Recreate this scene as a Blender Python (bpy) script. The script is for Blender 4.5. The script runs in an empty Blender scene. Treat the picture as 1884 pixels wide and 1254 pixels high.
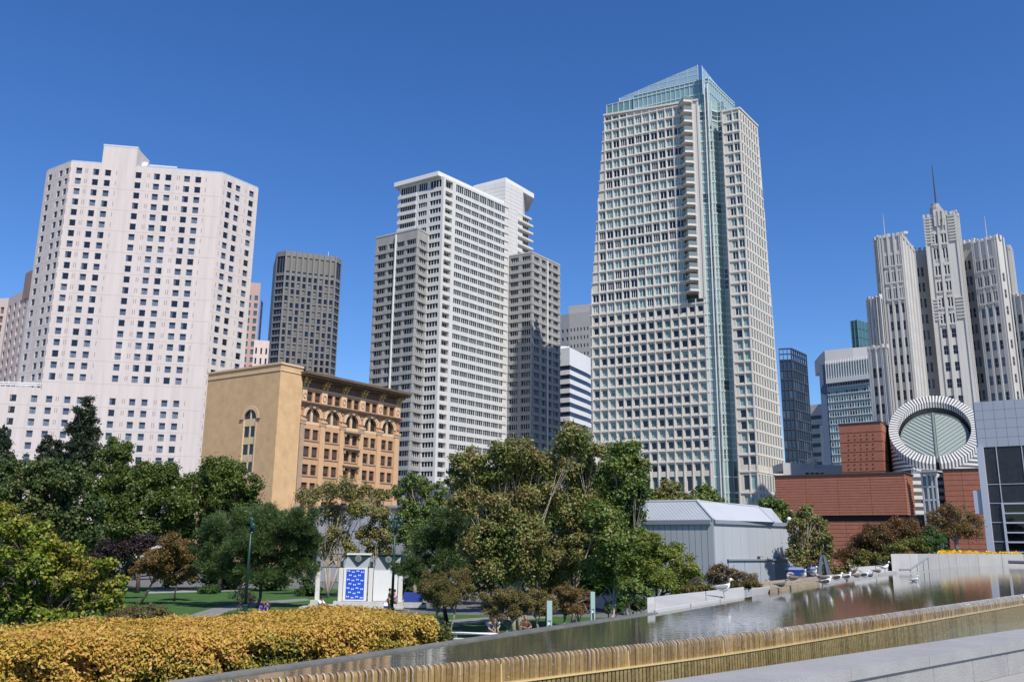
import bpy, math, random
import numpy as np
from mathutils import Vector, Matrix
random.seed(7); RNG = np.random.default_rng(7)
SC = bpy.context.scene
COL = SC.collection
# ------------------------------------------------------------------ camera
FPX, CX, CY = 1620.0, 942.0, 627.0
PITCH, ROLL, EYE = math.atan(378 / 1620), 0.0112, 2.1
_R0, _U0 = Vector((1, 0, 0)), Vector((0, -math.sin(PITCH), math.cos(PITCH)))
_F = Vector((0, math.cos(PITCH), math.sin(PITCH)))
CR = _R0 * math.cos(ROLL) + _U0 * math.sin(ROLL)
CU = _U0 * math.cos(ROLL) - _R0 * math.sin(ROLL)
cam_d = bpy.data.cameras.new('camera'); cam = bpy.data.objects.new('camera', cam_d); COL.objects.link(cam)
cam_d.sensor_width = 36; cam_d.lens = 36 * FPX / 1884; cam_d.clip_start = 0.1; cam_d.clip_end = 6000
m = Matrix((CR, CU, -_F)).transposed().to_4x4(); m.translation = (0, 0, EYE)
cam.matrix_world = m
SC.camera = cam
# ------------------------------------------------------------------ light
SUN_EL, SUN_AZ = math.radians(50), math.radians(150)     # azimuth clockwise from +Y (view axis)
w = bpy.data.worlds.new('World'); SC.world = w; w.use_nodes = True
nt = w.node_tree; bg = nt.nodes['Background']
sky = nt.nodes.new('ShaderNodeTexSky'); sky.sky_type = 'NISHITA'; sky.sun_disc = False
sky.sun_elevation = SUN_EL; sky.sun_rotation = SUN_AZ
sky.air_density = 1.0; sky.dust_density = 0.1; sky.ozone_density = 6.0; sky.altitude = 0
hs = nt.nodes.new('ShaderNodeHueSaturation'); hs.inputs['Saturation'].default_value = 1.2; hs.inputs['Hue'].default_value = 0.51
nt.links.new(sky.outputs[0], hs.inputs['Color']); nt.links.new(hs.outputs[0], bg.inputs[0]); bg.inputs[1].default_value = 0.09
sl = bpy.data.lights.new('sun', 'SUN'); sl.energy = 3.4; sl.angle = math.radians(0.53); sl.color = (1.0, 0.95, 0.87)
so = bpy.data.objects.new('sun', sl); COL.objects.link(so); so.location = (40, -60, 90)
sdir = Vector((math.sin(SUN_AZ) * math.cos(SUN_EL), math.cos(SUN_AZ) * math.cos(SUN_EL), math.sin(SUN_EL)))
so.rotation_euler = sdir.to_track_quat('Z', 'Y').to_euler()
SC.view_settings.view_transform = 'Standard'; SC.view_settings.look = 'None'
SC.view_settings.exposure = 0.72; SC.view_settings.gamma = 1.0; SC.view_settings.use_curve_mapping = False
SC.render.engine = 'CYCLES'
SC.cycles.max_bounces = 6; SC.cycles.transparent_max_bounces = 6
# ------------------------------------------------------------------ pixel helpers (photo pixels, 1884 x 1254)
def ray(px, py):
    return (CR * ((px - CX) / FPX) + CU * ((CY - py) / FPX) + _F)
def at(px, py, d):
    r = ray(px, py); t = d / r.y
    return Vector((r.x * t, d, EYE + r.z * t))
def atz(px, py, z):
    r = ray(px, py); t = (z - EYE) / r.z
    return Vector((r.x * t, r.y * t, z))
def zat(px, py, d): return at(px, py, d).z
def pxm(d): return d / FPX          # metres per photo pixel at distance d (near the axis)
# ------------------------------------------------------------------ materials
MATS = {}
def mat(name, col, rough=0.8, var=0.0, scale=1.0, bump=0.0, bscale=None, spec=0.4, metal=0.0, col2=None, streak=False, coat=0.0):
    if name in MATS: return MATS[name]
    M = bpy.data.materials.new(name); M.use_nodes = True; t = M.node_tree; b = t.nodes['Principled BSDF']
    b.inputs['Base Color'].default_value = (*col, 1); b.inputs['Roughness'].default_value = rough
    b.inputs['Specular IOR Level'].default_value = spec; b.inputs['Metallic'].default_value = metal
    if coat: b.inputs['Coat Weight'].default_value = coat
    if var or bump or col2:
        g = t.nodes.new('ShaderNodeNewGeometry'); mp = t.nodes.new('ShaderNodeMapping')
        t.links.new(g.outputs['Position'], mp.inputs[0])
        if streak: mp.inputs['Scale'].default_value = (1, 1, 0.08)
        n = t.nodes.new('ShaderNodeTexNoise'); n.inputs['Scale'].default_value = scale; n.inputs['Detail'].default_value = 6; n.inputs['Roughness'].default_value = 0.62
        t.links.new(mp.outputs[0], n.inputs['Vector'])
        if var or col2:
            r = t.nodes.new('ShaderNodeValToRGB')
            c2 = col2 if col2 else tuple(min(1, c * (1 + var)) for c in col)
            c1 = col if col2 else tuple(c * (1 - var) for c in col)
            r.color_ramp.elements[0].position = 0.3; r.color_ramp.elements[1].position = 0.7
            r.color_ramp.elements[0].color = (*c1, 1); r.color_ramp.elements[1].color = (*c2, 1)
            t.links.new(n.outputs['Fac'], r.inputs[0]); t.links.new(r.outputs[0], b.inputs['Base Color'])
        if bump:
            n2 = t.nodes.new('ShaderNodeTexNoise'); n2.inputs['Scale'].default_value = bscale or scale * 6; n2.inputs['Detail'].default_value = 4
            t.links.new(g.outputs['Position'], n2.inputs['Vector'])
            bp = t.nodes.new('ShaderNodeBump'); bp.inputs['Strength'].default_value = bump; bp.inputs['Distance'].default_value = 0.05
            t.links.new(n2.outputs['Fac'], bp.inputs['Height']); t.links.new(bp.outputs[0], b.inputs['Normal'])
    MATS[name] = M; return M
def glass(name, col, rough=0.04, spec=0.5, wav=0.0):
    M = mat(name, col, rough, spec=spec)
    if wav and not M.node_tree.nodes.get('Bump'):
        t = M.node_tree; b = t.nodes['Principled BSDF']
        g = t.nodes.new('ShaderNodeNewGeometry'); n = t.nodes.new('ShaderNodeTexNoise'); n.inputs['Scale'].default_value = 0.35
        t.links.new(g.outputs['Position'], n.inputs['Vector'])
        bp = t.nodes.new('ShaderNodeBump'); bp.inputs['Strength'].default_value = wav; bp.inputs['Distance'].default_value = 0.2
        t.links.new(n.outputs['Fac'], bp.inputs['Height']); t.links.new(bp.outputs[0], b.inputs['Normal'])
    return M
# ------------------------------------------------------------------ mesh builder
class MB:
    def __init__(s): s.v = []; s.f = []; s.m = []
    def poly(s, pts, mi=0):
        i = len(s.v); s.v.extend([tuple(p) for p in pts]); s.f.append(tuple(range(i, i + len(pts)))); s.m.append(mi)
    def hexa(s, p, mi=0):            # p: 8 points, bottom 4 then top 4 (same winding)
        i = len(s.v); s.v.extend([tuple(q) for q in p])
        for f in ((3, 2, 1, 0), (4, 5, 6, 7), (0, 1, 5, 4), (1, 2, 6, 5), (2, 3, 7, 6), (3, 0, 4, 7)):
            s.f.append(tuple(i + k for k in f)); s.m.append(mi)
    def box(s, lo, hi, mi=0):
        (a, b, c), (d, e, f) = lo, hi
        s.hexa([(a, b, c), (d, b, c), (d, e, c), (a, e, c), (a, b, f), (d, b, f), (d, e, f), (a, e, f)], mi)
    def prism(s, plan, z0, z1, mi=0, cap=True):
        n = len(plan); i = len(s.v)
        s.v.extend([(p[0], p[1], z0) for p in plan] + [(p[0], p[1], z1) for p in plan])
        for k in range(n):
            s.f.append((i + k, i + (k + 1) % n, i + n + (k + 1) % n, i + n + k)); s.m.append(mi)
        if cap:
            s.f.append(tuple(i + n + k for k in range(n))); s.m.append(mi)
            s.f.append(tuple(i + n - 1 - k for k in range(n))); s.m.append(mi)
    def tube(s, pts, rad, n=6, mi=0, cap=True):
        pts = [Vector(p) for p in pts]
        if not hasattr(rad, '__len__'): rad = [rad] * len(pts)
        base = len(s.v); ref = None
        for k, p in enumerate(pts):
            d = (pts[min(k + 1, len(pts) - 1)] - pts[max(k - 1, 0)]).normalized()
            if ref is None: ref = Vector((1, 0, 0)) if abs(d.x) < 0.9 else Vector((0, 1, 0))
            a = d.cross(ref).normalized(); b = d.cross(a); ref = ref
            for q in range(n):
                t = 2 * math.pi * q / n
                s.v.append(tuple(p + (a * math.cos(t) + b * math.sin(t)) * rad[k]))
        for k in range(len(pts) - 1):
            for q in range(n):
                i0 = base + k * n + q; i1 = base + k * n + (q + 1) % n
                s.f.append((i0, i1, i1 + n, i0 + n)); s.m.append(mi)
        if cap:
            s.f.append(tuple(base + q for q in reversed(range(n)))); s.m.append(mi)
            e = base + (len(pts) - 1) * n
            s.f.append(tuple(e + q for q in range(n))); s.m.append(mi)
    def lathe(s, c, prof, n=16, mi=0):   # prof: (r, z) list
        base = len(s.v)
        for r, z in prof:
            for q in range(n):
                t = 2 * math.pi * q / n; s.v.append((c[0] + r * math.cos(t), c[1] + r * math.sin(t), c[2] + z))
        for k in range(len(prof) - 1):
            for q in range(n):
                i0 = base + k * n + q; i1 = base + k * n + (q + 1) % n
                s.f.append((i0, i1, i1 + n, i0 + n)); s.m.append(mi)
        s.f.append(tuple(base + q for q in reversed(range(n)))); s.m.append(mi)
        e = base + (len(prof) - 1) * n; s.f.append(tuple(e + q for q in range(n))); s.m.append(mi)
    def mesh(s, name, mats, origin=None, smooth=False):
        me = bpy.data.meshes.new(name)
        o = Vector(origin) if origin is not None else Vector((0, 0, 0))
        me.from_pydata([(a - o.x, b - o.y, c - o.z) for a, b, c in s.v], [], s.f)
        for M in (mats if isinstance(mats, (list, tuple)) else [mats]): me.materials.append(M)
        if any(s.m): me.polygons.foreach_set('material_index', s.m)
        if smooth: me.polygons.foreach_set('use_smooth', [True] * len(me.polygons))
        me.update(); return me
def base_of(vs):
    a = np.asarray(vs, dtype=float); lo, hi = a.min(0), a.max(0)
    return Vector(((lo[0] + hi[0]) / 2, (lo[1] + hi[1]) / 2, lo[2]))
def tag(o, label=None, cat=None, group=None, kind=None):
    if label: o['label'] = label
    if cat: o['category'] = cat
    if group: o['group'] = group
    if kind: o['kind'] = kind
    return o
def thing(name, loc, label, cat, group=None, kind=None):
    o = bpy.data.objects.new(name, None); COL.objects.link(o); o.location = loc; o.empty_display_size = 0.5
    return tag(o, label, cat, group, kind)
def wpos(o):
    p = Vector((0, 0, 0))
    while o is not None: p = p + o.location; o = o.parent
    return p
def link(o, parent=None, world=None):
    COL.objects.link(o)
    if parent is not None:
        o.parent = parent
        if world is not None: o.location = Vector(world) - wpos(parent)
    elif world is not None: o.location = world
    return o
def part(name, mb, mats, parent=None, smooth=False, kind=None, label=None):
    """mesh whose builder holds world coordinates"""
    if not mb.v: return None
    b = base_of(mb.v); o = bpy.data.objects.new(name, mb.mesh(name, mats, b, smooth)); link(o, parent, b)
    if kind: o['kind'] = kind
    if label: o['label'] = label
    return o
def inst(name, me, parent, M, kind=None):
    """instance of shared mesh with a world matrix; parents here are unrotated"""
    o = bpy.data.objects.new(name, me); COL.objects.link(o); o.parent = parent
    M = M.copy(); M.translation = M.translation - wpos(parent); o.matrix_local = M
    if kind: o['kind'] = kind
    return o
# ------------------------------------------------------------------ facades
class Face:
    def __init__(s, A, B):
        s.A = Vector((A[0], A[1], 0)); s.B = Vector((B[0], B[1], 0)); s.L = (s.B - s.A).length
        s.u = (s.B - s.A) / s.L; s.n = Vector((s.u.y, -s.u.x, 0))
    def pt(s, a, z, o=0.0):
        p = s.A + s.u * a + s.n * o; return (p.x, p.y, z)
    def hit(s, px, py):
        r = ray(px, py); t = s.A.dot(s.n) / r.dot(s.n) if True else 0
        p = r * t; return ((p - s.A).dot(s.u), EYE + p.z)
    def box(s, mb, a0, a1, z0, z1, o0, o1, mi=0):
        mb.hexa([s.pt(a0, z0, o1), s.pt(a1, z0, o1), s.pt(a1, z0, o0), s.pt(a0, z0, o0),
                 s.pt(a0, z1, o1), s.pt(a1, z1, o1), s.pt(a1, z1, o0), s.pt(a0, z1, o0)], mi)
    def quad(s, mb, a0, a1, z0, z1, o=0.0, mi=0):
        mb.poly([s.pt(a0, z0, o), s.pt(a1, z0, o), s.pt(a1, z1, o), s.pt(a0, z1, o)], mi)
    def mtx(s, a0, a1, z0, z1, o):
        M = Matrix.Identity(4); u = s.u * (a1 - a0); p = s.pt(a0, z0, o)
        for k in range(3):
            M[k][0] = u[k]; M[k][1] = -s.n[k]; M[k][2] = (z1 - z0) if k == 2 else 0; M[k][3] = p[k]
        return M
def wall_grid(mb, F, cols, rows, a0, a1, z0, z1, depth, mi=0, skip=None, rev=0):
    """wall with recessed openings: cols [(a,b)], rows [(z,z)]"""
    sb = [a0] + [x for c in cols for x in c] + [a1]; zb = [z0] + [x for r in rows for x in r] + [z1]
    for i in range(len(sb) - 1):
        if sb[i + 1] - sb[i] < 1e-4: continue
        if i % 2 == 0: F.quad(mb, sb[i], sb[i + 1], z0, z1, 0, mi); continue
        run = z0
        for j in range(len(rows)):
            if skip and skip(i // 2, j): continue
            q0, q1 = rows[j]
            if q0 - run > 1e-4: F.quad(mb, sb[i], sb[i + 1], run, q0, 0, mi)
            a, b = sb[i], sb[i + 1]
            for (p1, p2) in (((a, q0), (b, q0)), ((b, q0), (b, q1)), ((b, q1), (a, q1)), ((a, q1), (a, q0))):
                mb.poly([F.pt(*p1, 0), F.pt(*p2, 0), F.pt(*p2, -depth), F.pt(*p1, -depth)][::-1], rev)
            run = q1
        if z1 - run > 1e-4: F.quad(mb, sb[i], sb[i + 1], run, z1, 0, mi)
class Units:
    """window units: the first 300 become parts, the rest one joined part"""
    def __init__(s, parent, name='window', limit=300): s.p = parent; s.n = name; s.k = 0; s.lim = limit; s.rest = MB(); s.mats = None
    def add(s, me, M):
        if s.k < s.lim:
            s.k += 1; return inst(s.n, me, s.p, M)
        if s.mats is None: s.mats = []
        idx = []
        for mm in me.materials:
            if mm not in s.mats: s.mats.append(mm)
            idx.append(s.mats.index(mm))
        o = len(s.rest.v); s.rest.v.extend([tuple(M @ v.co) for v in me.vertices])
        for p in me.polygons:
            s.rest.f.append(tuple(o + k for k in p.vertices)); s.rest.m.append(idx[p.material_index])
    def done(s):
        if s.rest.v: part(s.n, s.rest, s.mats, s.p, kind='stuff')
def uwin(name, spec, mats):
    """unit window mesh (x 0..1, z 0..1, y inwards from the recess plane, negative y stands out); spec: list of ('q',x0,x1,z0,z1,y,mi) or ('b',x0,x1,z0,z1,y0,y1,mi)"""
    mb = MB()
    for q in spec:
        if q[0] == 'q':
            _, a, b, c, d, y, mi = q; mb.poly([(a, y, c), (b, y, c), (b, y, d), (a, y, d)], mi)
        else:
            _, a, b, c, d, y0, y1, mi = q; mb.box((a, y0, c), (b, y1, d), mi)
    return mb.mesh(name, mats)
def shell(parent, plan, z0, z1, M, name='wall', mi=0):
    mb = MB(); mb.prism(plan, z0, z1); return part(name, mb, M, parent)
GZ = -2.4       # garden and street level
# ================================================================== buildings
SKYGL = glass('dark_glass', (0.012, 0.016, 0.024), 0.03, 0.6)
GL2 = glass('dim_glass', (0.022, 0.026, 0.034), 0.06, 0.5)
def back_plan(pts, depth):
    return list(pts) + [Vector((p.x + p.x / p.y * depth, p.y + depth, 0)) for p in (pts[-1], pts[0])]
def core_box(parent, pts, z0, z1, M, depth, inset=0.0, name='wall', back=None, roof=None):
    """closed body behind the facade skin"""
    mb = MB(); P = [Vector((p[0], p[1], 0)) for p in pts]
    c = sum(P, Vector()) / len(P) + Vector((0, depth * 0.5, 0))
    if inset: P = [p + (c - p).normalized() * inset for p in P]
    mb.prism(P + ([Vector(b) for b in back] if back else [Vector((P[-1].x * (1 + depth / P[-1].y) + (-1.5 if P[-1].x < 0 else -1.5), P[-1].y + depth, 0)), Vector((P[0].x * (1 + depth / P[0].y) + 1.5, P[0].y + depth, 0))]), z0, z1)
    return part(name, mb, M, parent)
def lin(z_a, z_b, n): return [z_a + (z_b - z_a) * k / (n - 1) for k in range(n)]

# ------------------------------------------------------------------ big hotel tower on the left
def hotel():
    W = mat('pink_concrete', (0.555, 0.493, 0.462), 0.85, 0.085, 0.7, 0.0, streak=True)
    J = mat('concrete_joint', (0.40, 0.35, 0.33), 0.9)
    CURREF = glass('curtain_reflection', (0.085, 0.11, 0.16), 0.08, 0.5); FR = mat('window_frame_grey', (0.42, 0.40, 0.39), 0.6)
    RAIL = mat('roof_rail_grey', (0.50, 0.52, 0.56), 0.5)
    zt = zat(131, 298, 250)
    P0, P1, P2, P3 = (atz(x, y, zt) for x, y in ((86, 315.5), (131, 298), (409, 320), (475.5, 348)))
    T = thing('hotel_tower', (P1.x, P1.y, GZ), 'broad pinkish white tower with small square windows and rooftop block', 'tower')
    FL, FF, FR_ = Face(P0, P1), Face(P1, P2), Face(P2, P3)
    z1, z2 = FF.hit(145.4, 314)[1], FF.hit(90, 734)[1]; pitch = (z1 - z2) / 21
    zc = []; z = z1
    while z > GZ + 4: zc.append(z); z -= pitch
    hh = pitch * 0.295; rows = sorted((q - hh, q + hh) for q in zc)
    ws = [uwin('window', [('q', 0, 1, 0, 1, 0, i0), ('q', 0.04, 0.96, 0.03, top, -0.015, 1), ('b', 0, 0.05, 0, 1, -0.05, 0, 2), ('b', 0.95, 1, 0, 1, -0.05, 0, 2), ('b', 0.05, 0.95, 0, 0.05, -0.05, 0, 2)], [SKYGL, CURREF, FR])
          for i0, top in ((0, 0.62), (0, 0.7), (0, 0.66))]  # bluish reflection on the lower pane is painted as a colour
    ws.append(uwin('window', [('q', 0, 1, 0, 1, 0, 0), ('b', 0, 0.05, 0, 1, -0.05, 0, 1), ('b', 0.95, 1, 0, 1, -0.05, 0, 1), ('b', 0.05, 0.95, 0, 0.05, -0.05, 0, 1)], [SKYGL, FR]))
    CUR2 = glass('pale_curtain', (0.15, 0.18, 0.225), 0.12, 0.5)
    ws[1] = uwin('window', [('q', 0, 1, 0, 1, 0, 0), ('q', 0.04, 0.46, 0.03, .72, -.015, 1), ('q', 0.5, 0.96, 0.03, .66, -.015, 1), ('b', 0, 0.05, 0, 1, -0.05, 0, 2), ('b', 0.95, 1, 0, 1, -0.05, 0, 2)], [SKYGL, CUR2, FR])
    ws.append(uwin('window', [('q', 0, 1, 0, 1, 0, 0), ('q', 0.04, 0.36, 0.03, 0.97, -0.015, 1), ('b', 0, 0.05, 0, 1, -0.05, 0, 2), ('b', 0.95, 1, 0, 1, -0.05, 0, 2)], [SKYGL, CURREF, FR]))
    U = Units(T)
    vents = MB(); joints = MB(); wall = MB()
    rr = random.Random(3)
    def face(F, a0, a1, zb, ztop, cpx, wpx, yref, vpx, order):
        cols = []
        for x in cpx:
            a = F.hit(x, yref)[0]; b = F.hit(x + 1, yref)[0]; hw = wpx * 1.08 / 2 * abs(b - a); cols.append((a - hw, a + hw))
        rs = [r for r in rows if zb + 0.3 < r[0] and r[1] < ztop - 0.4]
        wall_grid(wall, F, cols, rs, a0, a1, zb, ztop, 0.28)
        for r in rs:
            for c in cols:
                k = rr.random(); lowf = (r[0] - GZ) / 110
                me = ws[3] if k < 0.08 + 0.34 * lowf else ws[4] if k < 0.2 + 0.42 * lowf else ws[rr.randrange(3)]
                order.append((c[1] - c[0], me, F.mtx(c[0], c[1], r[0], r[1], -0.24)))
            for x in vpx:
                a = F.hit(x, yref)[0]; F.box(vents, a - 0.11, a + 0.11, r[0] + hh * 0.5, r[1] - 0.1, 0, 0.03)
        for k, r in enumerate(rs):
            zz = r[0] - (pitch - 2 * hh) * 0.5
            if k % 2 == 0: F.box(joints, a0 + 0.05, a1 - 0.05, zz - 0.05, zz + 0.05, 0, 0.012)
    order = []
    zw = FF.hit(77, 713)[1]
    face(FF, 0, FF.L, zw, zt, [145.4, 177, 199, 255.6, 289.8, 311, 345.5, 366.2], 10.6, 314, [158, 161.5, 215, 273, 276.5, 328, 331.5, 381], order)
    aw = FF.hit(-60, 720)[0]
    lowc = [FF.hit(x, y)[0] for x, y in ((24, 731), (62.4, 733))]
    colsx = [-60, -30] # beyond the frame edge
    FW = FF
    # lower wing shares the front plane and runs on to the left
    cols = []
    for a in [FF.hit(-22, 730)[0]] + lowc + [FF.hit(x, 314)[0] for x in (145.4, 177, 199, 255.6, 289.8, 311, 345.5, 366.2)]:
        hw = 5.7 * abs(FF.hit(146.4, 314)[0] - FF.hit(145.4, 314)[0]); cols.append((a - hw, a + hw))
    rs = [r for r in rows if r[1] < zw - 0.6]
    wall_grid(wall, FF, cols, rs, aw, FF.L, GZ, zw, 0.28)
    for r in reversed(rs):
        for c in cols:
            k = rr.random(); me = ws[3] if (c is cols[1] or k < 0.05) else ws[rr.randrange(3)] if k < 0.88 else ws[4]
            order.append((c[1] - c[0], me, FF.mtx(c[0], c[1], r[0], r[1], -0.24)))
        for x in (158, 161.5, 215, 273, 276.5, 328, 331.5, 381, 80):
            a = FF.hit(x, 314)[0]; FF.box(vents, a - 0.11, a + 0.11, r[0] + hh * 0.5, r[1] - 0.1, 0, 0.03)
    for k, r in enumerate(rs):
        if k % 2 == 0: FF.box(joints, aw, FF.L - 0.05, r[1] + 0.5, r[1] + 0.6, 0, 0.012)
    face(FR_, 0, FR_.L, GZ, zt, [422.5, 438.4, 463.9], 8, 345, [412.5, 453], order)
    face(FL, 0, FL.L, zw - 2, zt, [92.4, 111, 121.8], 5.4, 325, [101.5, 128], order)
    order.sort(key=lambda t: -t[0])
    for _, me, M in order: U.add(me, M)
    U.done()
    part('wall', wall, W, T); part('vent', vents, mat('vent_brown', (0.34, 0.26, 0.24), 0.8), T, kind='stuff'); part('panel_joint', joints, J, T, kind='stuff')
    B = [Vector((P3.x - 13, P3.y + 30, 0)), Vector((P0.x - 8, P0.y + 30, 0))]
    core_box(T, [P0, P1, P2, P3], GZ, zt - 0.25, W, 30, 0.9, 'body', back=B)
    # left wing body and rail
    Aw = FF.A + FF.u * aw
    mb = MB(); mb.prism([Aw - FF.n * 0.6, FF.A - FF.n * 0.6, FF.A - FF.n * 14, Aw - FF.n * 14], GZ, zw - 0.1); part('wing', mb, W, T)
    r = MB()
    for dz in (0.5, 1.1): FF.box(r, aw, -0.1, zw + dz, zw + dz + 0.28, -0.3, -0.1)
    for k in range(14):
        a = aw + (-aw) * k / 14; FF.box(r, a, a + 0.12, zw, zw + 0.5, -0.28, -0.16)
    part('wing_rail', r, mat('white_rail', (0.75, 0.75, 0.74), 0.5), T)
    r = MB()
    for F in (FL, FF, FR_):
        F.box(r, 0, F.L, zt + 0.55, zt + 0.75, -0.4, -0.3)
        F.box(r, 0, F.L, zt + 0.05, zt + 0.45, -0.32, -0.28)
        n = int(F.L / 2.2)
        for k in range(n + 1): F.box(r, F.L * k / n, F.L * k / n + 0.1, zt - 0.2, zt + 0.55, -0.39, -0.31)
    part('roof_rail', r, RAIL, T)
    # rooftop block
    a0 = FF.hit(187, 302)[0]; a1 = FF.hit(250, 308)[0]; zp = FF.hit(192, 268)[1]
    pb = MB(); q = [FF.pt(a0, 0, 0.0), FF.pt(a1, 0, 0.0), FF.pt(a1 + 1.5, 0, -9), FF.pt(a0, 0, -9)]
    pb.prism(q, zt, zp); blk = part('rooftop_block', pb, W, T)
    cb = MB()
    FF.box(cb, a0 - 0.1, a1 + 0.1, zp, zp + 0.5, -9, 0.06); part('roof_edge', cb, RAIL, blk)
    # screen and dishes on the roof
    sb = MB(); b0 = FF.hit(270, 305)[0]; b1 = FF.hit(322, 312)[0]
    FF.box(sb, b0, b1, zt, zt + 1.5, -4, -3); part('equipment_box', sb, W, T)
    sb = MB(); FF.box(sb, b0, b1, zt + 2.0, zt + 2.5, -3.2, -3.0); FF.box(sb, b0, b0 + .2, zt, zt + 2, -3.2, -3); FF.box(sb, b1 - .2, b1, zt, zt + 2.6, -3.2, -3); part('equipment_rail', sb, RAIL, T)
    for (px, py) in ((258, 290), (267, 303.5)):
        c = at(px, py, P1.y + 8); d = MB(); d.lathe((0, 0, 0), [(0.05, -0.25), (0.7, 0.05), (0.95, 0.35)], 10)
        R = Matrix.Rotation(math.radians(70), 4, 'X'); d.v = [tuple(c + R @ Vector(v)) for v in d.v]
        part('satellite_dish', d, mat('white_paint', (0.8, 0.8, 0.8), 0.5), T)
hotel()

# ------------------------------------------------------------------ towers glimpsed behind the hotel
def pier_slab(label, name, pts, d, wallc, nb, rh, ww, wh, gl, cat='tower', z0=GZ, depth=20, recess=0.4, zoff=1.5, maxn=300, par=None, top=None, fr=None, ztop=None):
    """simple slab: pts list of top pixels along the visible faces, nb windows per face, rh row pitch in metres"""
    zt = ztop if ztop is not None else zat(*pts[0], d)
    P = [atz(x, y, zt) for x, y in pts]
    T = par or thing(name, (P[0].x, P[0].y, GZ), label, cat)
    U = Units(T, limit=maxn); wall = MB()
    me = uwin('window', [('q', 0, 1, 0, 1, 0, 0)] + ([('b', 0.46, 0.54, 0, 1, -0.08, 0, 1)] if fr else []), [gl] + ([fr] if fr else []))
    for k in range(len(P) - 1):
        F = Face(P[k], P[k + 1]); n = nb[k]
        if n <= 0: F.quad(wall, 0, F.L, z0, zt); continue
        st = F.L / n; cols = [(st * (i + 0.5 - ww / 2), st * (i + 0.5 + ww / 2)) for i in range(n)]
        rows = []; z = zt - zoff
        while z - rh > max(z0, GZ + 2): rows.append((z - rh * (0.5 + wh / 2), z - rh * (0.5 - wh / 2))); z -= rh
        rows.reverse()
        wall_grid(wall, F, cols, rows, 0, F.L, z0, zt, recess)
        for r in reversed(rows):
            for c in cols: U.add(me, F.mtx(c[0], c[1], r[0], r[1], -recess + 0.02))
    U.done(); part('wall', wall, wallc, T)
    core_box(T, P, z0, zt - 0.02, wallc, depth, recess + 0.5, 'body')
    return T, P, zt
def behind_left():
    pw = mat('rose_stone', (0.56, 0.46, 0.42), 0.85, 0.06, 0.2, streak=True)
    bw = glass('bronze_band', (0.20, 0.12, 0.09), 0.25, 0.4)
    T, P, zt = pier_slab('pinkish tower with tall brown window strips seen left of the hotel', 'striped_tower', [(-40, 551), (16.5, 548), (56, 528)], 330, pw, [3, 4], 3.6, 0.36, 0.72, bw, recess=0.5, zoff=3.0, depth=16)
    b = MB(); F = Face(P[1], P[2]); a0 = F.hit(47, 515)[0]; F.box(b, a0, F.L + 6, zt - 4, zt + 6.5, -12, 0.3)
    part('roof_block', b, mat('brown_stone', (0.30, 0.20, 0.17), 0.85, 0.08, 0.3), T)
    rs = mat('salmon_granite', (0.46, 0.31, 0.27), 0.75, 0.06, 0.4)
    T, P, zt = pier_slab('slim salmon granite tower with one column of square windows', 'salmon_tower', [(455, 519), (480, 521)], 360, rs, [2], 3.35, 0.52, 0.62, glass('teal_glass', (0.06, 0.13, 0.16), 0.1, 0.5), depth=14, recess=0.3, zoff=5)
    b = MB(); P2 = [atz(x, y, zt - 7.5) for x, y in ((480.5, 551), (484, 557))]; b.prism([P2[0], P2[1], P2[1] * (1 + 12 / P2[1].y), P2[0] * (1 + 12 / P2[0].y)], GZ, zt - 7.5)
    part('dark_bay', b, glass('navy_glass', (0.02, 0.03, 0.06), 0.05), T)
    pier_slab('low pale pink building with ornate cornices beside the dark tower', 'ornate_building', [(468, 625), (496, 627)], 300, mat('pale_rose', (0.62, 0.52, 0.49), 0.8, 0.1, 0.8), [3], 3.6, 0.34, 0.6, GL2, depth=10, recess=0.4, zoff=2)
behind_left()

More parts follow.
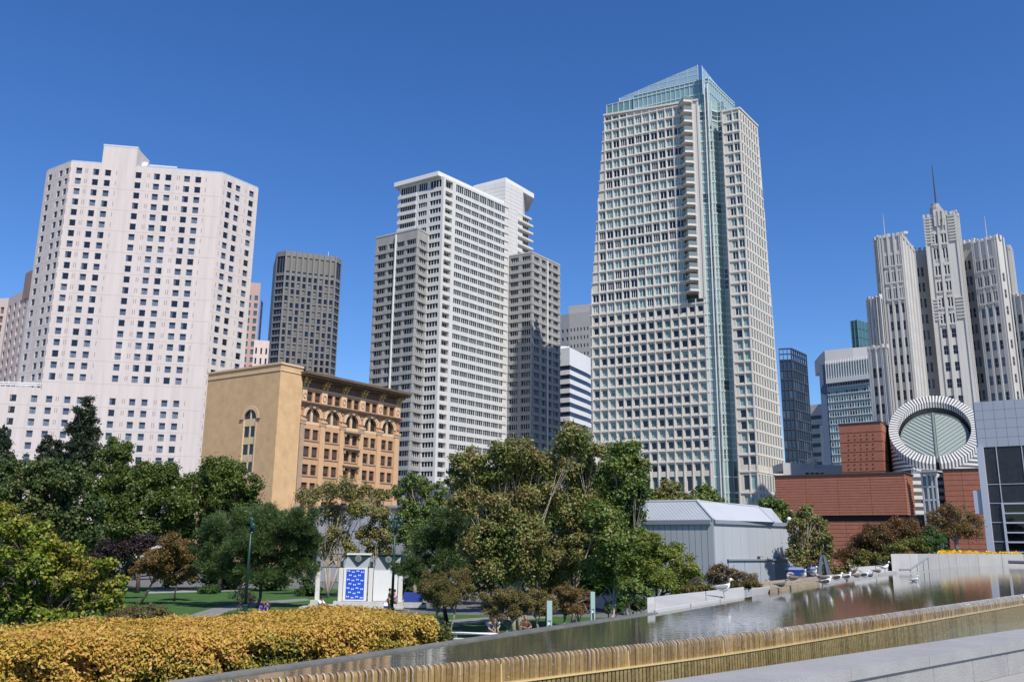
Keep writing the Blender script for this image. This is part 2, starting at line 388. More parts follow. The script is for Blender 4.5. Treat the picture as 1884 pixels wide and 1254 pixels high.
# ------------------------------------------------------------------ dark bronze tower
def bronze():
    W = mat('grey_bronze', (0.168, 0.162, 0.155), 0.6, 0.08, 0.4); G = glass('black_glass', (0.012, 0.014, 0.022), 0.06, 0.5)
    BL = mat('window_blind', (0.15, 0.14, 0.125), 0.6); SH = mat('shadow_bronze', (0.05, 0.05, 0.055), 0.6)
    zt = zat(527, 461, 420)
    P = [atz(x, y, zt) for x, y in ((503, 490), (509.8, 463.5), (527, 461), (618.6, 472.3), (629, 479))]
    T = thing('dark_tower', (P[2].x, P[2].y, GZ), 'dark grey bronze tower with rounded corners and rows of blinds', 'tower')
    wall = MB(); FM = Face(P[2], P[3]); FA = Face(P[1], P[2]); FB = Face(P[3], P[4])
    rh = (FM.hit(560, 502)[1] - FM.hit(550, 677)[1]) / 14
    zr = [zt - 14 - rh * k for k in range(40) if zt - 14 - rh * k > GZ + 4]
    n = 9; st = FM.L / n; cols = [(st * (i + .22), st * (i + .78)) for i in range(n)]
    rows = sorted((z - rh * .36, z + rh * .36) for z in zr)
    top = (zt - 11.2, zt - 2.6)
    wall_grid(wall, FM, cols, rows + [top], 0, FM.L, GZ, zt, 0.5)
    me = [uwin('window', [('q', 0, 1, 0, 1, 0, 0)], [G]), uwin('window', [('q', 0, 1, 0, 1, 0, 0), ('q', 0, 1, 0.12, 1, -.02, 1)], [G, BL])]
    U = Units(T); rr = random.Random(5)
    for r in rows[::-1] + [top]:
        for c in cols: U.add(me[1] if (r is top or rr.random() < .42) else me[0], FM.mtx(c[0], c[1], r[0], r[1], -.46))
    U.done()
    UC = Units(T, 'corner_window')
    cw = [me[0], uwin('corner_window', [('q', 0, 1, 0, 1, 0, 0), ('b', .32, .35, 0, 1, -.1, 0, 1), ('b', .65, .68, 0, 1, -.1, 0, 1)], [G, W])]
    for F in (FA, FB):
        c = [(F.L * .06, F.L * .94)]; wall_grid(wall, F, c, rows + [top], 0, F.L, GZ, zt, 0.5)
        for r in rows[::-1] + [top]: UC.add(cw[1], F.mtx(c[0][0], c[0][1], r[0], r[1], -.46))
    UC.done()
    FS = Face(P[0], P[1]); FS.quad(wall, 0, FS.L, GZ, zt)
    part('wall', wall, W, T)
    r = MB()
    for i in range(n + 1): FM.box(r, st * i - .35, st * i + .35, GZ, zt + .2, 0, .5)
    part('fin', r, W, T, kind='stuff')
    core_box(T, P, GZ, zt - .1, SH, 30, 1.2, 'body')
    a = MB(); p = at(604, 470, 430); a.tube([(p.x, p.y, zt), (p.x, p.y, zt + 3)], .15, 5); part('antenna', a, mat('pale_metal', (.6, .6, .6), .5), T)
bronze()

# ------------------------------------------------------------------ tan brick office block with the arched facade
def tan_block():
    TAN = mat('tan_render', (0.56, 0.365, 0.19), 0.9, 0.13, 0.6, 0.25, 3.0); BR = mat('orange_brick', (0.50, 0.30, 0.165), 0.9, 0.10, 1.6, 0.5, 9.0)
    PALE = mat('pale_sandstone', (0.60, 0.43, 0.27), 0.85, 0.08, 1.2, 0.3, 6); CAR = mat('carved_terracotta', (0.44, 0.245, 0.13), 0.9, 0.35, 3.5, 1.0, 5.0)
    GRY = mat('grey_brick', (0.36, 0.25, 0.17), 0.9, 0.1, 1.0, 0.4, 8); DK = mat('cornice_copper', (0.13, 0.085, 0.05), 0.7, 0.2, 1.0)
    GLD = mat('ochre_bracket', (0.50, 0.34, 0.13), 0.8, 0.2, 3); G = glass('brown_glass', (0.035, 0.026, 0.022), 0.1, 0.5); BLI = glass('brown_blind', (0.095, 0.06, 0.045), 0.3, 0.3); FRM = mat('dark_frame', (0.10, 0.07, 0.05), 0.6)
    d = 150; zt = zat(517.5, 669, d)
    A0, A1 = atz(383.6, 688.5, zt), atz(517.5, 669, zt); A2 = atz(558.5, 678, zt)
    F0 = Face(A0, A1); F1 = Face(A1, A2)
    T = thing('brick_office_block', (A1.x, A1.y, GZ), 'tan plastered block with an orange brick facade of five arches', 'building')
    # ---- plain side with one tall window bay
    wall = MB(); w0 = F0.hit(440.5, 850)[0]
    zsp = F0.hit(459, 770)[1]; ac = F0.hit(460.5, 765)[0]; R = (F0.hit(472.5, 765)[0] - F0.hit(449.5, 765)[0]) / 2
    rowsL = []
    for ya, yb in ((803.5, 783.5), (835.5, 816.5), (868, 849)):
        rowsL.append((F0.hit(458, ya)[1], F0.hit(458, yb)[1]))
    rowsL = sorted(rowsL)
    # wall with a rectangular slot, the slot filled by the bay
    sl0, sl1 = ac - R, ac + R; zs0 = rowsL[0][0] - 1.0
    F0.quad(wall, 0, sl0, GZ, zt); F0.quad(wall, sl1, F0.L, GZ, zt); F0.quad(wall, sl0, sl1, GZ, zs0); F0.quad(wall, sl0, sl1, zsp + R, zt)
    ns = 14; arc = [(ac - R * math.cos(math.pi * k / ns), zsp + R * math.sin(math.pi * k / ns)) for k in range(ns + 1)]
    for k in range(ns):
        (a, z), (b, y) = arc[k], arc[k + 1]
        wall.poly([F0.pt(a, z), F0.pt(b, y), F0.pt(b, zsp + R), F0.pt(a, zsp + R)]); wall.poly([F0.pt(a, z), F0.pt(b, y), F0.pt(b, y, -.3), F0.pt(a, z, -.3)])
    for a in (sl0, sl1): wall.poly([F0.pt(a, zs0), F0.pt(a, zsp), F0.pt(a, zsp, -.3), F0.pt(a, zs0, -.3)])
    F1.quad(wall, 0, F1.L, GZ, zt)
    part('plain_wall', wall, TAN, T)
    sur = MB(); prev = None
    for k in range(ns + 1):
        t = math.pi * k / ns; pi_ = [(ac - r * math.cos(t), zsp + r * math.sin(t)) for r in (R, R * 1.42)]
        if prev:
            sur.hexa([F0.pt(*prev[0], .08), F0.pt(*pi_[0], .08), F0.pt(*pi_[0], -.2), F0.pt(*prev[0], -.2), F0.pt(*prev[1], .08), F0.pt(*pi_[1], .08), F0.pt(*pi_[1], -.2), F0.pt(*prev[1], -.2)])
        prev = pi_
    F0.box(sur, ac - R * 1.6, ac - R * 1.1, zsp - .25, zsp - .02, 0, .18, 1); F0.box(sur, ac + R * 1.1, ac + R * 1.6, zsp - .25, zsp - .02, 0, .18, 1)
    part('arch_surround', sur, [PALE, DK], T)
    bay = MB()
    for a in (sl0, sl1): F0.box(bay, a - .14, a + .14, zs0, zsp - .3, -.28, .06)
    F0.box(bay, ac - .14, ac + .14, zs0, zsp + R - .1, -.28, -.1)
    edges = [zs0] + [z for r in rowsL for z in r] + [zsp]
    for k in range(0, len(edges), 2): F0.box(bay, sl0 + .14, sl1 - .14, edges[k], edges[k + 1], -.28, -.12)
    part('window_surround', bay, mat('buff_stone', (.60, .45, .27), .85, .06, 1), T)
    for r in rowsL:
        for s in (-1, 1):
            a, b = (sl0 + .14, ac - .14) if s < 0 else (ac + .14, sl1 - .14)
            g = MB(); F0.quad(g, a, b, r[0], r[1], -.24); wn = part('window', g, SKYGL, T)
            g = MB(); F0.box(g, a, b, r[1] - .16, r[1] - .1, -.24, -.2); part('frame', g, FRM, wn)
    g = MB(); g.poly([F0.pt(a, z, -.26) for a, z in arc]); part('arch_window', g, SKYGL, T)
    cop = MB()
    for F in (F0, F1):
        F.box(cop, -.1, F.L + (.2 if F is F0 else 0), zt, zt + .32, -.6, .18); F.box(cop, 0, F.L, zt - 1.15, zt - .9, 0, .12)
    part('coping', cop, PALE, T)
    # ---- arched facade
    FF = Face(A1 - F1.n * .35, A2 - F1.n * .35)
    aL = FF.hit(554.5, 724)[0]; aR = FF.hit(736, 757)[0]
    H = lambda x, y: FF.hit(x, y)
    zfr = H(556, 713)[1]                               # top of the attic wall
    zc1 = H(553, 737.5)[1]; za0, za1 = H(566, 737)[1], H(566, 719)[1]
    zsp = H(565, 765.5)[1]; zlo = H(565, 774.5)[1]; zar = H(575, 756.5)[1]
    rws = [(H(563, yb)[1], H(563, ya)[1]) for ya, yb in ((787.8, 807.2), (820, 839.6), (853.3, 872.8), (887, 906.5))]
    rws += [(rws[-1][0] - (rws[-2][0] - rws[-1][0]) * k, rws[-1][1] - (rws[-2][0] - rws[-1][0]) * k) for k in (1, 2)]
    rws = [r for r in rws if r[0] > GZ + 1]
    step = (aR - aL) / 5.2; pw = step * .36; b0 = aL + step * .28
    bays = [(aL + pw * .72 + step * .985 * i, aL + pw * .72 + step * .985 * i + step * .66) for i in range(5)]
    wall = MB(); cols = []
    for a, b in bays:
        mu = (b - a) * .085; mid = (a + b) / 2; cols += [(a, mid - mu), (mid + mu, b)]
    rows = sorted(rws)
    zcap = zlo - .5
    wall_grid(wall, FF, cols, rows, aL, aR, GZ, zcap, .42)
    # attic storey
    zatb = zc1 + .1
    wall_grid(wall, FF, cols, [(za0, za1)], aL, aR, zatb, zfr, .5)
    part('brick_wall', wall, BR, T)
    # arch storey: spandrel panel with arched openings
    sp = MB(); ring = MB(); glz = []; zA = zcap; zB = zatb
    ns = 12
    bounds = [aL] + [(bays[i][1] + bays[i + 1][0]) / 2 for i in range(4)] + [aR]
    for i, (a, b) in enumerate(bays):
        c = (a + b) / 2; r = (b - a) / 2 * 1.0
        FF.quad(sp, bounds[i], a, zA, zB); FF.quad(sp, b, bounds[i + 1], zA, zB)
        FF.quad(ring, a, b, zA, zlo, .03, 0); [sp.poly([FF.pt(q_, zlo), FF.pt(q_, zsp), FF.pt(q_, zsp, -.6), FF.pt(q_, zlo, -.6)]) for q_ in (a, b)]
        pa = [(c - r * math.cos(math.pi * k / ns), zsp + r * math.sin(math.pi * k / ns)) for k in range(ns + 1)]
        for k in range(ns):
            (p, z), (q, y) = pa[k], pa[k + 1]
            sp.poly([FF.pt(p, z), FF.pt(q, y), FF.pt(q, zB), FF.pt(p, zB)]); sp.poly([FF.pt(p, z), FF.pt(q, y), FF.pt(q, y, -.6), FF.pt(p, z, -.6)])
        for r0, r1, o, mi in ((1.0, 1.16, .14, 0), (1.17, 1.36, .24, 0), (1.37, 1.48, .12, 1)):
            prev = None
            for k in range(ns + 1):
                t = math.pi * k / ns; e = [(c - r * q * math.cos(t), zsp + r * q * math.sin(t)) for q in (r0, r1)]
                if prev: ring.hexa([FF.pt(*prev[0], o), FF.pt(*e[0], o), FF.pt(*e[0], -.1), FF.pt(*prev[0], -.1), FF.pt(*prev[1], o), FF.pt(*e[1], o), FF.pt(*e[1], -.1), FF.pt(*prev[1], -.1)], mi)
                prev = e
        FF.box(ring, c - .3, c + .3, zsp + r * .98, zsp + r * 1.55, 0, .4, 0)
        g = MB(); g.poly([FF.pt(a, zlo, -.5)] + [FF.pt(p, z, -.5) for p, z in pa] + [FF.pt(b, zlo, -.5)]); aw = part('arch_window', g, BLI if i in (0, 1) else G, T)
        g = MB(); FF.box(g, c - .24, c + .24, zlo, zsp + r * .97, -.48, -.2); part('mullion', g, PALE, aw)
        # capitals and carved spandrel relief
        for q in ((bounds[i], a) if i else (aL, a)), :
            pass
        rr = random.Random(40 + i)
        for k in range(44):
            x = rr.uniform(bounds[i], bounds[i + 1]); z = rr.uniform(zsp + .2, zB - .35); s = rr.uniform(.12, .26)
            if math.hypot(x - c, z - zsp) < r * 1.55: continue
            FF.box(sp, x - s, x + s, z - s * .7, z + s * .7, 0, rr.uniform(.08, .2))
    part('carved_spandrel', sp, CAR, T); part('arch_ring', ring, [PALE, CAR], T)
    pil = MB()
    for i in range(6):
        lo = aL if i == 0 else bays[i - 1][1] + .12; hi = aR if i == 5 else bays[i][0] - .12
        mi = 1 if i == 0 else 0
        FF.box(pil, lo + .1, hi - .1, GZ, zcap - .02, 0, .22, mi)
        for k, o in enumerate((.32, .42, .55)): FF.box(pil, lo - .05, hi + .05, zcap + .28 * k, zcap + .28 * (k + 1) - .03, 0, o, 2)
    part('pilaster', pil, [mat('warm_brick', (.54, .34, .19), .9, .08, 1.4, .4, 8), GRY, PALE], T)
    st = MB()
    FF.box(st, aL - .1, aR + .1, zc1 - .45, zc1 - .1, 0, .55); FF.box(st, aL - .2, aR + .2, zc1 - .1, zc1 + .1, 0, .85)
    part('string_course', st, mat('weathered_stone', (.36, .22, .14), .9, .2, 1.5, .4, 4), T)
    sill = MB()
    for r in rows:
        for a, b in bays: FF.box(sill, a - .15, b + .15, r[0] - .26, r[0] - .02, 0, .14)
    part('sill', sill, GRY, T, kind='stuff')
    hood = MB(); a, b = bays[2]
    for r in rows[-4:]:
        FF.box(hood, a - .5, b + .5, r[1] + .35, r[1] + .55, 0, .75); FF.box(hood, a - .2, b + .2, r[1] + .1, r[1] + .35, 0, .5)
        for x in (a - .35, b + .05): FF.box(hood, x, x + .3, r[1] - .5, r[1] + .1, 0, .5)
    part('window_hood', hood, GRY, T)
    # attic pilaster panels
    for i in range(6):
        pan = MB(); lo = aL if i == 0 else bays[i - 1][1]; hi = aR if i == 5 else bays[i][0]
        FF.box(pan, lo + .12, hi - .12, zatb + .1, zfr, 0, .2)
        c = ((lo + hi) / 2, (za0 + za1) / 2); rr_ = min(.45, (hi - lo) * .3)
        prev = None
        for k in range(11):
            t = 2 * math.pi * k / 10; e = [(c[0] + q * math.cos(t), c[1] + q * 1.4 * math.sin(t)) for q in (rr_ * .65, rr_)]
            if prev: pan.hexa([FF.pt(*prev[0], .3), FF.pt(*e[0], .3), FF.pt(*e[0], .19), FF.pt(*prev[0], .19), FF.pt(*prev[1], .3), FF.pt(*e[1], .3), FF.pt(*e[1], .19), FF.pt(*prev[1], .19)], 1)
            prev = e
        part('attic_panel', pan, [PALE, CAR], T)
    wm = [uwin('window', [('q', 0, 1, 0, 1, 0, 0), ('q', .05, .95, b, .8, -.02, 1), ('b', 0, .06, 0, 1, -.1, 0, 2), ('b', .94, 1, 0, 1, -.1, 0, 2), ('b', .06, .94, .78, .84, -.1, 0, 2), ('b', .06, .94, .0, .05, -.1, 0, 2)], [G, BLI, FRM]) for b in (.08, .3, .5, .2)]
    rr = random.Random(2); U = Units(T)
    for r in rows + [(za0, za1)]:
        for c in cols: U.add(wm[rr.randrange(4)], FF.mtx(c[0], c[1], r[0], r[1], -.36))
    U.done()
    # frieze, brackets, cornice
    zco = H(600, 698)[1]; zco = FF.hit(553, 686)[1] - .6
    fz = MB(); FF.quad(fz, aL, aR, zfr, zco, 0); FF.box(fz, aL, aR, zfr - .02, zfr + .22, 0, .35, 1); part('frieze', fz, [mat('dark_frieze', (.17, .10, .075), .9, .3, 2.2), PALE], T)
    ov = 1.9
    co = MB(); FF.box(co, aL - .6, aR + .95, zco, zco + .35, -.5, ov); FF.box(co, aL - .75, aR + 1.15, zco + .35, zco + .8, -.5, ov + .25); FF.box(co, aL - .5, aR + .8, zco - .5, zco, -.5, .6)
    # side return bracket mass at the left end
    part('cornice', co, DK, T)
    den = MB(); nd = 46
    for k in range(nd):
        a = aL + (aR - aL) * (k + .3) / nd; FF.box(den, a, a + (aR - aL) / nd * .5, zco - .45, zco - .02, .6, 1.45)
    part('dentil', den, DK, T, kind='stuff')
    for i in range(6):
        lo = aL if i == 0 else bays[i - 1][1]; hi = aR if i == 5 else bays[i][0]; c = (lo + hi) / 2
        b = MB()
        for s in (-.55, .18):
            for k in range(3): FF.box(b, c + s, c + s + .4, zfr + .3 + k * .55, zfr + .3 + k * .55 + .5, 0, .45 + .4 * k)
        part('bracket', b, GLD, T)
    # body
    mb = MB(); q = FF.pt(aR, 0, 0); qb = FF.pt(aR, 0, -24)
    c1 = A1 - F0.n * 1.2
    mb.prism([A0 - F0.n * .9 + F0.u * .3, A1 - F0.n * 1.1 - F1.n * 1.1, A2 - F1.n * .9], GZ, zt - .1); part('body', mb, TAN, T)
    mb = MB(); mb.prism([FF.pt(aL, 0, -.62), FF.pt(aR, 0, -.62), FF.pt(aR, 0, -22), FF.pt(aL, 0, -22)], GZ, zco + .4); part('rear_body', mb, BR, T)
tan_block()
# ------------------------------------------------------------------ white stepped apartment tower (centre)
def white_tower():
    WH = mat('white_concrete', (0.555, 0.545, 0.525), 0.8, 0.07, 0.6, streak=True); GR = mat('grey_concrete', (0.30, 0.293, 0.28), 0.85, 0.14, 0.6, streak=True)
    MU = mat('white_mullion', (0.60, 0.60, 0.59), 0.5); G = glass('slate_glass', (0.014, 0.02, 0.025), 0.05, 0.32); GT = glass('green_slate_glass', (0.028, 0.045, 0.05), 0.08, 0.35)
    d = 268; zt = zat(816.7, 325.8, d); C = atz(816.7, 325.8, zt)
    Lp, Rp = atz(735.8, 345.5, zt), atz(937.5, 381.5, zt)
    FL, FR = Face(Lp, C), Face(C, Rp)
    T = thing('stepped_tower', (C.x, C.y, GZ), 'white stepped apartment tower with flat overhanging roof slab and grey wings', 'tower')
    zr1, zr32 = FR.hit(826, 342)[1], FR.hit(810, 853.5)[1]; pitch = (zr1 - zr32) / 31
    zc = [zr1 - pitch * k for k in range(60) if zr1 - pitch * k > 9]
    rows = sorted((z - pitch * .32, z + pitch * .27) for z in zc)
    rows[-1] = (rows[-1][0], rows[-1][1] + 1.0)
    def group(name, n, tint=0):
        mw = .095 / n; sp = []
        for v in range(3):
            rr = random.Random(v + n * 7); q = []
            for i in range(n): q.append(('q', i / n, (i + 1) / n, 0, 1, 0, 1 if rr.random() < (.4 if tint else .1) else 0))
            for i in range(n + 1): q.append(('b', max(0, i / n - mw), min(1, i / n + mw), 0, 1, -.09, 0, 2))
            q.append(('b', 0, 1, 0, .06, -.19, 0, 2)); sp.append(uwin(name, q, [G, GT, MU]))
        return sp
    g3, g4, g4t, g6 = group('window', 3), group('window', 4), group('window', 4, 1), group('window', 7)
    U = Units(T, 'window', 300); rr = random.Random(1); todo = []
    wall = MB(); grey = MB()
    def cols_px(F, lst, y): return [(F.hit(a, y)[0], F.hit(b, y)[0]) for a, b in lst]
    # right face
    c = cols_px(FR, [(820, 833.3)], 347)
    a0 = FR.hit(839, 350)[0]; a1 = FR.hit(936.3, 385)[0]; g = (a1 - a0) / 7
    strips = [(a0 + g * i + .1, a0 + g * (i + 1) - .1) for i in range(7)]
    wall_grid(wall, FR, c, rows, 0, (c[0][1] + a0) / 2, GZ, zt, 1.5); wall_grid(wall, FR, strips, rows, (c[0][1] + a0) / 2, FR.L, GZ, zt, .35)
    for r in rows[::-1]:
        todo.append((1, g4[0], FR.mtx(c[0][0], c[0][1], r[0], r[1], -1.4)))
        for s in strips: todo.append((2, g4t[rr.randrange(3)], FR.mtx(s[0], s[1], r[0], r[1], -.3)))
    # left face
    cl = cols_px(FL, [(735.9, 765.5), (770.5, 786.2), (791.5, 811.8)], 350); cl[0] = (.5, cl[0][1])
    wall_grid(wall, FL, cl, rows, 0, FL.L, GZ, zt, .35)
    for r in rows[::-1]:
        for i, cc in enumerate(cl):
            if i < 2 and r[0] < zt - pitch * 9: continue
            todo.append((1, (g6, g4, g4)[i][rr.randrange(3)], FL.mtx(cc[0], cc[1], r[0], r[1], -.3)))
    led = MB()
    for r in rows[-6:]: FL.box(led, -.3, FL.hit(767, 350)[0], r[0] - pitch * .44, r[0] - .1, 0, .45)
    part('ledge', led, WH, T, kind='stuff')
    # wings
    def wing(Fin, pin, tops, colsets, back_to, deep):
        a, z = Fin.hit(*pin); P0 = Vector(Fin.pt(a, 0)); pts = [atz(x, y, z) if (x, y) != pin else P0 for x, y in tops]
        rws = [r for r in rows if r[1] < z - .25]; rws_w = [(r[0], r[1]) for r in rws]
        for k in range(len(pts) - 1):
            F = Face(pts[k], pts[k + 1]); cs = []
            for (xa, xb, y) in colsets[k]: cs.append((max(.3, F.hit(xa, y)[0]), min(F.L - .3, F.hit(xb, y)[0])))
            wall_grid(grey, F, cs, rws_w, 0, F.L, GZ, z, deep[k])
            for r in rws[::-1]:
                for i, cc in enumerate(cs): todo.append((3 if cc[1] - cc[0] < 4 else 2.5, (g4 if (cc[1] - cc[0]) > 3 else g3)[rr.randrange(3)], F.mtx(cc[0], cc[1], r[0], r[1], -deep[k] + .08)))
            for r in rws: F.box(grey, (cs[0][0] - 1 if k else 0), F.L, r[0] - pitch * .42, r[0] - pitch * .08, 0, .17)
        return pts, z
    W, zw = wing(FL, (788, 431.8), [(691.8, 438.8), (768.5, 421), (788, 431.8)], [[(696, 711.5, 445), (716, 728, 440), (730.5, 744.5, 440), (748.5, 765.5, 435)], [(772.5, 785.8, 435)]], None, [.75, .55])
    R, zr = wing(FR, (937.5, 472), [(937.5, 472), (979.4, 465), (1030.3, 489)], [[(939.5, 954, 485), (960.5, 976, 480)], [(983, 992.5, 480), (997, 1004.5, 485), (1007.5, 1014.5, 487), (1018, 1027, 490)]], None, [.6, .7])
    todo.sort(key=lambda t: t[0] if t[0] != 2.5 else 1.5)
    for _, me, M in todo: U.add(me, M)
    U.done()
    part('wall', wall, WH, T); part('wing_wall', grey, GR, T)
    # bodies
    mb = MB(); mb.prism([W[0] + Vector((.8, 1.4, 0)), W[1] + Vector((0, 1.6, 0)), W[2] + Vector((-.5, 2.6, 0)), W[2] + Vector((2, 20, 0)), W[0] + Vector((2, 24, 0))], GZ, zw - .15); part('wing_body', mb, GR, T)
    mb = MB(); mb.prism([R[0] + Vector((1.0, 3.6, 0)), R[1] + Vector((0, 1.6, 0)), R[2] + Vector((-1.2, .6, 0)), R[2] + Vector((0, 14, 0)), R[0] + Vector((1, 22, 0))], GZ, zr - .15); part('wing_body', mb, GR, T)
    mb = MB(); mb.prism([Lp - FL.n * .9 + FL.u * .9, C + Vector((0, 2.6, 0)), Rp - FR.n * 1.0 - FR.u * .6, Rp + Vector((0, 18, 0)), Lp + Vector((2, 22, 0))], GZ, zt - .15); part('tower_body', mb, WH, T)
    # parapets on the wings
    mb = MB()
    for k in range(2):
        for pts, z in ((W, zw), (R, zr)):
            F = Face(pts[k], pts[k + 1]); F.box(mb, 0.02, F.L - .02, z, z + .5, -.5, .12)
    part('wing_parapet', mb, mat('wing_parapet_grey', (.40, .385, .365), .85, .08, .4), T)
    # white pipes
    for F, px, y0, zb in ((Face(W[0], W[1]), 729.5, 445, 22), (Face(R[1], R[2]), 1006.2, 480, 12)):
        a = F.hit(px, y0)[0]; p = MB(); p.tube([F.pt(a, zb, .35), F.pt(a, (zw if F.n.x < .2 else zr) - .5, .35)], .32, 6); part('downpipe', p, MU, T)
    # roof slab
    s = MB(); z0 = zt + .3; z1 = z0 + 1.5
    plan = [atz(x, y, z1) for x, y in ((725.3, 336.3), (806.4, 314.4), (939.5, 375.5))]
    plan = [Vector((p.x, p.y, 0)) for p in plan]
    mb = MB(); mb.prism(plan + [plan[2] + Vector((-3, 14, 0)), plan[0] + Vector((6, 18, 0))], z0, z1); part('roof_slab', mb, mat('slab_white', (.66, .65, .63), .7, .03, .3), T)
    fr = MB(); FL.box(fr, 0.5, FL.L - .3, zt, z0, -.8, -.05); FR.box(fr, .3, FR.L, zt, z0, -.8, -.05); part('slab_neck', fr, WH, T)
    # service core
    PB = mat('core_panel', (.58, .565, .54), .8, .03, .3, streak=True)
    dc = Rp.y - 1.5; zk = zat(930, 333, dc); K = [atz(x, y, zk) for x, y in ((874, 345), (930, 333), (962, 349.5))]
    mb = MB(); mb.prism([Vector((p.x, p.y, 0)) for p in K] + [Vector((K[2].x + 1, K[2].y + 12, 0)), Vector((K[0].x + 2, K[0].y + 14, 0))], GZ, zk); core = part('service_core', mb, PB, T)
    jn = MB()
    for F in (Face(K[0], K[1]), Face(K[1], K[2])):
        z = zk - 2
        while z > 60: F.box(jn, .1, F.L - .1, z - .05, z + .05, 0, .03); z -= pitch / 2
        for q in (.33, .66): F.box(jn, F.L * q, F.L * q + .08, 60, zk, 0, .029)
    part('panel_joint', jn, mat('joint_grey', (.46, .45, .43), .8), T, kind='stuff')
    zs = zk + .2; pl = [atz(x, y, zs + 1.8) for x, y in ((871, 341.5), (930.5, 326.2), (982.5, 356.5))]; pl = [Vector((p.x, p.y, 0)) for p in pl]
    mb = MB(); mb.prism(pl + [pl[2] + Vector((-2, 14, 0)), pl[0] + Vector((3, 16, 0))], zs, zs + 1.8); part('roof_slab', mb, MATS['slab_white'], T)
    # set back floors right of the core
    Fc = Face(K[1], K[2]); zb1 = Fc.hit(958, 392)[1]
    e0 = Vector(Fc.pt(Fc.hit(952, 400)[0], 0, -.3)); e1 = Vector(Fc.pt(Fc.L + 4.2, 0, -.3)); Fb = Face(e0, e1)
    mb = MB(); mb.prism([e0 - Fb.n * .6, e1 - Fb.n * .6, e1 + Vector((0, 10, 0)), e0 + Vector((0, 10, 0))], GZ, zb1); part('terrace_body', mb, GL2, T)
    for k in range(6):
        z = zb1 - k * pitch; s = MB(); Fb.box(s, .2, Fb.L + 1.2, z - .7, z, -8, 1.1 if k else .4); part('terrace_slab', s, WH, T)
        wv = MB()
        for q in range(7): Fb.box(wv, Fb.L * q / 6 - .08, Fb.L * q / 6 + .08, z - pitch, z - .7, -.5, -.3)
        part('mullion', wv, MU, T, kind='stuff')
    # podium and street awning in the gap under the trees
    pm = MB(); za = zat(850, 880, 250); FL.box(pm, -30, FL.L, GZ, za, -6, 2.5); FR.box(pm, -2, FR.L + 6, GZ, za - 1, -6, 2.5); part('podium', pm, mat('podium_grey', (.19, .19, .19), .7, .08, .4), T)
    ps = MB(); FR.box(ps, 1, FR.L, za - 5, za - 1.6, 2.5, 2.55); part('podium_glass', ps, GL2, T)
    aw = MB(); a = FR.hit(912, 893)[0]; z = FR.hit(912, 893)[1]; aw.hexa([FR.pt(a - 3, z - 2, 4.6), FR.pt(a + 4, z - 2, 4.6), FR.pt(a + 4, z - 2, 2.6), FR.pt(a - 3, z - 2, 2.6), FR.pt(a - 3, z - 1.6, 4.6), FR.pt(a + 4, z - 1.6, 4.6), FR.pt(a + 4, z, 2.6), FR.pt(a - 3, z, 2.6)])
    part('awning', aw, mat('red_canvas', (.42, .06, .03), .8), T)
white_tower()

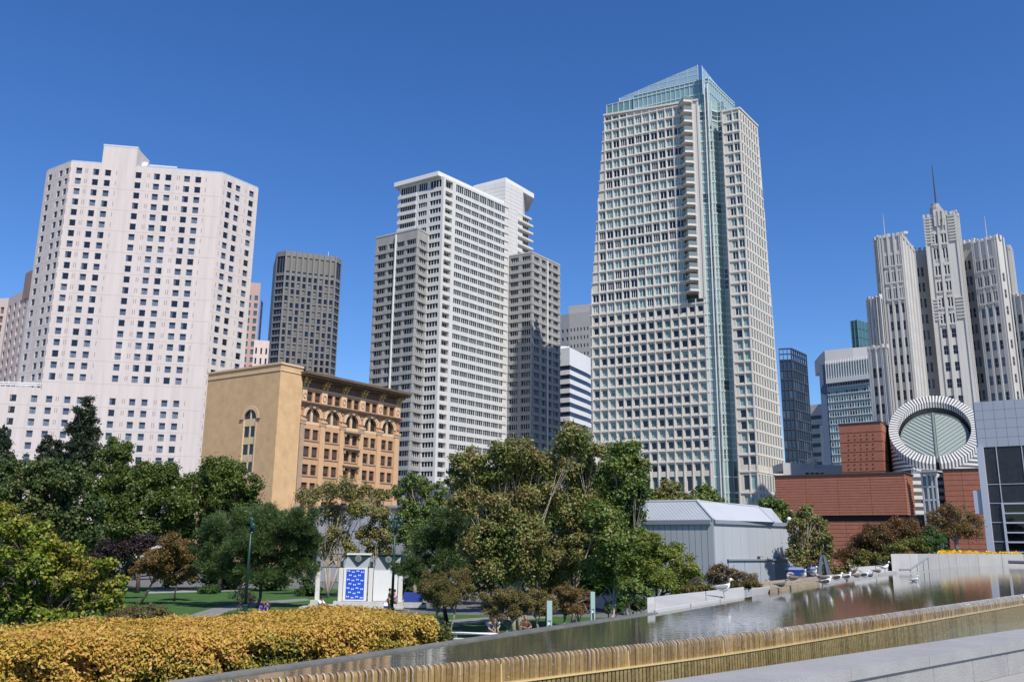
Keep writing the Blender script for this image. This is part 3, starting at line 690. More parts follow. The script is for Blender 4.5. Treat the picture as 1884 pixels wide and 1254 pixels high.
# ------------------------------------------------------------------ tall gridded tower with glass crown
def grid_tower():
    ST = mat('cream_stone', (0.575, 0.53, 0.45), 0.8, 0.09, 0.6, streak=True); RB = mat('pale_rib', (0.60, 0.57, 0.53), 0.7)
    TE = glass('teal_curtain', (0.23, 0.345, 0.325), 0.12, 0.5); TD = glass('mid_teal_glass', (0.09, 0.15, 0.15), 0.08, 0.5); DK = glass('deep_glass', (0.012, 0.016, 0.03), 0.04, 0.6); WM = mat('white_frame', (0.68, 0.68, 0.66), 0.5)
    SPN = mat('spandrel_beige', (.46, .40, .355), .8)
    d = 228; zR = zat(1360, 200.3, d); C = atz(1360, 200.3, zR); C = Vector((C.x, C.y, 0))
    def vdir(px, py): r = ray(px, py); return Vector((r.x, r.y, 0)).normalized()
    uL, uR = vdir(-2200, 970), vdir(2190, 1019)
    FL = Face(C + uL * 80, C); FRt = Face(C, C + uR * 60)
    h = FL.hit
    T = thing('grid_tower', (C.x - 10, C.y, GZ), 'tallest tower, cream stone grid of windows with sloping glass crown and balconies', 'tower')
    aT, zTl = h(1112, 211); zTr = h(1279, 183.7)[1]; aTr = h(1279, 183.7)[0]
    aB = h(1086, 577)[0]; zB = h(1086, 577)[1]
    ypix = list(np.linspace(232.8, 566, 19)) + [587] + list(np.linspace(607, 858.8, 14))
    zu0, zu1 = h(1120, 232.8)[1], h(1120, 566)[1]; pu = (zu0 - zu1) / 18
    zl0, zl1 = h(1123, 607)[1], h(1126, 803)[1]; plw = (zl0 - zl1) / 10
    zrow = [zu0 + pu] + [zu0 - pu * k for k in range(19)] + [(zu1 + zl0) / 2] + [zl0 - plw * k for k in range(14)]
    ptch = [pu] * 21 + [plw] * 14
    ap = (h(1245.5, 220)[0] - h(1119.5, 233)[0]) / 9; ac0 = h(1119.5, 233)[0]
    cx = lambda i: ac0 + ap * i
    s0 = lambda z: aT + (aB - aT) * min(1, max(0, (zTl - z) / (zTl - zB)))
    par = lambda a: zTl + (zTr - zTl) * (a - aT) / (aTr - aT)
    def w2(nm, m0, m1, n):
        q = [('q', k / n, (k + 1) / n, 0, 1, 0, (m0, m1)[k % 2]) for k in range(n)]
        q += [('b', max(0, k / n - .035), min(1, k / n + .035), 0, 1, -.16, 0, 3) for k in range(n + 1)] + [('b', 0, 1, 0, .05, -.15, 0, 3)]
        return uwin(nm, q, [TE, TD, DK, WM])
    up_t = [w2('window', 0, 0, 2), w2('window', 0, 1, 2), w2('window', 0, 0, 3), w2('window', 1, 0, 2)]
    up_d = [w2('window', 2, 2, 2), w2('window', 2, 1, 2), w2('window', 2, 2, 3)]
    def w1(m, b=None):
        q = [('q', 0, 1, 0, 1, 0, m), ('b', 0, .04, 0, 1, -.08, 0, 3), ('b', .96, 1, 0, 1, -.08, 0, 3)]
        if b is not None: q.append(('q', .04, .96, b, 1, -.02, 0))
        return uwin('window', q, [TE, TD, DK, WM])
    lo_d = [w1(2), w1(2), w1(1), w1(2)]; lo_t = [w1(0), w1(1, .5), w1(0)]
    rr = random.Random(11); todo = []; wall = MB(); rib = MB()
    aBal0, aBal1 = h(1251.5, 230)[0], h(1274, 230)[0]; aP1 = h(1286.5, 230)[0]; zBal = h(1280, 550)[1]
    dark_run = 0
    for k, (zc, p) in enumerate(zip(zrow, ptch)):
        z0, z1 = zc - p / 2, zc + p / 2
        if k == 34 - 1 - 0: pass
        up = k < 20; hw = ap * (.39 if up else .31); hz = p * (.34 if up else .29)
        a0 = s0(zc)
        if k == 20: hz = p * .24
        n1 = 10 if (z1 > zBal + .5) else 12
        cols = [(cx(i) - hw, cx(i) + hw) for i in range(-2, n1) if cx(i) - hw > a0 + .35]
        wi = [i for i in range(-2, n1) if cx(i) - hw > a0 + .35]
        aend = aBal0 if n1 == 10 else aP1
        if k == 0:
            for c in cols:
                zt_ = min(zc + p * .9, par(c[0]) - 1.0)
                if zt_ - (zc - hz) > .7:
                    wall_grid(wall, FL, [c], [(zc - hz, zt_)], (c[0] + c[1]) / 2 - ap / 2, (c[0] + c[1]) / 2 + ap / 2, z0, zt_ + .2, .45)
                    todo.append((1, up_t[rr.randrange(4)], FL.mtx(c[0], c[1], zc - hz, zt_, -.4)))
                    topz = zt_ + .2
                else: FL.quad(wall, (c[0] + c[1]) / 2 - ap / 2, (c[0] + c[1]) / 2 + ap / 2, z0, z0 + .3); topz = z0 + .3
                m_ = (c[0] + c[1]) / 2; wall.poly([FL.pt(m_ - ap / 2, topz), FL.pt(m_ + ap / 2, topz), FL.pt(m_ + ap / 2, par(m_ + ap / 2)), FL.pt(m_ - ap / 2, par(m_ - ap / 2))])
            m0 = cols[0][0] + hw - ap / 2; FL_a = aT - .1
            wall.poly([FL.pt(FL_a, z0), FL.pt(m0, z0), FL.pt(m0, par(m0)), FL.pt(FL_a, par(FL_a))])
            m1 = cols[-1][1] - hw + ap / 2; wall.poly([FL.pt(m1, z0), FL.pt(aBal0, z0), FL.pt(aBal0, par(aBal0)), FL.pt(m1, par(m1))])
            continue
        wall_grid(wall, FL, cols, [(zc - hz, zc + hz)], a0, aend, z0, z1, .28 if up else .42)
        FL.box(rib, a0, aend, z1 - .16, z1 + .16, 0, .3)
        state = rr.random() < .5
        for i, c in zip(wi, cols):
            if rr.random() < .3: state = rr.random() < (.30 if up else .72)
            dk = state if k not in (1, 2) else False
            me = (up_d if dk else up_t)[rr.randrange(3)] if up else (lo_d if dk else lo_t)[rr.randrange(3)]
            todo.append((1, me, FL.mtx(c[0], c[1], zc - hz, zc + hz, -.24 if up else -.38)))
    zlow = zrow[-1] - plw / 2
    # tall ground storey row and base
    z1 = zlow; z0 = zlow - plw * 1.75; hw = ap * .3
    cols = [(cx(i) - hw, cx(i) + hw) for i in range(-2, 12)]
    wall_grid(wall, FL, cols, [(z0 + .8, z1 - .8)], aB, aP1, z0, z1, .6)
    for c in cols: todo.append((2, lo_d[2] if rr.random() < .5 else lo_d[0], FL.mtx(c[0], c[1], z0 + .8, z1 - .8, -.55)))
    wall_grid(wall, FL, cols, [(z0 - plw + .9, z0 - .9)], aB, aP1, GZ, z0, .6)
    for c in cols: todo.append((3, lo_d[0], FL.mtx(c[0], c[1], z0 - plw + .9, z0 - .9, -.55)))
    zg0 = z0
    for i in range(-2, 13):
        a = cx(i) - ap / 2; ztop = par(a) - .3 if i < 10 else zBal
        zt_i = ztop if a > aT else zTl - (zTl - zB) * (a - aT) / (aB - aT)
        if i >= 11 and a > aP1 - .3: continue
        FL.box(rib, a - .12, a + .12, GZ, min(ztop, zt_i), 0, .28)
    # coping of the sloping parapet
    cp = MB()
    cp.hexa([FL.pt(aT - .2, zTl - .55, .45), FL.pt(aP1, par(aP1) - .55, .45), FL.pt(aP1, par(aP1) - .55, -.8), FL.pt(aT - .2, zTl - .55, -.8), FL.pt(aT - .2, zTl, .45), FL.pt(aP1, par(aP1), .45), FL.pt(aP1, par(aP1), -.8), FL.pt(aT - .2, zTl, -.8)])
    part('parapet', cp, RB, T)
    # pier right of the balconies
    pr = MB(); FL.box(pr, aBal1, aP1, zBal, par(aP1) - .56, -4, .12); FL.box(pr, aBal1, aBal1 + .35, zBal, par(aP1) - .56, .12, .4); FL.box(pr, aP1 - .5, aP1, zBal, par(aP1) - .56, .12, .3)
    part('pier', pr, RB, T); 
    pr = MB(); FL.box(pr, aP1 - .7, aP1 + .05, GZ, zBal, -3, .12); part('lower_pier', pr, RB, T)
    FL.quad(wall, aBal0, aP1, zBal - .01, zBal + .02, 0)
    # balcony recess
    rec = MB(); FL.quad(rec, aBal0, aBal1, zBal, par(aBal1), -2.2); rec.poly([FL.pt(aBal0, zBal, 0), FL.pt(aBal0, zBal, -2.2), FL.pt(aBal0, par(aBal0), -2.2), FL.pt(aBal0, par(aBal0), 0)])
    part('balcony_recess', rec, TD, T)
    floors = [zu0 + pu * .5 - pu * k for k in range(20)]
    for k, zf in enumerate(floors):
        if zf < zBal + 1: continue
        b = MB(); am = aBal0 + (aBal1 - aBal0) * .55
        pl = [FL.pt(aBal0 - .3, 0, -.2)[:2], FL.pt(am, 0, 2.7)[:2], FL.pt(aBal1 + .25, 0, 1.5)[:2], FL.pt(aBal1 + .25, 0, -2.2)[:2], FL.pt(aBal0 - .3, 0, -2.2)[:2]]
        b.prism(pl, zf - .35, zf + .22); bo = part('balcony', b, RB, T)
        r = MB()
        for q0, q1 in ((pl[0], pl[1]), (pl[1], pl[2])):
            r.poly([(q0[0], q0[1], zf + .22), (q1[0], q1[1], zf + .22), (q1[0], q1[1], zf + 1.25), (q0[0], q0[1], zf + 1.25)])
            r.tube([(q0[0], q0[1], zf + 1.28), (q1[0], q1[1], zf + 1.28)], .06, 4, 1)
        part('glass_rail', r, [glass('rail_glass', (.16, .22, .22), .08, .5), WM], bo)
    # glass bay between the pier and the corner block
    aG1 = h(1329, 230)[0]; GG = glass('green_glass', (.24, .37, .33), .10, .5); GGd = glass('green_dark_glass', (.06, .10, .095), .06, .6)
    q0, q1, q2, q3 = FL.pt(aP1, 0, -.6), FL.pt(aP1 + (aG1 - aP1) * .50, 0, -1.2), FL.pt(aP1 + (aG1 - aP1) * .68, 0, -3.2), FL.pt(aG1, 0, -3.0)
    zG = h(1300, 200)[1]
    FB = [Face(q0, q1), Face(q1, q2), Face(q2, q3)]
    fl = [z for z in floors] + [zrow[20] + pu / 2] + [zl0 + plw * .5 - plw * k for k in range(14)] + [zg0, zg0 - plw]
    fl = [zG] + fl
    bands = MB(); gu = [[uwin('glass_pane', [('q', 0, 1, 0, 1, 0, 0), ('b', .0, .04, 0, 1, -.1, 0, 1), ('b', .96, 1, 0, 1, -.1, 0, 1), ('b', 0, 1, .46, .5, -.06, 0, 1)], [g, WM]) for g in (GG, GGd, TE)]]
    UG = Units(T, 'glass_pane')
    for k in range(len(fl) - 1):
        z1, z0 = fl[k], fl[k + 1]
        if z0 >= z1 or z0 < GZ: continue
        for j, F in enumerate(FB):
            F.box(bands, 0 if j == 0 else .03, F.L, z0 - .02, z0 + .55, -.4, .15)
            n = (3, 1, 2)[j]
            for i in range(n):
                m_ = gu[0][1 if rr.random() < .18 or (k in (2, 3, 4) and j == 2) else (2 if rr.random() < .25 else 0)]
                UG.add(m_, F.mtx(F.L * i / n, F.L * (i + 1) / n, z0 + .55, z1 - .02, 0))
    UG.done(); part('spandrel_band', bands, mat('frosted_band', (.42, .50, .50), .3), T, kind='stuff')
    fin = MB()
    for a_, o in ((q0, .2), (q1, .5)):
        pass
    for t_ in (.28, .42): FL.box(fin, aP1 + (aG1 - aP1) * t_ - .1, aP1 + (aG1 - aP1) * t_ + .1, GZ, zG + 8, -.6, .1)
    part('glass_fin', fin, WM, T)
    # corner block: two columns on the left, right face beyond
    cw = (FL.L - aG1); cols = [(aG1 + cw * .24, aG1 + cw * .54), (aG1 + cw * .63, aG1 + cw * .93)]
    LT = h(1393.7, 233.5); 
    LtA, LtZ = FRt.hit(1393.7, 233.5); LbA, LbZ = FRt.hit(1442.6, 847); nb = 10
    sR = lambda z: LtA + (LbA - LtA) * (zR - z) / (zR - LbZ)
    rp = LbA / (nb + .25)
    zs = [zR - pu * .62 - pu * k for k in range(60)]; zs = [z for z in zs if z > zl0 + plw * .4]; z_ = zs[-1]
    zs += [z_ - plw * (k + 1) for k in range(20) if z_ - plw * (k + 1) > zlow + plw * .3]
    rmesh = [uwin('window', [('q', 0, 1, 0, 1, 0, a)], [g]) for a, g in ((0, glass('pale_window', (.17, .175, .165), .12, .4)), (0, TD), (0, glass('pale_window_b', (.11, .118, .112), .1, .4)))]
    def block_row(zc, p, hz, z0, z1, cls):
        wall_grid(wall, FL, cols, [(zc - hz, zc + hz)], aG1, FL.L, z0, z1, .32)
        FL.box(rib, aG1, FL.L - .02, z1 - .16, z1 + .16, 0, .25)
        for c in cols: todo.append((1, (up_t[1] if zc > zl0 else lo_t[2]) if rr.random() < .62 else (up_d[1] if zc > zl0 else lo_d[0]), FL.mtx(c[0], c[1], zc - hz, zc + hz, -.28)))
        L = sR(zc); cr = [(rp * (i + .25), rp * (i + .78)) for i in range(nb) if rp * (i + .85) < L]
        wall_grid(wall, FRt, cr, [(zc - hz * 1.1, zc + hz * 1.1)], 0, L, z0, z1, .14); FRt.box(rib, 0, L, z1 - .16, z1 + .16, 0, .12)
        for c in cr: todo.append((5, rmesh[rr.randrange(3)], FRt.mtx(c[0], c[1], zc - hz * 1.1, zc + hz * 1.1, -.11)))
    prev = zR
    for k, zc in enumerate(zs):
        p = pu if zc > zl0 else plw; nxt = (zc + zs[k + 1]) / 2 if k < len(zs) - 1 else zlow
        block_row(zc, p, p * .32, nxt, prev if k == 0 else prev, 0); prev = nxt
    zc = (zlow + zg0) / 2; block_row(zc, plw * 1.75, plw * .6, zg0, zlow, 1)
    block_row(zg0 - plw / 2, plw, plw * .3, GZ, zg0, 1)
    FL.box(rib, aG1, FL.L + .25, zR - .02, zR + .45, -1, .3); FRt.box(rib, 0, sR(zR), zR - .02, zR + .45, -1, .3)
    FL.box(rib, aG1 - .05, aG1 + .3, GZ, zR, 0, .25); FL.box(rib, FL.L - .3, FL.L, GZ, zR, 0, .2); FL.box(rib, (cols[0][1] + cols[1][0]) / 2 - .12, (cols[0][1] + cols[1][0]) / 2 + .12, GZ, zR, 0, .2)
    for i in range(1, nb + 1):
        a = rp * (i + .02)
        if a > LbA - .1: continue
        ztp = zR if a < LtA else zR - (zR - LbZ) * (a - LtA) / (LbA - LtA)
        FRt.box(rib, a - .1, a + .1, GZ, ztp, 0, .1)
    todo.sort(key=lambda t: t[0]); U = Units(T, 'window')
    # take the larger windows first
    for _, me, M in todo: U.add(me, M)
    U.done(); part('wall', wall, ST, T); part('rib', rib, RB, T, kind='stuff')
    # solid bodies behind
    mb = MB(); p = lambda a, o: Vector(FL.pt(a, 0, o))
    mb.prism([p(aT + .4, -.75), p(aP1 - 1, -.75) if False else p(aBal0 - .1, -.75), p(aBal0 - .1, -2.4), p(aP1 - .3, -2.4), p(aP1 - .3, -4.2), p(aG1 + .2, -4.2), p(aG1 + .2, -.7), Vector(FRt.pt(.7, 0, -.7)), Vector(FRt.pt(LtA - .3, 0, -.7)), Vector(FRt.pt(LtA - .3, 0, -24)), p(aT + 3, -24)], GZ, zR - .6)
    part('body', mb, SPN, T)
    mb = MB(); mb.prism([p(aB + .2, -.8), p(aT + .5, -.8), p(aT + 1.5, -18), p(aB + 6, -18)], GZ, zB); part('lower_body', mb, SPN, T)
    mb = MB(); mb.prism([Vector(FRt.pt(LtA - .5, 0, -.7)), Vector(FRt.pt(LtA + 1.6, 0, -.7)), Vector(FRt.pt(LtA + 1.2, 0, -12)), Vector(FRt.pt(LtA - 1, 0, -12))], GZ, (zR + LbZ) / 2); part('side_body', mb, SPN, T)
    # ---- glass crown
    CRG = glass('crown_glass', (.20, .33, .36), .05, .6); CRL = glass('screen_glass', (.27, .40, .48), .05, .6)
    dq = Vector(FL.pt(aP1 + (aG1 - aP1) * .45, 0, -1.0)); zq = zat(1302.5, 143, dq.y)
    FCl = Face(dq + uL * 60, dq); FCr = Face(dq, dq + uR * 50)
    aL = FCl.hit(1166, 184)[0]; aRr = FCr.hit(1351, 199)[0]; zb = zR - 3
    mb = MB(); mb.prism([Vector(FCl.pt(aL, 0)), dq, Vector(FCr.pt(aRr, 0)), Vector(FCr.pt(aRr, 0, -16)), Vector(FCl.pt(aL, 0, -16))], zb, zq - 1.3, 0); part('crown_glass_box', mb, CRG, T)
    cr = MB()
    for F, a0, a1, n in ((FCl, aL, FCl.L, 16), (FCr, 0, aRr, 14)):
        for k in range(n + 1): a = a0 + (a1 - a0) * k / n; F.box(cr, a - .07, a + .07, zb, zq - .3, 0, .15)
        for z in (zq - 1.3, zq - 4.6, zq - 8): F.box(cr, a0, a1, z - .1, z + .1, 0, .2)
        F.box(cr, a0, a1, zq - .3, zq, -.2, .2)
    part('crown_mullion', cr, mat('pale_mullion', (.48, .58, .58), .4), T, kind='stuff')
    cg = MB(); FCl.quad(cg, aL, FCl.L, zq - 1.3, zq - .3, .02); FCr.quad(cg, 0, aRr, zq - 1.3, zq - .3, .02); part('crown_rail', cg, CRG, T)
    fn = MB(); zf = h(1113.5, 191)[1]; a0, a1 = h(1113.5, 191)[0], h(1166, 183)[0]
    FL.box(fn, a0, a1 + 14, zTl - 1, zf, -1.4, -1.3); part('terrace_screen', fn, glass('terrace_glass', (.12, .25, .27), .05, .6), T)
    fp = MB()
    for k in range(6): a = a0 + (a1 - a0) * k / 5; FL.box(fp, a - .08, a + .08, zTl - 1, zf, -1.3, -1.15)
    FL.box(fp, a0, a1, zf, zf + .15, -1.45, -1.15); part('screen_frame', fp, RB, T)
    # two raking screens above
    ds = dq + Vector((-.1, 3.2, 0)); Sl = Face(ds + uL * 60, ds); Sr = Face(ds + Vector((1.3, .1, 0)), ds + Vector((1.3, .1, 0)) + uR * 40)
    b0, z0 = Sl.hit(1140, 181); b1, z1 = Sl.hit(1283.5, 120.3)
    for F, (a0, zz0), (a1, zz1) in ((Sl, (b0, z0), (b1, z1)), (Sr, Sr.hit(1290.5, 121.5), Sr.hit(1351, 199))):
        mb = MB(); zz = zq - 6
        mb.hexa([F.pt(a0, zz, .1), F.pt(a1, zz, .1), F.pt(a1, zz, -.1), F.pt(a0, zz, -.1), F.pt(a0, zz0, .1), F.pt(a1, zz1, .1), F.pt(a1, zz1, -.1), F.pt(a0, zz0, -.1)])
        so_ = part('crown_screen', mb, CRL, T)
        ln = MB(); zm = max(zz0, zz1); k = 1
        top = lambda a: zz0 + (zz1 - zz0) * (a - a0) / (a1 - a0)
        while zm - k * 1.5 > zq - 5:
            z = zm - k * 1.5; k += 1
            lo, hi = a0, a1
            if zz1 > zz0: lo = a0 if z < zz0 else a0 + (a1 - a0) * (z - zz0) / (zz1 - zz0)
            else: hi = a1 if z < zz1 else a0 + (a1 - a0) * (zz0 - z) / (zz0 - zz1)
            F.box(ln, lo, hi, z - .06, z + .06, .1, .16)
        for q in (0, 1):
            a = (a0, a1)[q]; F.box(ln, a - .12, a + .12, zz, (zz0, zz1)[q], .1, .2)
        for q in range(1, 8): a = a0 + (a1 - a0) * q / 8; F.box(ln, a - .04, a + .04, zz, top(a), .1, .15)
        part('screen_line', ln, mat('screen_metal', (.55, .62, .66), .4), so_)
grid_tower()
# ------------------------------------------------------------------ mid distance slabs between and right of the towers
def gap_towers():
    gs = mat('grey_tower_stone', (.36, .35, .335), .85, .05, .3)
    pier_slab('flat grey slab tower with tiny square windows seen in the gap', 'grey_slab_tower', [(1031, 580), (1047.5, 577), (1090, 572)], 400, gs, [2, 7], 3.9, .42, .42, GL2, depth=16, recess=.4, zoff=6)
    # step on its roof
    d = 404; z = zat(1045, 562, d); a, b = atz(1046, 563, z), atz(1092, 558, z); mb = MB(); mb.prism([a, b, b + Vector((8, 10, 0)), a + Vector((3, 10, 0))], z - 8, z)
    T = [o for o in bpy.data.objects if o.name == 'grey_slab_tower'][0]; part('roof_step', mb, gs, T)
    # banded tower
    WB = mat('white_band', (.68, .68, .68), .7, .03, .3); NB = glass('navy_band', (.02, .022, .045), .08, .5)
    d = 330; zt = zat(1048, 638, d); P = [atz(x, y, zt) for x, y in ((1020, 642), (1048, 638.5), (1078.5, 654))]
    T = thing('banded_tower', (P[1].x, P[1].y, GZ), 'white tower with dark horizontal window bands and blank top, partly hidden', 'tower')
    zb = Face(P[1], P[2]).hit(1050, 672)[1]; pit = (Face(P[1], P[2]).hit(1050, 672)[1] - Face(P[1], P[2]).hit(1050, 775)[1]) / 6.05
    mb = MB(); back = [P[2] + Vector((6, 14, 0)), P[0] + Vector((3, 14, 0))]
    ins = lambda q: [P[0] + Vector((.3, q, 0)), P[1] + Vector((0, q * 1.3, 0)), P[2] + Vector((-q * .6, q * .6, 0))] + back
    mb.prism(ins(0), zb, zt); part('blank_top', mb, WB, T)
    z = zb
    while z > 5:
        mb = MB(); mb.prism(ins(.35), z - pit * .5, z); part('window_band', mb, NB, T)
        mb = MB(); mb.prism(ins(0), z - pit, z - pit * .5); part('spandrel', mb, WB, T); z -= pit
    mb = MB(); c = at(1037, 642, d + 4); mb.box((c.x - 1.2, c.y, zt), (c.x + 2.2, c.y + 4, zt + 1.2)); part('roof_box', mb, WB, T)
    # dark blue glass tower
    NG = glass('navy_tower_glass', (.028, .048, .085), .05, .5); NG2 = glass('navy_tower_glass_b', (.06, .10, .15), .08, .5); MT = mat('dark_mullion', (.045, .055, .075), .5)
    d = 340; zt = zat(1455, 640, d); P = [atz(x, y, zt) for x, y in ((1433, 641), (1455, 640), (1482.5, 652))]
    T = thing('blue_glass_tower', (P[1].x, P[1].y, GZ), 'dark blue glass tower with open roof frame beside the tall gridded tower', 'tower')
    U = Units(T, 'glass_pane'); rr = random.Random(4); me = [uwin('glass_pane', [('q', .04, .96, .04, .96, 0, 0)], [g]) for g in (NG, NG, NG2)]
    mb = MB()
    for k in (0, 1):
        F = Face(P[k], P[k + 1]); n = (3, 7)[k]; z = zt - 4.5; ph = 3.9
        while z > GZ + ph:
            for i in range(n): U.add(me[rr.randrange(3)], F.mtx(F.L * i / n, F.L * (i + 1) / n, z - ph, z - ph * .15, 0))
            F.box(mb, 0, F.L, z - ph * .15, z, -.3, .25); z -= ph
        for i in range(n + 1): F.box(mb, F.L * i / n - .12, F.L * i / n + .12, GZ, zt, -.2, .35)
        F.box(mb, 0, F.L, zt - .5, zt, -.3, .4); F.box(mb, 0, F.L, zt - 2.6, zt - 2.2, -.3, .3)
    U.done(); part('mullion', mb, MT, T, kind='stuff')
    core_box(T, P, GZ, zt - 4.4, NG, 16, .5, 'body')
    # small striped block
    pier_slab('small pale grey office block with ribbon windows beyond the blue glass tower', 'ribbon_block', [(1488, 745), (1512, 742.5), (1530, 747)], 420, mat('pale_concrete', (.50, .48, .45), .85, .05, .3), [1, 1], 4.4, .82, .42, GL2, depth=14, recess=.5, zoff=4)
    # pale glass tower
    PG = glass('aqua_glass', (.15, .29, .33), .08, .5); PG2 = glass('aqua_dark', (.05, .08, .12), .05, .5); PG3 = glass('aqua_light', (.28, .42, .45), .1, .5); WM = MATS['white_frame']
    d = 300; zt = zat(1520, 668, d); P = [atz(x, y, zt) for x, y in ((1506, 671), (1519.5, 669.5), (1604, 658))]
    T = thing('aqua_glass_tower', (P[1].x, P[1].y, GZ), 'aqua glass office tower with white fins and pale blank rooftop storey', 'tower')
    F = Face(P[1], P[2]); n = 18; U = Units(T, 'glass_pane'); rr = random.Random(8); fr = MB()
    me = [uwin('glass_pane', [('q', 0, 1, 0, 1, 0, 0), ('b', 0, .05, 0, 1, -.2, 0, 1)], [g, WM]) for g in (PG, PG2, PG3)]
    zb1 = F.hit(1525, 697.5)[1]; zrow = [(zb1, zt - .4)]; fh = (F.hit(1523, 715)[1] - F.hit(1540, 865)[1]) / 11
    z = F.hit(1522, 713)[1]; zrow.append((z, zb1 - 1.6))
    while z > GZ + fh: zrow.append((z - fh, z - .25)); z -= fh
    for j, (z0, z1) in enumerate(zrow):
        F.box(fr, 0, F.L, z1, z1 + (1.6 if j == 1 else .3), -.3, 1.0 if j == 1 else .3)
        for i in range(n):
            pick = me[2] if j == 0 else me[1] if (j == 1 or rr.random() < .35) else me[0] if rr.random() < .6 else me[2]
            if j > 1:
                U.add(pick, F.mtx(F.L * i / n, F.L * (i + 1) / n, z0, z0 + (z1 - z0) * .45, 0)); U.add(me[2], F.mtx(F.L * i / n, F.L * (i + 1) / n, z0 + (z1 - z0) * .45, z1, 0))
            else: U.add(pick, F.mtx(F.L * i / n, F.L * (i + 1) / n, z0, z1, 0))
    U.done()
    for i in range(n + 1): F.box(fr, F.L * i / n - .1, F.L * i / n + .1, zb1, zt + 1.0, 0, .5)
    part('white_fin', fr, WM, T, kind='stuff')
    Fs = Face(P[0], P[1]); mb = MB(); Fs.quad(mb, 0, Fs.L, GZ, zt, 0); part('side_glass', mb, glass('sky_glass', (.12, .17, .26), .05, .6), T)
    core_box(T, P, GZ, zt - .5, PG2, 14, .4, 'body')
    zk = zat(1515, 645, d + 3); mb = MB(); q = [atz(x, y, zk) for x, y in ((1509, 652), (1517, 644.5), (1569, 639.5), (1604, 637))]; mb.prism(q + [q[3] + Vector((4, 12, 0)), q[0] + Vector((2, 12, 0))], zt - .5, zk); part('roof_storey', mb, mat('roof_pale', (.55, .54, .53), .8, .04, .3), T)
    wx = MB(); a = F.hit(1515, 790)[0]
    c = thing  # annex wing at its foot
    zz = F.hit(1512, 781)[1]; p0, p1 = atz(1508, 782, zz), atz(1526, 780, zz); FA = Face(p0, p1)
    cols = [(FA.L * .55, FA.L * .9)]; rws = []; z = zz - 3
    while z > GZ + 4: rws.append((z - 2, z)); z -= 4
    rws.reverse(); wall_grid(wx, FA, cols, rws, 0, FA.L, GZ, zz, .3); part('white_annex', wx, WM, T)
    g = MB()
    for r in rws: FA.quad(g, cols[0][0], cols[0][1], r[0], r[1], -.28)
    part('annex_window', g, GL2, T, kind='stuff')
    # teal tower behind it
    TG = glass('teal_tower_glass', (.05, .13, .14), .06, .5); d = 380
    zt = zat(1566, 590, d); P = [atz(x, y, zt) for x, y in ((1564.5, 590.5), (1577, 588), (1602, 596))]
    T = thing('teal_glass_tower', (P[1].x, P[1].y, GZ), 'narrow teal glass tower top rising behind the aqua tower', 'tower')
    U = Units(T, 'glass_pane'); me = [uwin('glass_pane', [('q', .02, .98, .06, 1, 0, 0)], [g]) for g in (TG, glass('teal_tower_dark', (.02, .04, .07), .05, .5))]
    fr = MB()
    for k in (0, 1):
        F = Face(P[k], P[k + 1]); n = (2, 4)[k]; z = zt
        while z > 60:
            for i in range(n): U.add(me[0 if z > zt - 18 else 1], F.mtx(F.L * i / n, F.L * (i + 1) / n, z - 4, z, 0))
            z -= 4
        F.box(fr, 0, F.L, GZ, 60, -.5, 0)
        for i in range(n + 1): F.box(fr, F.L * i / n - .1, F.L * i / n + .1, 60, zt + .3, -.2, .15)
    U.done(); part('frame', fr, mat('teal_metal', (.20, .28, .28), .5), T); core_box(T, P, GZ, zt - 1, MATS['teal_tower_dark'], 12, .6, 'body')
    # low roofscape with a drum
    RG = mat('roof_concrete', (.45, .44, .42), .9, .06, .4); d = 200
    z = zat(1450, 866, d); z2 = zat(1450, 851, d)
    T = thing('low_grey_building', (at(1480, 866, d).x, d, GZ), 'low grey building with stepped roof and small windows behind the brick museum', 'building')
    p0, p1 = at(1441, 866, d), at(1560, 866, d); F = Face(p0, p1); zl = F.hit(1500, 866)[1]; wl = MB()
    cols = [(F.hit(x, 875)[0] - .45, F.hit(x, 875)[0] + .45) for x in (1486, 1495, 1504, 1513)]; zw = F.hit(1486, 873)[1]
    wall_grid(wl, F, cols, [(zw - .5, zw + .5)], 0, F.L, GZ, zl + .6, .3); F.box(wl, 0, F.hit(1477, 860)[0], zl + .6, z2, -8, -.01); F.box(wl, F.hit(1477, 860)[0], F.hit(1500, 860)[0], zl + .6, zl + 1.8, -8, -.5); F.box(wl, F.L * .55, F.L, zl + .6, zl + 1.6, -8, -2)
    F.box(wl, 0, F.L, zl, zl + .6, -8, -.4); part('wall', wl, RG, T)
    gw = uwin('window', [('q', 0, 1, 0, 1, 0, 0)], [GL2])
    for c in cols: inst('window', gw, T, F.mtx(c[0], c[1], zw - .5, zw + .5, -.28))
    dr = MB(); c = at(1494.5, 866, d + 3); dr.lathe((c.x, c.y, zl + .6), [(1.1, 0), (1.1, 2.0), (1.15, 2.05), (.9, 2.5), (.1, 2.7)], 14); part('water_tank', dr, mat('tank_buff', (.58, .46, .34), .8, .15, .8), T)
gap_towers()

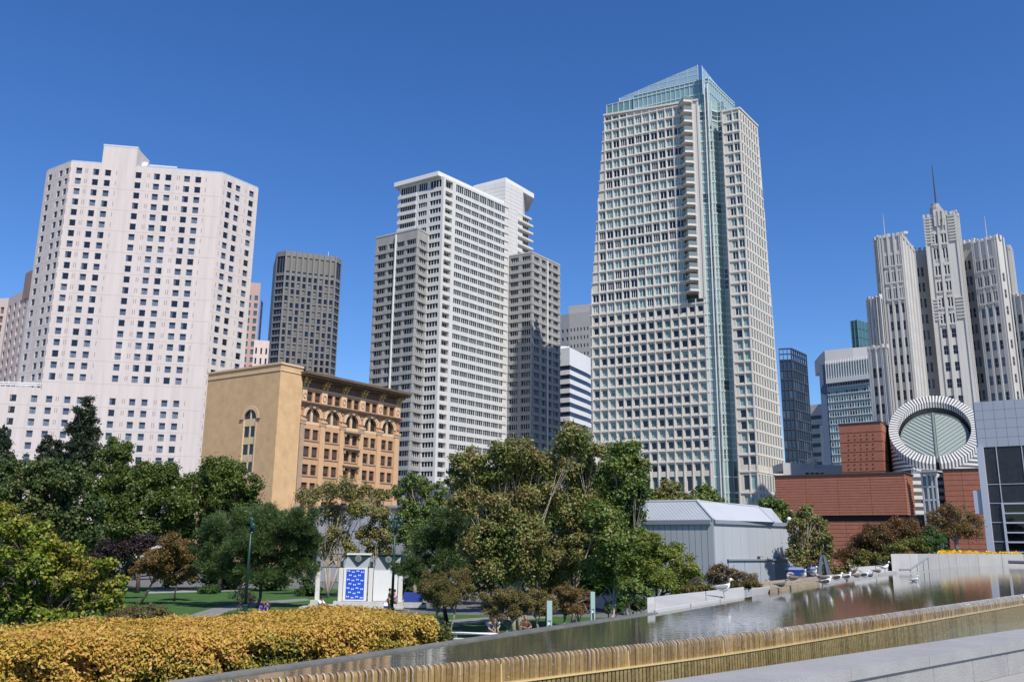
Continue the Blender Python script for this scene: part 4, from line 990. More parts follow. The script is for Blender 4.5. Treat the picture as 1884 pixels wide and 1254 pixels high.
# ------------------------------------------------------------------ old terracotta skyscraper
def terracotta():
    ST = mat('terracotta_grey', (.51, .492, .465), .85, .14, .5, .3, 3.0, streak=True); SH = mat('terracotta_spandrel', (.40, .38, .36), .85, .12, .8)
    LT = mat('terracotta_pale', (.50, .48, .45), .85, .12, 1.0); G = glass('loft_glass', (.018, .018, .024), .06, .5); GB = glass('sky_window', (.13, .20, .30), .05, .6)
    d0 = 185
    T = thing('terracotta_skyscraper', (at(1740, 600, d0).x, d0, GZ), 'old grey terracotta skyscraper of three stepped towers with vertical piers', 'tower')
    U = Units(T); rr = random.Random(6)
    wm = [uwin('window', [('q', 0, 1, 0, 1, 0, 0), ('b', .47, .53, 0, 1, -.06, 0, 1), ('b', 0, 1, .48, .53, -.06, 0, 1)], [g, SH]) for g in (G, GB)]
    arch = []
    for g in (G, GB):
        mb = MB(); pts = [(0, 0, 0), (1, 0, 0), (1, 0, .72)] + [(.5 + .5 * math.cos(math.pi * k / 8), 0, .72 + .28 * math.sin(math.pi * k / 8)) for k in range(1, 8)] + [(0, 0, .72)]
        mb.poly(pts, 0); arch.append(mb.mesh('window', [g]))
    orn = MB(); wall = MB(); todo = []
    def crenel(F, a0, a1, z, step=1.1, h=1.0):
        a = a0
        while a < a1 - .3:
            F.box(orn, a, a + step * .55, z - .2, z + h * rr.uniform(.6, 1.1), -.7, .25); a += step
    def front(pL, pR, d, zb, wcols, zwin, blue=0, dl=0, dr=0, crown=True, ztop=None, piers=None, pitch=None, orn_z=(), slots=True):
        """a tower front from top pixels; wcols: pixel window centres at the top, width px"""
        z = ztop if ztop else zat(*pL, d); A = atz(pL[0], pL[1], z); B = atz(pR[0], pR[1], z); F = Face(A, B)
        return F, z
    def tower(name, pts, d, wpx, wpix, zsplit, plain, ornate, zb=GZ, blue=0, depth=14, rowp=3.65, pierd=.36, arch_at=()):
        z = zat(*pts[1], d); P = [atz(x, y, z) for x, y in pts]; 
        F = Face(P[1], P[2]); cols = []
        for x in wpx:
            a = F.hit(x, pts[1][1] + 30)[0]; w = abs(F.hit(x + wpix, pts[1][1] + 30)[0] - a); cols.append((a - w / 2, a + w / 2))
        rows = []; zz = z - 4
        while zz > zb + 3: rows.append(zz); zz -= rowp
        zs = F.hit(pts[1][0] + 4, zsplit)[1]
        rws = sorted((q - rowp * .62 if q > zs else q - rowp * .54, q) for q in rows)
        wall_grid(wall, F, cols, rws, 0, F.L, zb, z, .42, 0)
        for r in rws:
            for i, c in enumerate(cols):
                b = rr.random() < blue
                if r[1] > zs:   # ornate zone: paired slot windows with colonnettes
                    k = round((z - 4 - r[1]) / rowp)
                    m_ = (c[0] + c[1]) / 2
                    if k in ornate:
                        F.box(orn, m_ - .14, m_ + .14, r[0] - .6, r[1] + .6, -.4, .16); F.box(orn, c[0] - .1, c[1] + .1, r[1] - .3, r[1] + .4, -.3, .2)
                        for q in range(3): F.box(orn, m_ - .5 + .1 * q, m_ + .5 - .1 * q, r[0] - .6 - .3 * q, r[0] - .3 - .3 * q, -.5, .42 - .1 * q)
                    else: F.box(orn, m_ - .14, m_ + .14, r[0] - .7, r[1] + .7, -.6, .1)
                    todo.append((arch if k in arch_at else wm)[1 if b else 0] if True else 0); todo[-1] = (todo[-1], F.mtx(c[0], c[1], r[0], r[1], -.36))
                else: todo.append((wm[1 if b else 0], F.mtx(c[0], c[1], r[0], r[1], -.36)))
        # piers between the windows
        pcs = [(cols[i][1] + cols[i + 1][0]) / 2 for i in range(len(cols) - 1)]
        pw = min(.5, (cols[1][0] - cols[0][1]) * .3) if len(cols) > 1 else .4
        for a in pcs:
            F.box(wall, a - pw, a + pw, zb, z + .5, 0, pierd)
        for a in (0.02, cols[0][0] - .35): F.box(wall, a, a + .35, zb, z + .3, 0, .22)
        for a in (cols[-1][1], F.L - .4): F.box(wall, a, a + .35, zb, z + .3, 0, .22)
        crenel(F, 0, F.L, z, .9, .8)
        for k in (0, 2):
            if k + 1 < len(P):
                S = Face(P[k], P[k + 1])
                if S.L > .5:
                    S.quad(wall, 0, S.L, zb, z, 0)
                    n = max(1, int(S.L / 2.6)); st = S.L / n
                    for i in range(n + 1): S.box(wall, max(0, st * i - .3), min(S.L, st * i + .3), zb, z + .4, 0, .3)
                    crenel(S, 0, S.L, z, 1.1, .8)
                    for zz in rows[1:]:
                        for i in range(n): todo.append((wm[0], S.mtx(st * (i + .38), st * (i + .62), zz - rowp * .5, zz, .012)))
        mb = MB(); mb.prism([P[0] + Vector((.6, 1, 0)) if len(P) > 3 else P[1] + Vector((.3, .8, 0)), P[1] + Vector((.5, .9, 0)), P[2] + Vector((-.3, .9, 0)), P[3] + Vector((-.9, .5, 0)), P[3] + Vector((P[3].x / P[3].y * depth - 1, depth, 0)), P[0] + Vector((P[0].x / P[0].y * depth + 1.2, depth, 0))], zb, z - .05); part('body', mb, SH, T)
        return F, z, P, cols
    # left tower, its left shoulder and its lower wing
    Fl, zl, Pl, cl = tower('l', [(1609, 444), (1616, 438.7), (1656.4, 432), (1681, 462)], d0 - 6, [1630, 1641.5, 1653], 5, 545, 0, (0, 1, 2, 3, 8, 9))
    Fs, zs_, Ps, cs = tower('s', [(1596, 556), (1596.5, 554), (1621, 547), (1621.5, 547)], d0 - 5, [1602, 1609], 2.5, 540, 0, (0,))
    Fw, zw, Pw, cw = tower('w', [(1595.5, 644), (1596, 643.5), (1632, 638), (1632.5, 638)], d0 - 10, [1609, 1619.5], 7, 600, 0, (0, 1))
    # centre tower
    Fc, zc, Pc, cc = tower('c', [(1697, 402), (1697.8, 401), (1757.8, 392.5), (1762, 397)], d0 + 1, [1719, 1736], 8.5, 585, 0, (0, 2, 3, 4, 5, 8, 9, 10), arch_at=(7, 11))
    # ornate head of the centre tower
    hd = MB(); a0, a1 = Fc.hit(1715, 400)[0], Fc.hit(1738, 396)[0]
    Fc.box(hd, a0, a1, zc - 1, zc + 1.0, -5, .3); Fc.box(hd, a0 + .6, a1 - .6, zc + 1.0, zc + 1.7, -4, -.4)
    for q in (.12, .45, .78): Fc.box(hd, a0 + (a1 - a0) * q, a0 + (a1 - a0) * (q + .14), zc - 2.5, zc + 1.4, .3, .55)
    part('tower_head', hd, LT, T)
    wr = MB()
    for F, z, aa, bb in ((Fc, zc, .02, .27), (Fc, zc, .73, .98)):
        for k in range(9): F.box(wr, F.L * aa, F.L * bb, z - .6 - k * .7, z - .3 - k * .7, 0, .28)
    for k in range(7):
        z = Fc.hit(1715, 590)[1] + k * .75
        for q0, q1 in ((0.02, .28), (.72, .98)): Fc.box(wr, Fc.L * q0, Fc.L * q1, z, z + .25, 0, .25)
    part('carved_band', wr, LT, T, kind='stuff')
    # shaded link left of the centre, recess right of it
    for (p0, p1, d, wp, wpx, bl) in (((1680, 462), (1713, 459), d0 + 5, [1689, 1697], 4, .1), ((1760, 452), (1792, 444.5), d0 + 3, [1769, 1777, 1785], 4.8, .45)):
        z = zat(*p0, d); A, B = atz(*p0, z), atz(*p1, z); F = Face(A, B); cols = []
        for x in wp: a = F.hit(x, 500)[0]; w = wpx * pxm(d); cols.append((a - w / 2, a + w / 2))
        rws = []; zz = z - 4
        while zz > 6: rws.append((zz - 2.1, zz)); zz -= 3.65
        rws.reverse(); wall_grid(wall, F, cols, rws, 0, F.L, GZ, z, .5)
        for r in rws:
            for c in cols: todo.append((wm[1 if rr.random() < bl else 0], F.mtx(c[0], c[1], r[0], r[1], -.45)))
        crenel(F, 0, F.L, z)
        mb = MB(); mb.prism([A + Vector((0, .8, 0)), B + Vector((0, .8, 0)), B + Vector((1, 10, 0)), A + Vector((1, 10, 0))], GZ, z - .1); part('link_body', mb, SH, T)
    # right tower and its right wing
    Fr, zr, Pr, cr_ = tower('r', [(1786.4, 450), (1787, 449), (1831, 438.5), (1845.5, 441)], d0 - 2, [1799, 1812, 1825], 7, 560, 0, (0, 1, 2, 3, 8, 9), blue=.4, arch_at=(7,))
    Fr2, zr2, Pr2, cr2 = tower('r2', [(1845, 459), (1845.3, 459), (1857, 457), (1861, 462)], d0 + 1, [1851], 2, 540, 0, ())
    Fr3, zr3, Pr3, cr3 = tower('r3', [(1852, 549), (1852.5, 549), (1905, 538), (1910, 540)], d0 - 4, [1864.5, 1876, 1888], 7, 575, 0, (0, 1), blue=.3, arch_at=(2,))
    for me, M in todo: U.add(me, M)
    U.done(); part('wall', wall, ST, T); part('ornament', orn, LT, T, kind='stuff')
    # masts
    for nm, px, y0, y1, d, r, M in (('mast', 1723.5, 388, 304, d0 + 2, .22, mat('mast_dark', (.06, .06, .08), .6)), ('antenna', 1628, 433, 393, d0 + 6, .09, LT), ('antenna', 1816, 439, 398, d0 + 6, .1, LT), ('antenna', 1836, 438, 428, d0 + 6, .1, LT)):
        p = at(px, y0, d); top = zat(px, y1, d); mb = MB(); mb.tube([(p.x, p.y, p.z - 1), (p.x, p.y, p.z + (top - p.z) * .5), (p.x, p.y, top)], [r, r * .7, r * .35], 6); part(nm, mb, M, T)
    cabp = at(1721, 384, d0 + 2); mb = MB(); mb.lathe((cabp.x, cabp.y, cabp.z - 1), [(1.2, 0), (1.2, 1.2), (.9, 1.5), (.9, 2.0)], 10); part('mast_drum', mb, mat('drum_grey', (.33, .31, .29), .8), T)
    ds = MB(); q = at(1662.5, 430, d0 + 4); ds.lathe((q.x, q.y, q.z - .6), [(.15, -1), (.2, 0), (.8, .4), (1.0, .9)], 10); part('satellite_dish', ds, mat('white_paint', (.8, .8, .8), .5), T)
terracotta()

# ------------------------------------------------------------------ brick museum with the striped drum
def museum():
    BRK = mat('museum_brick', (.315, .122, .078), .9, .10, 1.2, .5, 7.0); BRD = mat('museum_brick_joint', (.085, .035, .025), .9); BLK = mat('recess_black', (.015, .015, .017), .5)
    CAP = mat('dark_coping', (.05, .045, .045), .6)
    WS = mat('white_granite', (.58, .57, .54), .55, .06, 2.0); BS = mat('black_granite', (.10, .095, .09), .5, .2, 2.0)
    d = 146
    zt = zat(1662, 870, d); P = [atz(x, y, zt) for x, y in ((1425, 876.5), (1662, 870), (1677.5, 874.5))]
    T = thing('brick_museum', (at(1640, 900, d).x, d, GZ), 'red brick museum of stepped blocks around a striped stone drum', 'building')
    F0, F1 = Face(P[0], P[1]), Face(P[1], P[2])
    zb = F0.hit(1640, 947)[1]
    def bricks(F, a0, a1, z0, z1, rows, nseg, T=T, o=.0, th=.09, gap=.06, splits=None):
        """long brick courses, each course segment a part"""
        h = (z1 - z0) / rows; L = (a1 - a0) / nseg
        me = None
        for j in range(rows):
            for i in range(nseg):
                mb = MB(); F.box(mb, a0 + L * i + .02, a0 + L * (i + 1) - .02, z0 + h * j + gap * .5, z0 + h * (j + 1) - gap * .5, o, o + th); part('brick_course', mb, BRK, T)
    bricks(F0, 0, F0.L, zb, zt, 15, 4); bricks(F1, 0.02, F1.L, zb, zt, 15, 1)
    mb = MB(); mb.prism([P[0], P[1], P[2], P[2] + Vector((2, 6, 0)), P[0] + Vector((4, 8, 0))], zb, zt - .02); part('upper_body', mb, BRD, T)
    mb = MB(); F0.box(mb, -.1, F0.L + .2, zt, zt + .22, -8, .3); F1.box(mb, .31, F1.L + .1, zt, zt + .215, -3, .3); part('coping', mb, CAP, T)
    # recess and lower wall
    mb = MB(); mb.prism([Vector(F0.pt(0, 0, -1.6)), Vector(F0.pt(F0.L + .4, 0, -1.6)), Vector(F0.pt(F0.L + 3.5, 0, -1.6)), Vector(F0.pt(F0.L + 3.5, 0, -6)), Vector(F0.pt(0, 0, -6))], GZ, zb); part('recess_wall', mb, BLK, T)  # overhang's shadow painted as black on the recess wall
    z1 = F0.hit(1600, 957.5)[1]; FL = Face(Vector(F0.pt(0, 0, -.5)), Vector(F0.pt(F0.hit(1690, 960)[0], 0, -.5)))
    bricks(FL, 0, FL.L, GZ, z1, 14, 4); mb = MB(); FL.box(mb, 0, FL.L, GZ, z1 - .05, -1, 0); part('lower_body', mb, BRD, T)
    # middle block
    d2 = 158; zt2 = zat(1620, 776.5, d2); Q = [atz(x, y, zt2) for x, y in ((1543.5, 781.5), (1620, 776.5), (1628, 782))]
    G0 = Face(Q[0], Q[1]); mb = MB(); mb.prism([Q[0] + Vector((.1, .3, 0)), Q[1] + Vector((0, .3, 0)), Q[2] + Vector((-.2, .1, 0)), Q[2] + Vector((2, 8, 0)), Q[0] + Vector((4, 8, 0))], 0, zt2 - .05); part('middle_body', mb, BRD, T)
    ys = [781.5, 797.5, 815, 833, 850.5, 869, 885]
    zz = [G0.hit(1550, y)[1] for y in ys]; zz[0] = zt2
    for k in range(6):
        mb = MB(); G0.box(mb, 0, G0.L, zz[k + 1] + .06, zz[k] - .06, -.2, .12)
        pn = part('brick_panel', mb, BRK, T)
        if k:
            st = MB()
            for r in (.3, .72):
                for i in range(5):
                    a = G0.hit(1561 + 11.3 * i, ys[k])[0]; z = zz[k + 1] + (zz[k] - zz[k + 1]) * r; G0.box(st, a - .13, a + .13, z - .12, z + .12, .12, .16)
            part('header_brick', st, BRD, pn, kind='stuff')
    G1 = Face(Q[1], Q[2])
    for k in range(6): mb = MB(); G1.box(mb, .13, G1.L, zz[k + 1] + .06, zz[k] - .06, -.2, .12); part('brick_panel', mb, BRK, T)
    mb = MB(); G0.box(mb, -.1, G0.L + .1, zt2, zt2 + .22, -8, .25); part('coping', mb, CAP, T)
    mb = MB(); p0, p1 = at(1619, 800, d2 + 8.0), at(1652, 800, d2 + 8.0); zk = zat(1625, 782.5, d2 + 8); mb.box((p0.x, p0.y, 0), (p1.x, p1.y + 4, zk)); part('black_block', mb, BLK, T)
    # drum
    dc = 157.0; ctr = at(1719.5, 800, dc); R = (1796 - 1643) / 2 * pxm(dc) / math.cos(math.atan((1720 - 942) / 1620)) * math.cos(math.atan((1720 - 942) / 1620))
    view = Vector((ctr.x, ctr.y, 0)).normalized(); side = Vector((view.y, -view.x, 0)); c0 = Vector((ctr.x, ctr.y, 0))
    # local frame: side = right, view = away
    R = 153 / 2 * (c0.length) / math.hypot(FPX, 1720 - 942)
    def zpx(y, w): p = c0 + view * w; r = ray(1719.5, y); return EYE + r.z * (Vector((p.x, p.y, 0)).length / math.hypot(r.x, r.y))
    zf, zbk = zpx(853, -R), zpx(728, R)
    cut = lambda s, v: zf + (zbk - zf) * (v + R) / (2 * R)
    P3 = lambda s, v, z: tuple(c0 + side * s + view * v + Vector((0, 0, z)))
    zlow = zpx(863, -R)
    N = 160
    ang = [2 * math.pi * k / N for k in range(N)]
    Ri = R * .80
    # ring stripes, each a part; a slit at the front (angle -90 deg)
    for k in range(N):
        t0, t1 = ang[k], ang[k] + 2 * math.pi / N
        if abs(((t0 + t1) / 2 - 1.5 * math.pi)) < .03: continue
        white = k % 2 == 0; o = .0 if not white else .05
        p = []
        for dz in (-1.1, 0.0):
            for r, t in ((Ri, t0), (R + o, t0), (R + o, t1), (Ri, t1)):
                s, v = r * math.cos(t), r * math.sin(t); p.append(P3(s, v, cut(s, v) + dz + (o if dz == 0 else 0)))
        mb = MB(); mb.hexa(p); part('ring_stone', mb, WS if white else BS, T)
    # inner lining stripes
    mb = MB()
    for k in range(N):
        t0, t1 = ang[k], ang[k] + 2 * math.pi / N; q = []
        for t, e in ((t0, 0), (t1, 0), (t1, 1), (t0, 1)):
            s, v = Ri * math.cos(t), Ri * math.sin(t); q.append(P3(s * .995, v * .995, cut(s, v) + (-1.0 if e == 0 else .0)))
        mb.poly(q, k % 2)
    part('inner_lining', mb, [WS, BS], T)
    mb = MB()
    for k in range(0, N, 4):
        q = []
        for t, e in ((ang[k], 0), (ang[(k + 4) % N], 0), (ang[(k + 4) % N], 1), (ang[k], 1)):
            s, v = Ri * math.cos(t), Ri * math.sin(t); q.append(P3(s * .993, v * .993, cut(s, v) - (2.4 if e == 0 else 1.0)))
        mb.poly(q)
    part('well_wall', mb, BLK, T)
    # drum wall: horizontal courses below the cut
    hb = .36; z = zlow; k = 0
    while z < zbk:
        pts = []; z2 = z + hb
        mb = MB()
        for i in range(N):
            t0, t1 = ang[i], ang[i] + 2 * math.pi / N; r = R * .995 + (.04 if k % 2 == 0 else 0)
            q = [(r * math.cos(t), r * math.sin(t)) for t in (t0, t1)]
            zc_ = [min(z2, cut(*e) - 1.1) for e in q]
            if zc_[0] <= z + .02 and zc_[1] <= z + .02: continue
            mb.poly([P3(*q[0], z), P3(*q[1], z), P3(*q[1], max(z, zc_[1])), P3(*q[0], max(z, zc_[0]))])
        if mb.v: part('drum_course', mb, WS if k % 2 == 0 else BS, T)
        z = z2; k += 1
    mb = MB(); n = 40; mb.poly([P3(R * .99 * math.cos(2 * math.pi * i / n), R * .99 * math.sin(2 * math.pi * i / n), zlow) for i in range(n)]); part('drum_soffit', mb, BS, T)
    # glazed disc, slightly sunk, with leaf ribs
    tilt = (zbk - zf) / (2 * R); Rd = R * .755
    D = lambda s, v, h=0: P3(s, v - h * tilt / math.hypot(1, tilt) * 1, cut(s, v) - 1.9 + h)
    mb = MB(); n = 48; mb.poly([D(Rd * math.cos(2 * math.pi * i / n), Rd * math.sin(2 * math.pi * i / n)) for i in range(n)])
    part('skylight_glass', mb, glass('skylight_glass', (.29, .33, .30), .14, .5), T)
    mb = MB(); mb.poly([D(R * .79 * math.cos(2 * math.pi * i / n), R * .79 * math.sin(2 * math.pi * i / n), -.4) for i in range(n)]); part('skylight_well', mb, BLK, T)
    RIB = mat('skylight_rib', (.17, .20, .18), .5)
    mb = MB(); mb.tube([D(.0, -Rd, .12), D(.0, Rd, .12)], .2, 6); mb.tube([D(.32, -Rd, .12), D(.32, Rd, .12)], .1, 5); part('skylight_spine', mb, RIB, T)
    for s_ in (-1, 1):
        for k in range(-14, 15):
            v0 = k * Rd * .145 ; p0 = None; pts = []
            for q in range(61):
                s = q / 60 * Rd; v = v0 + s * .78
                if s * s + v * v < Rd * Rd: pts.append((s_ * s, v))
            if len(pts) > 3:
                mb = MB(); mb.tube([D(*pts[0], .06), D(*pts[-1], .06)], .065, 4); part('skylight_rib', mb, RIB, T)
    rg = MB(); prev = None
    rg.tube([D(Rd * math.cos(2 * math.pi * i / 40), Rd * math.sin(2 * math.pi * i / 40), .05) for i in range(41)], .12, 5, cap=False); part('skylight_rim', rg, RIB, T)
    # striped stem under the drum
    ds = dc - R + 1.0
    for (xa, xb) in ((1679, 1737),):
        A, B = at(xa, 900, ds), at(xb, 900, ds); F = Face(A, B); z = GZ; k = 0; hb = .62
        while z < zlow - .05:
            mb = MB(); F.box(mb, 0, F.L, z, min(z + hb, zlow - .02), -5 + (.04 if k % 2 else 0), .05 if k % 2 else 0); part('stem_course', mb, WS if k % 2 else BS, T); z += hb; k += 1
    # open steel frame at the entrance
    dsf = ds - 5; FRM = mat('steel_white', (.50, .51, .52), .5); fr = MB()
    A, B = at(1696, 900, dsf), at(1722, 905, dsf - 1.5); F = Face(A, B); ztp = zat(1700, 869, dsf)
    for q in (0, .38, .72, 1): F.box(fr, F.L * q, F.L * q + .28, GZ, ztp - q * .3, -.3, 0)
    for k in range(6): z = ztp - .4 - k * 2.1; F.box(fr, 0, F.L + .28, z, z + .3, -.28, -.02)
    F.box(fr, -.9, F.L + .8, ztp, ztp + .18, -1.6, .6); part('entrance_frame', fr, FRM, T)
    gl = MB(); F.quad(gl, .2, F.L, GZ, ztp - .5, -.25); part('entrance_glass', gl, glass('frame_glass', (.16, .18, .19), .1, .5), T)
    for k, (px, py) in enumerate(((1681, 862), (1687, 864), (1692, 866), (1713, 869), (1718, 872))):
        lp = at(px, py, dsf + .5); mb = MB(); mb.lathe((lp.x, lp.y, lp.z - .2), [(.08, 0), (.22, .05), (.25, .3), (.12, .42)], 8); part('floodlight', mb, FRM, T)
    bar = MB(); p0, p1 = at(1680, 864, dsf + .5), at(1722, 874, dsf + .5); bar.tube([p0 - Vector((0, 0, .25)), p1 - Vector((0, 0, .25))], .07, 5); part('light_bar', bar, FRM, T)
    # right brick wall
    d3 = 147; A, B = at(1735, 870, d3), at(1803, 866, d3 - 2.5); z3 = zat(1740, 864.5, d3); F = Face(A, B); zb3 = GZ + 3.2
    bricks(F, 0, F.L, zb3, z3, 17, 2); mb = MB(); F.box(mb, 0, F.L, GZ, z3 - .02, -4, 0); part('right_body', mb, BRD, T)
    mb = MB(); F.box(mb, -.1, F.L, z3, z3 + .2, -4, .28); part('coping', mb, CAP, T)
    # entrance below: glazed doors
    gl = MB(); F.box(gl, .3, F.L - .2, GZ, zb3 - .5, .02, .06); part('entrance_glazing', gl, GL2, T)
    fr = MB()
    for q in np.linspace(.3, F.L - .2, 6): F.box(fr, q - .06, q + .06, GZ, zb3 - .4, .06, .16)
    F.box(fr, .3, F.L, zb3 - .5, zb3 - .25, .0, .3); F.box(fr, .3, F.L, GZ + 1.7, GZ + 1.85, .06, .14); part('door_frame', fr, FRM, T)
museum()

# ------------------------------------------------------------------ grey panelled hall at the right edge
def panel_hall():
    PN = mat('blue_grey_panel', (.36, .385, .435), .45, .03, .5, spec=.5); PJ = mat('panel_gap', (.20, .23, .29), .6); BK = mat('black_slate', (.028, .03, .036), .35, .25, 2.0, .2, 8); FRW = mat('pale_frame', (.46, .49, .55), .5); GD = glass('hall_glass', (.008, .009, .012), .04, .5)
    d = 100; zt = zat(1789, 740, d); A, B = atz(1789, 740, zt), atz(1884, 733, zt); F = Face(A, A + (B - A).normalized() * 16)
    T = thing('panelled_hall', (A.x + 4, A.y, GZ), 'blue grey panelled hall with black slate wall at the right edge', 'building')
    zs = F.hit(1801, 823)[1]
    aw = F.hit(1799.5, 760)[0] if False else .0
    xs = [.1, F.hit(1808.5, 760)[0], F.hit(1829, 760)[0], F.hit(1849, 760)[0], F.hit(1869, 760)[0]]; st = xs[-1] - xs[-2]
    while xs[-1] < F.L - st: xs.append(xs[-1] + st)
    zz = list(np.linspace(zs, zt, 6))
    for i in range(len(xs) - 1):
        for j in range(5): mb = MB(); F.box(mb, xs[i] + .014, xs[i + 1] - .014, zz[j] + .014, zz[j + 1] - .014, -.1, .06); part('wall_panel', mb, PN, T)
    mb = MB(); mb.prism([A, F.pt(xs[-1], 0), F.pt(xs[-1], 0, -14), (A.x * (1 + 14 / A.y) + .8, A.y + 14, 0)], zs + .01, zt - .03); part('upper_body', mb, PJ, T)
    # projecting white edge on the left
    mb = MB(); F.box(mb, -.05, .62, GZ, zs, -1.5, .5); part('edge_fin', mb, FRW, T)
    mb = MB(); a0 = F.hit(1792.5, 903)[0]; F.box(mb, a0 - .1, -.06, F.hit(1795, 928)[1] - 1, F.hit(1793, 902)[1], -1.2, .3); part('edge_box', mb, FRW, T)
    # slate panels in a light grid
    cx_ = [.62, F.hit(1835.5, 850)[0], F.hit(1835.5, 850)[0] + (F.hit(1835.5, 850)[0] - .62) * 2, xs[-1]]
    yy = [F.hit(1845, y)[1] for y in (890, 925)]; h = yy[0] - yy[1]; zl = [zs]; 
    zk = yy[0]; zl = [zs, yy[0]]
    while zl[-1] - h > GZ: zl.append(zl[-1] - h)
    zl.append(GZ)
    aglass = F.hit(1843.5, 927)[0]; zg = F.hit(1860, 925.5)[1]
    for i in range(3):
        for j in range(len(zl) - 1):
            if i >= 1 and zl[j] <= zg + .1: continue
            mb = MB(); F.box(mb, cx_[i] + .04, cx_[i + 1] - .04, zl[j + 1] + .04, zl[j] - .04, -.2, -.02); part('slate_panel', mb, BK, T)
    mb = MB(); F.box(mb, .62, xs[-1], GZ, zs, -3, -.21); part('lower_body', mb, mat('slate_joint', (.14, .15, .17), .6), T)
    fr = MB()
    for a in cx_[1:3]: F.box(fr, a - .04, a + .04, zg, zs, -.1, .06)
    for z in zl[1:-1]: F.box(fr, .62, xs[-1], z - .03, z + .03, -.1, .05)
    part('joint_rail', fr, FRW, T)
    gl = MB(); F.quad(gl, cx_[1], xs[-1], GZ, zg, -.12); part('hall_glazing', gl, GD, T)
    fr = MB(); F.box(fr, cx_[1] - .1, cx_[1] + .12, GZ, zg, -.1, .15); z = zg
    while z > GZ: F.box(fr, cx_[1] + .13, xs[-1], z - .09, z + .05, -.1, .12); z -= h / 2
    part('glazing_bar', fr, FRW, T)
panel_hall()
# ================================================================== vegetation
def leaf_mat(name, cols, trans=.25, gloss=.35):
    M = bpy.data.materials.new(name); M.use_nodes = True; t = M.node_tree; b = t.nodes['Principled BSDF']; out = t.nodes['Material Output']
    g = t.nodes.new('ShaderNodeNewGeometry'); r = t.nodes.new('ShaderNodeValToRGB'); r.color_ramp.interpolation = 'LINEAR'
    n = len(cols)
    while len(r.color_ramp.elements) < n: r.color_ramp.elements.new(.5)
    for i, c in enumerate(cols): r.color_ramp.elements[i].position = i / max(1, n - 1); r.color_ramp.elements[i].color = (*c, 1)
    nz = t.nodes.new('ShaderNodeTexNoise'); nz.inputs['Scale'].default_value = .55; nz.inputs['Detail'].default_value = 2
    t.links.new(g.outputs['Position'], nz.inputs['Vector'])
    a = t.nodes.new('ShaderNodeMath'); a.operation = 'MULTIPLY_ADD'; a.inputs[1].default_value = .75; t.links.new(g.outputs['Random Per Island'], a.inputs[0])
    s = t.nodes.new('ShaderNodeMath'); s.operation = 'MULTIPLY_ADD'; s.inputs[1].default_value = 1.3; s.inputs[2].default_value = -.52; t.links.new(nz.outputs['Fac'], s.inputs[0])
    t.links.new(s.outputs[0], a.inputs[2]); t.links.new(a.outputs[0], r.inputs[0])
    t.links.new(r.outputs[0], b.inputs['Base Color']); b.inputs['Roughness'].default_value = .42; b.inputs['Specular IOR Level'].default_value = gloss
    tr = t.nodes.new('ShaderNodeBsdfTranslucent'); t.links.new(r.outputs[0], tr.inputs['Color'])
    mx = t.nodes.new('ShaderNodeMixShader'); mx.inputs[0].default_value = trans
    t.links.new(b.outputs[0], mx.inputs[1]); t.links.new(tr.outputs[0], mx.inputs[2]); t.links.new(mx.outputs[0], out.inputs['Surface'])
    return M
def norm(a): return a / np.maximum(1e-9, np.linalg.norm(a, axis=1, keepdims=True))
def leaves_mesh(name, pos, nor, size, M, rng, aspect=.55, dirv=None, fold=.25):
    """one folded leaf of four corners per point"""
    n = len(pos)
    rnd = norm(rng.normal(size=(n, 3))) if dirv is None else dirv
    ax = norm(rnd - nor * (rnd * nor).sum(1, keepdims=True)) if dirv is None else dirv
    sd = norm(np.cross(nor, ax)); up = np.cross(ax, sd)
    L = (size * rng.uniform(.65, 1.3, n))[:, None]; Wd = L * aspect
    v = np.empty((n, 4, 3)); v[:, 0] = pos - ax * L * .5; v[:, 1] = pos + sd * Wd * .5 - up * Wd * fold; v[:, 2] = pos + ax * L * .5; v[:, 3] = pos - sd * Wd * .5 - up * Wd * fold
    me = bpy.data.meshes.new(name); me.vertices.add(n * 4); me.vertices.foreach_set('co', v.reshape(-1).astype(np.float32))
    b = (np.arange(n) * 4)[:, None]; idx = np.concatenate([b + 0, b + 1, b + 2, b + 0, b + 2, b + 3], 1).reshape(-1)
    me.loops.add(n * 6); me.loops.foreach_set('vertex_index', idx.astype(np.int32))
    me.polygons.add(n * 2); me.polygons.foreach_set('loop_start', (np.arange(n * 2) * 3).astype(np.int32)); me.polygons.foreach_set('loop_total', np.full(n * 2, 3, np.int32))
    me.materials.append(M); me.update(calc_edges=True); return me
BARK = {k: mat(k, c, .9, .25, 3.0, .6, 14) for k, c in (('brown_bark', (.10, .075, .055)), ('pale_bark', (.34, .29, .23)), ('grey_bark', (.20, .18, .155)), ('dark_bark', (.045, .035, .03)))}
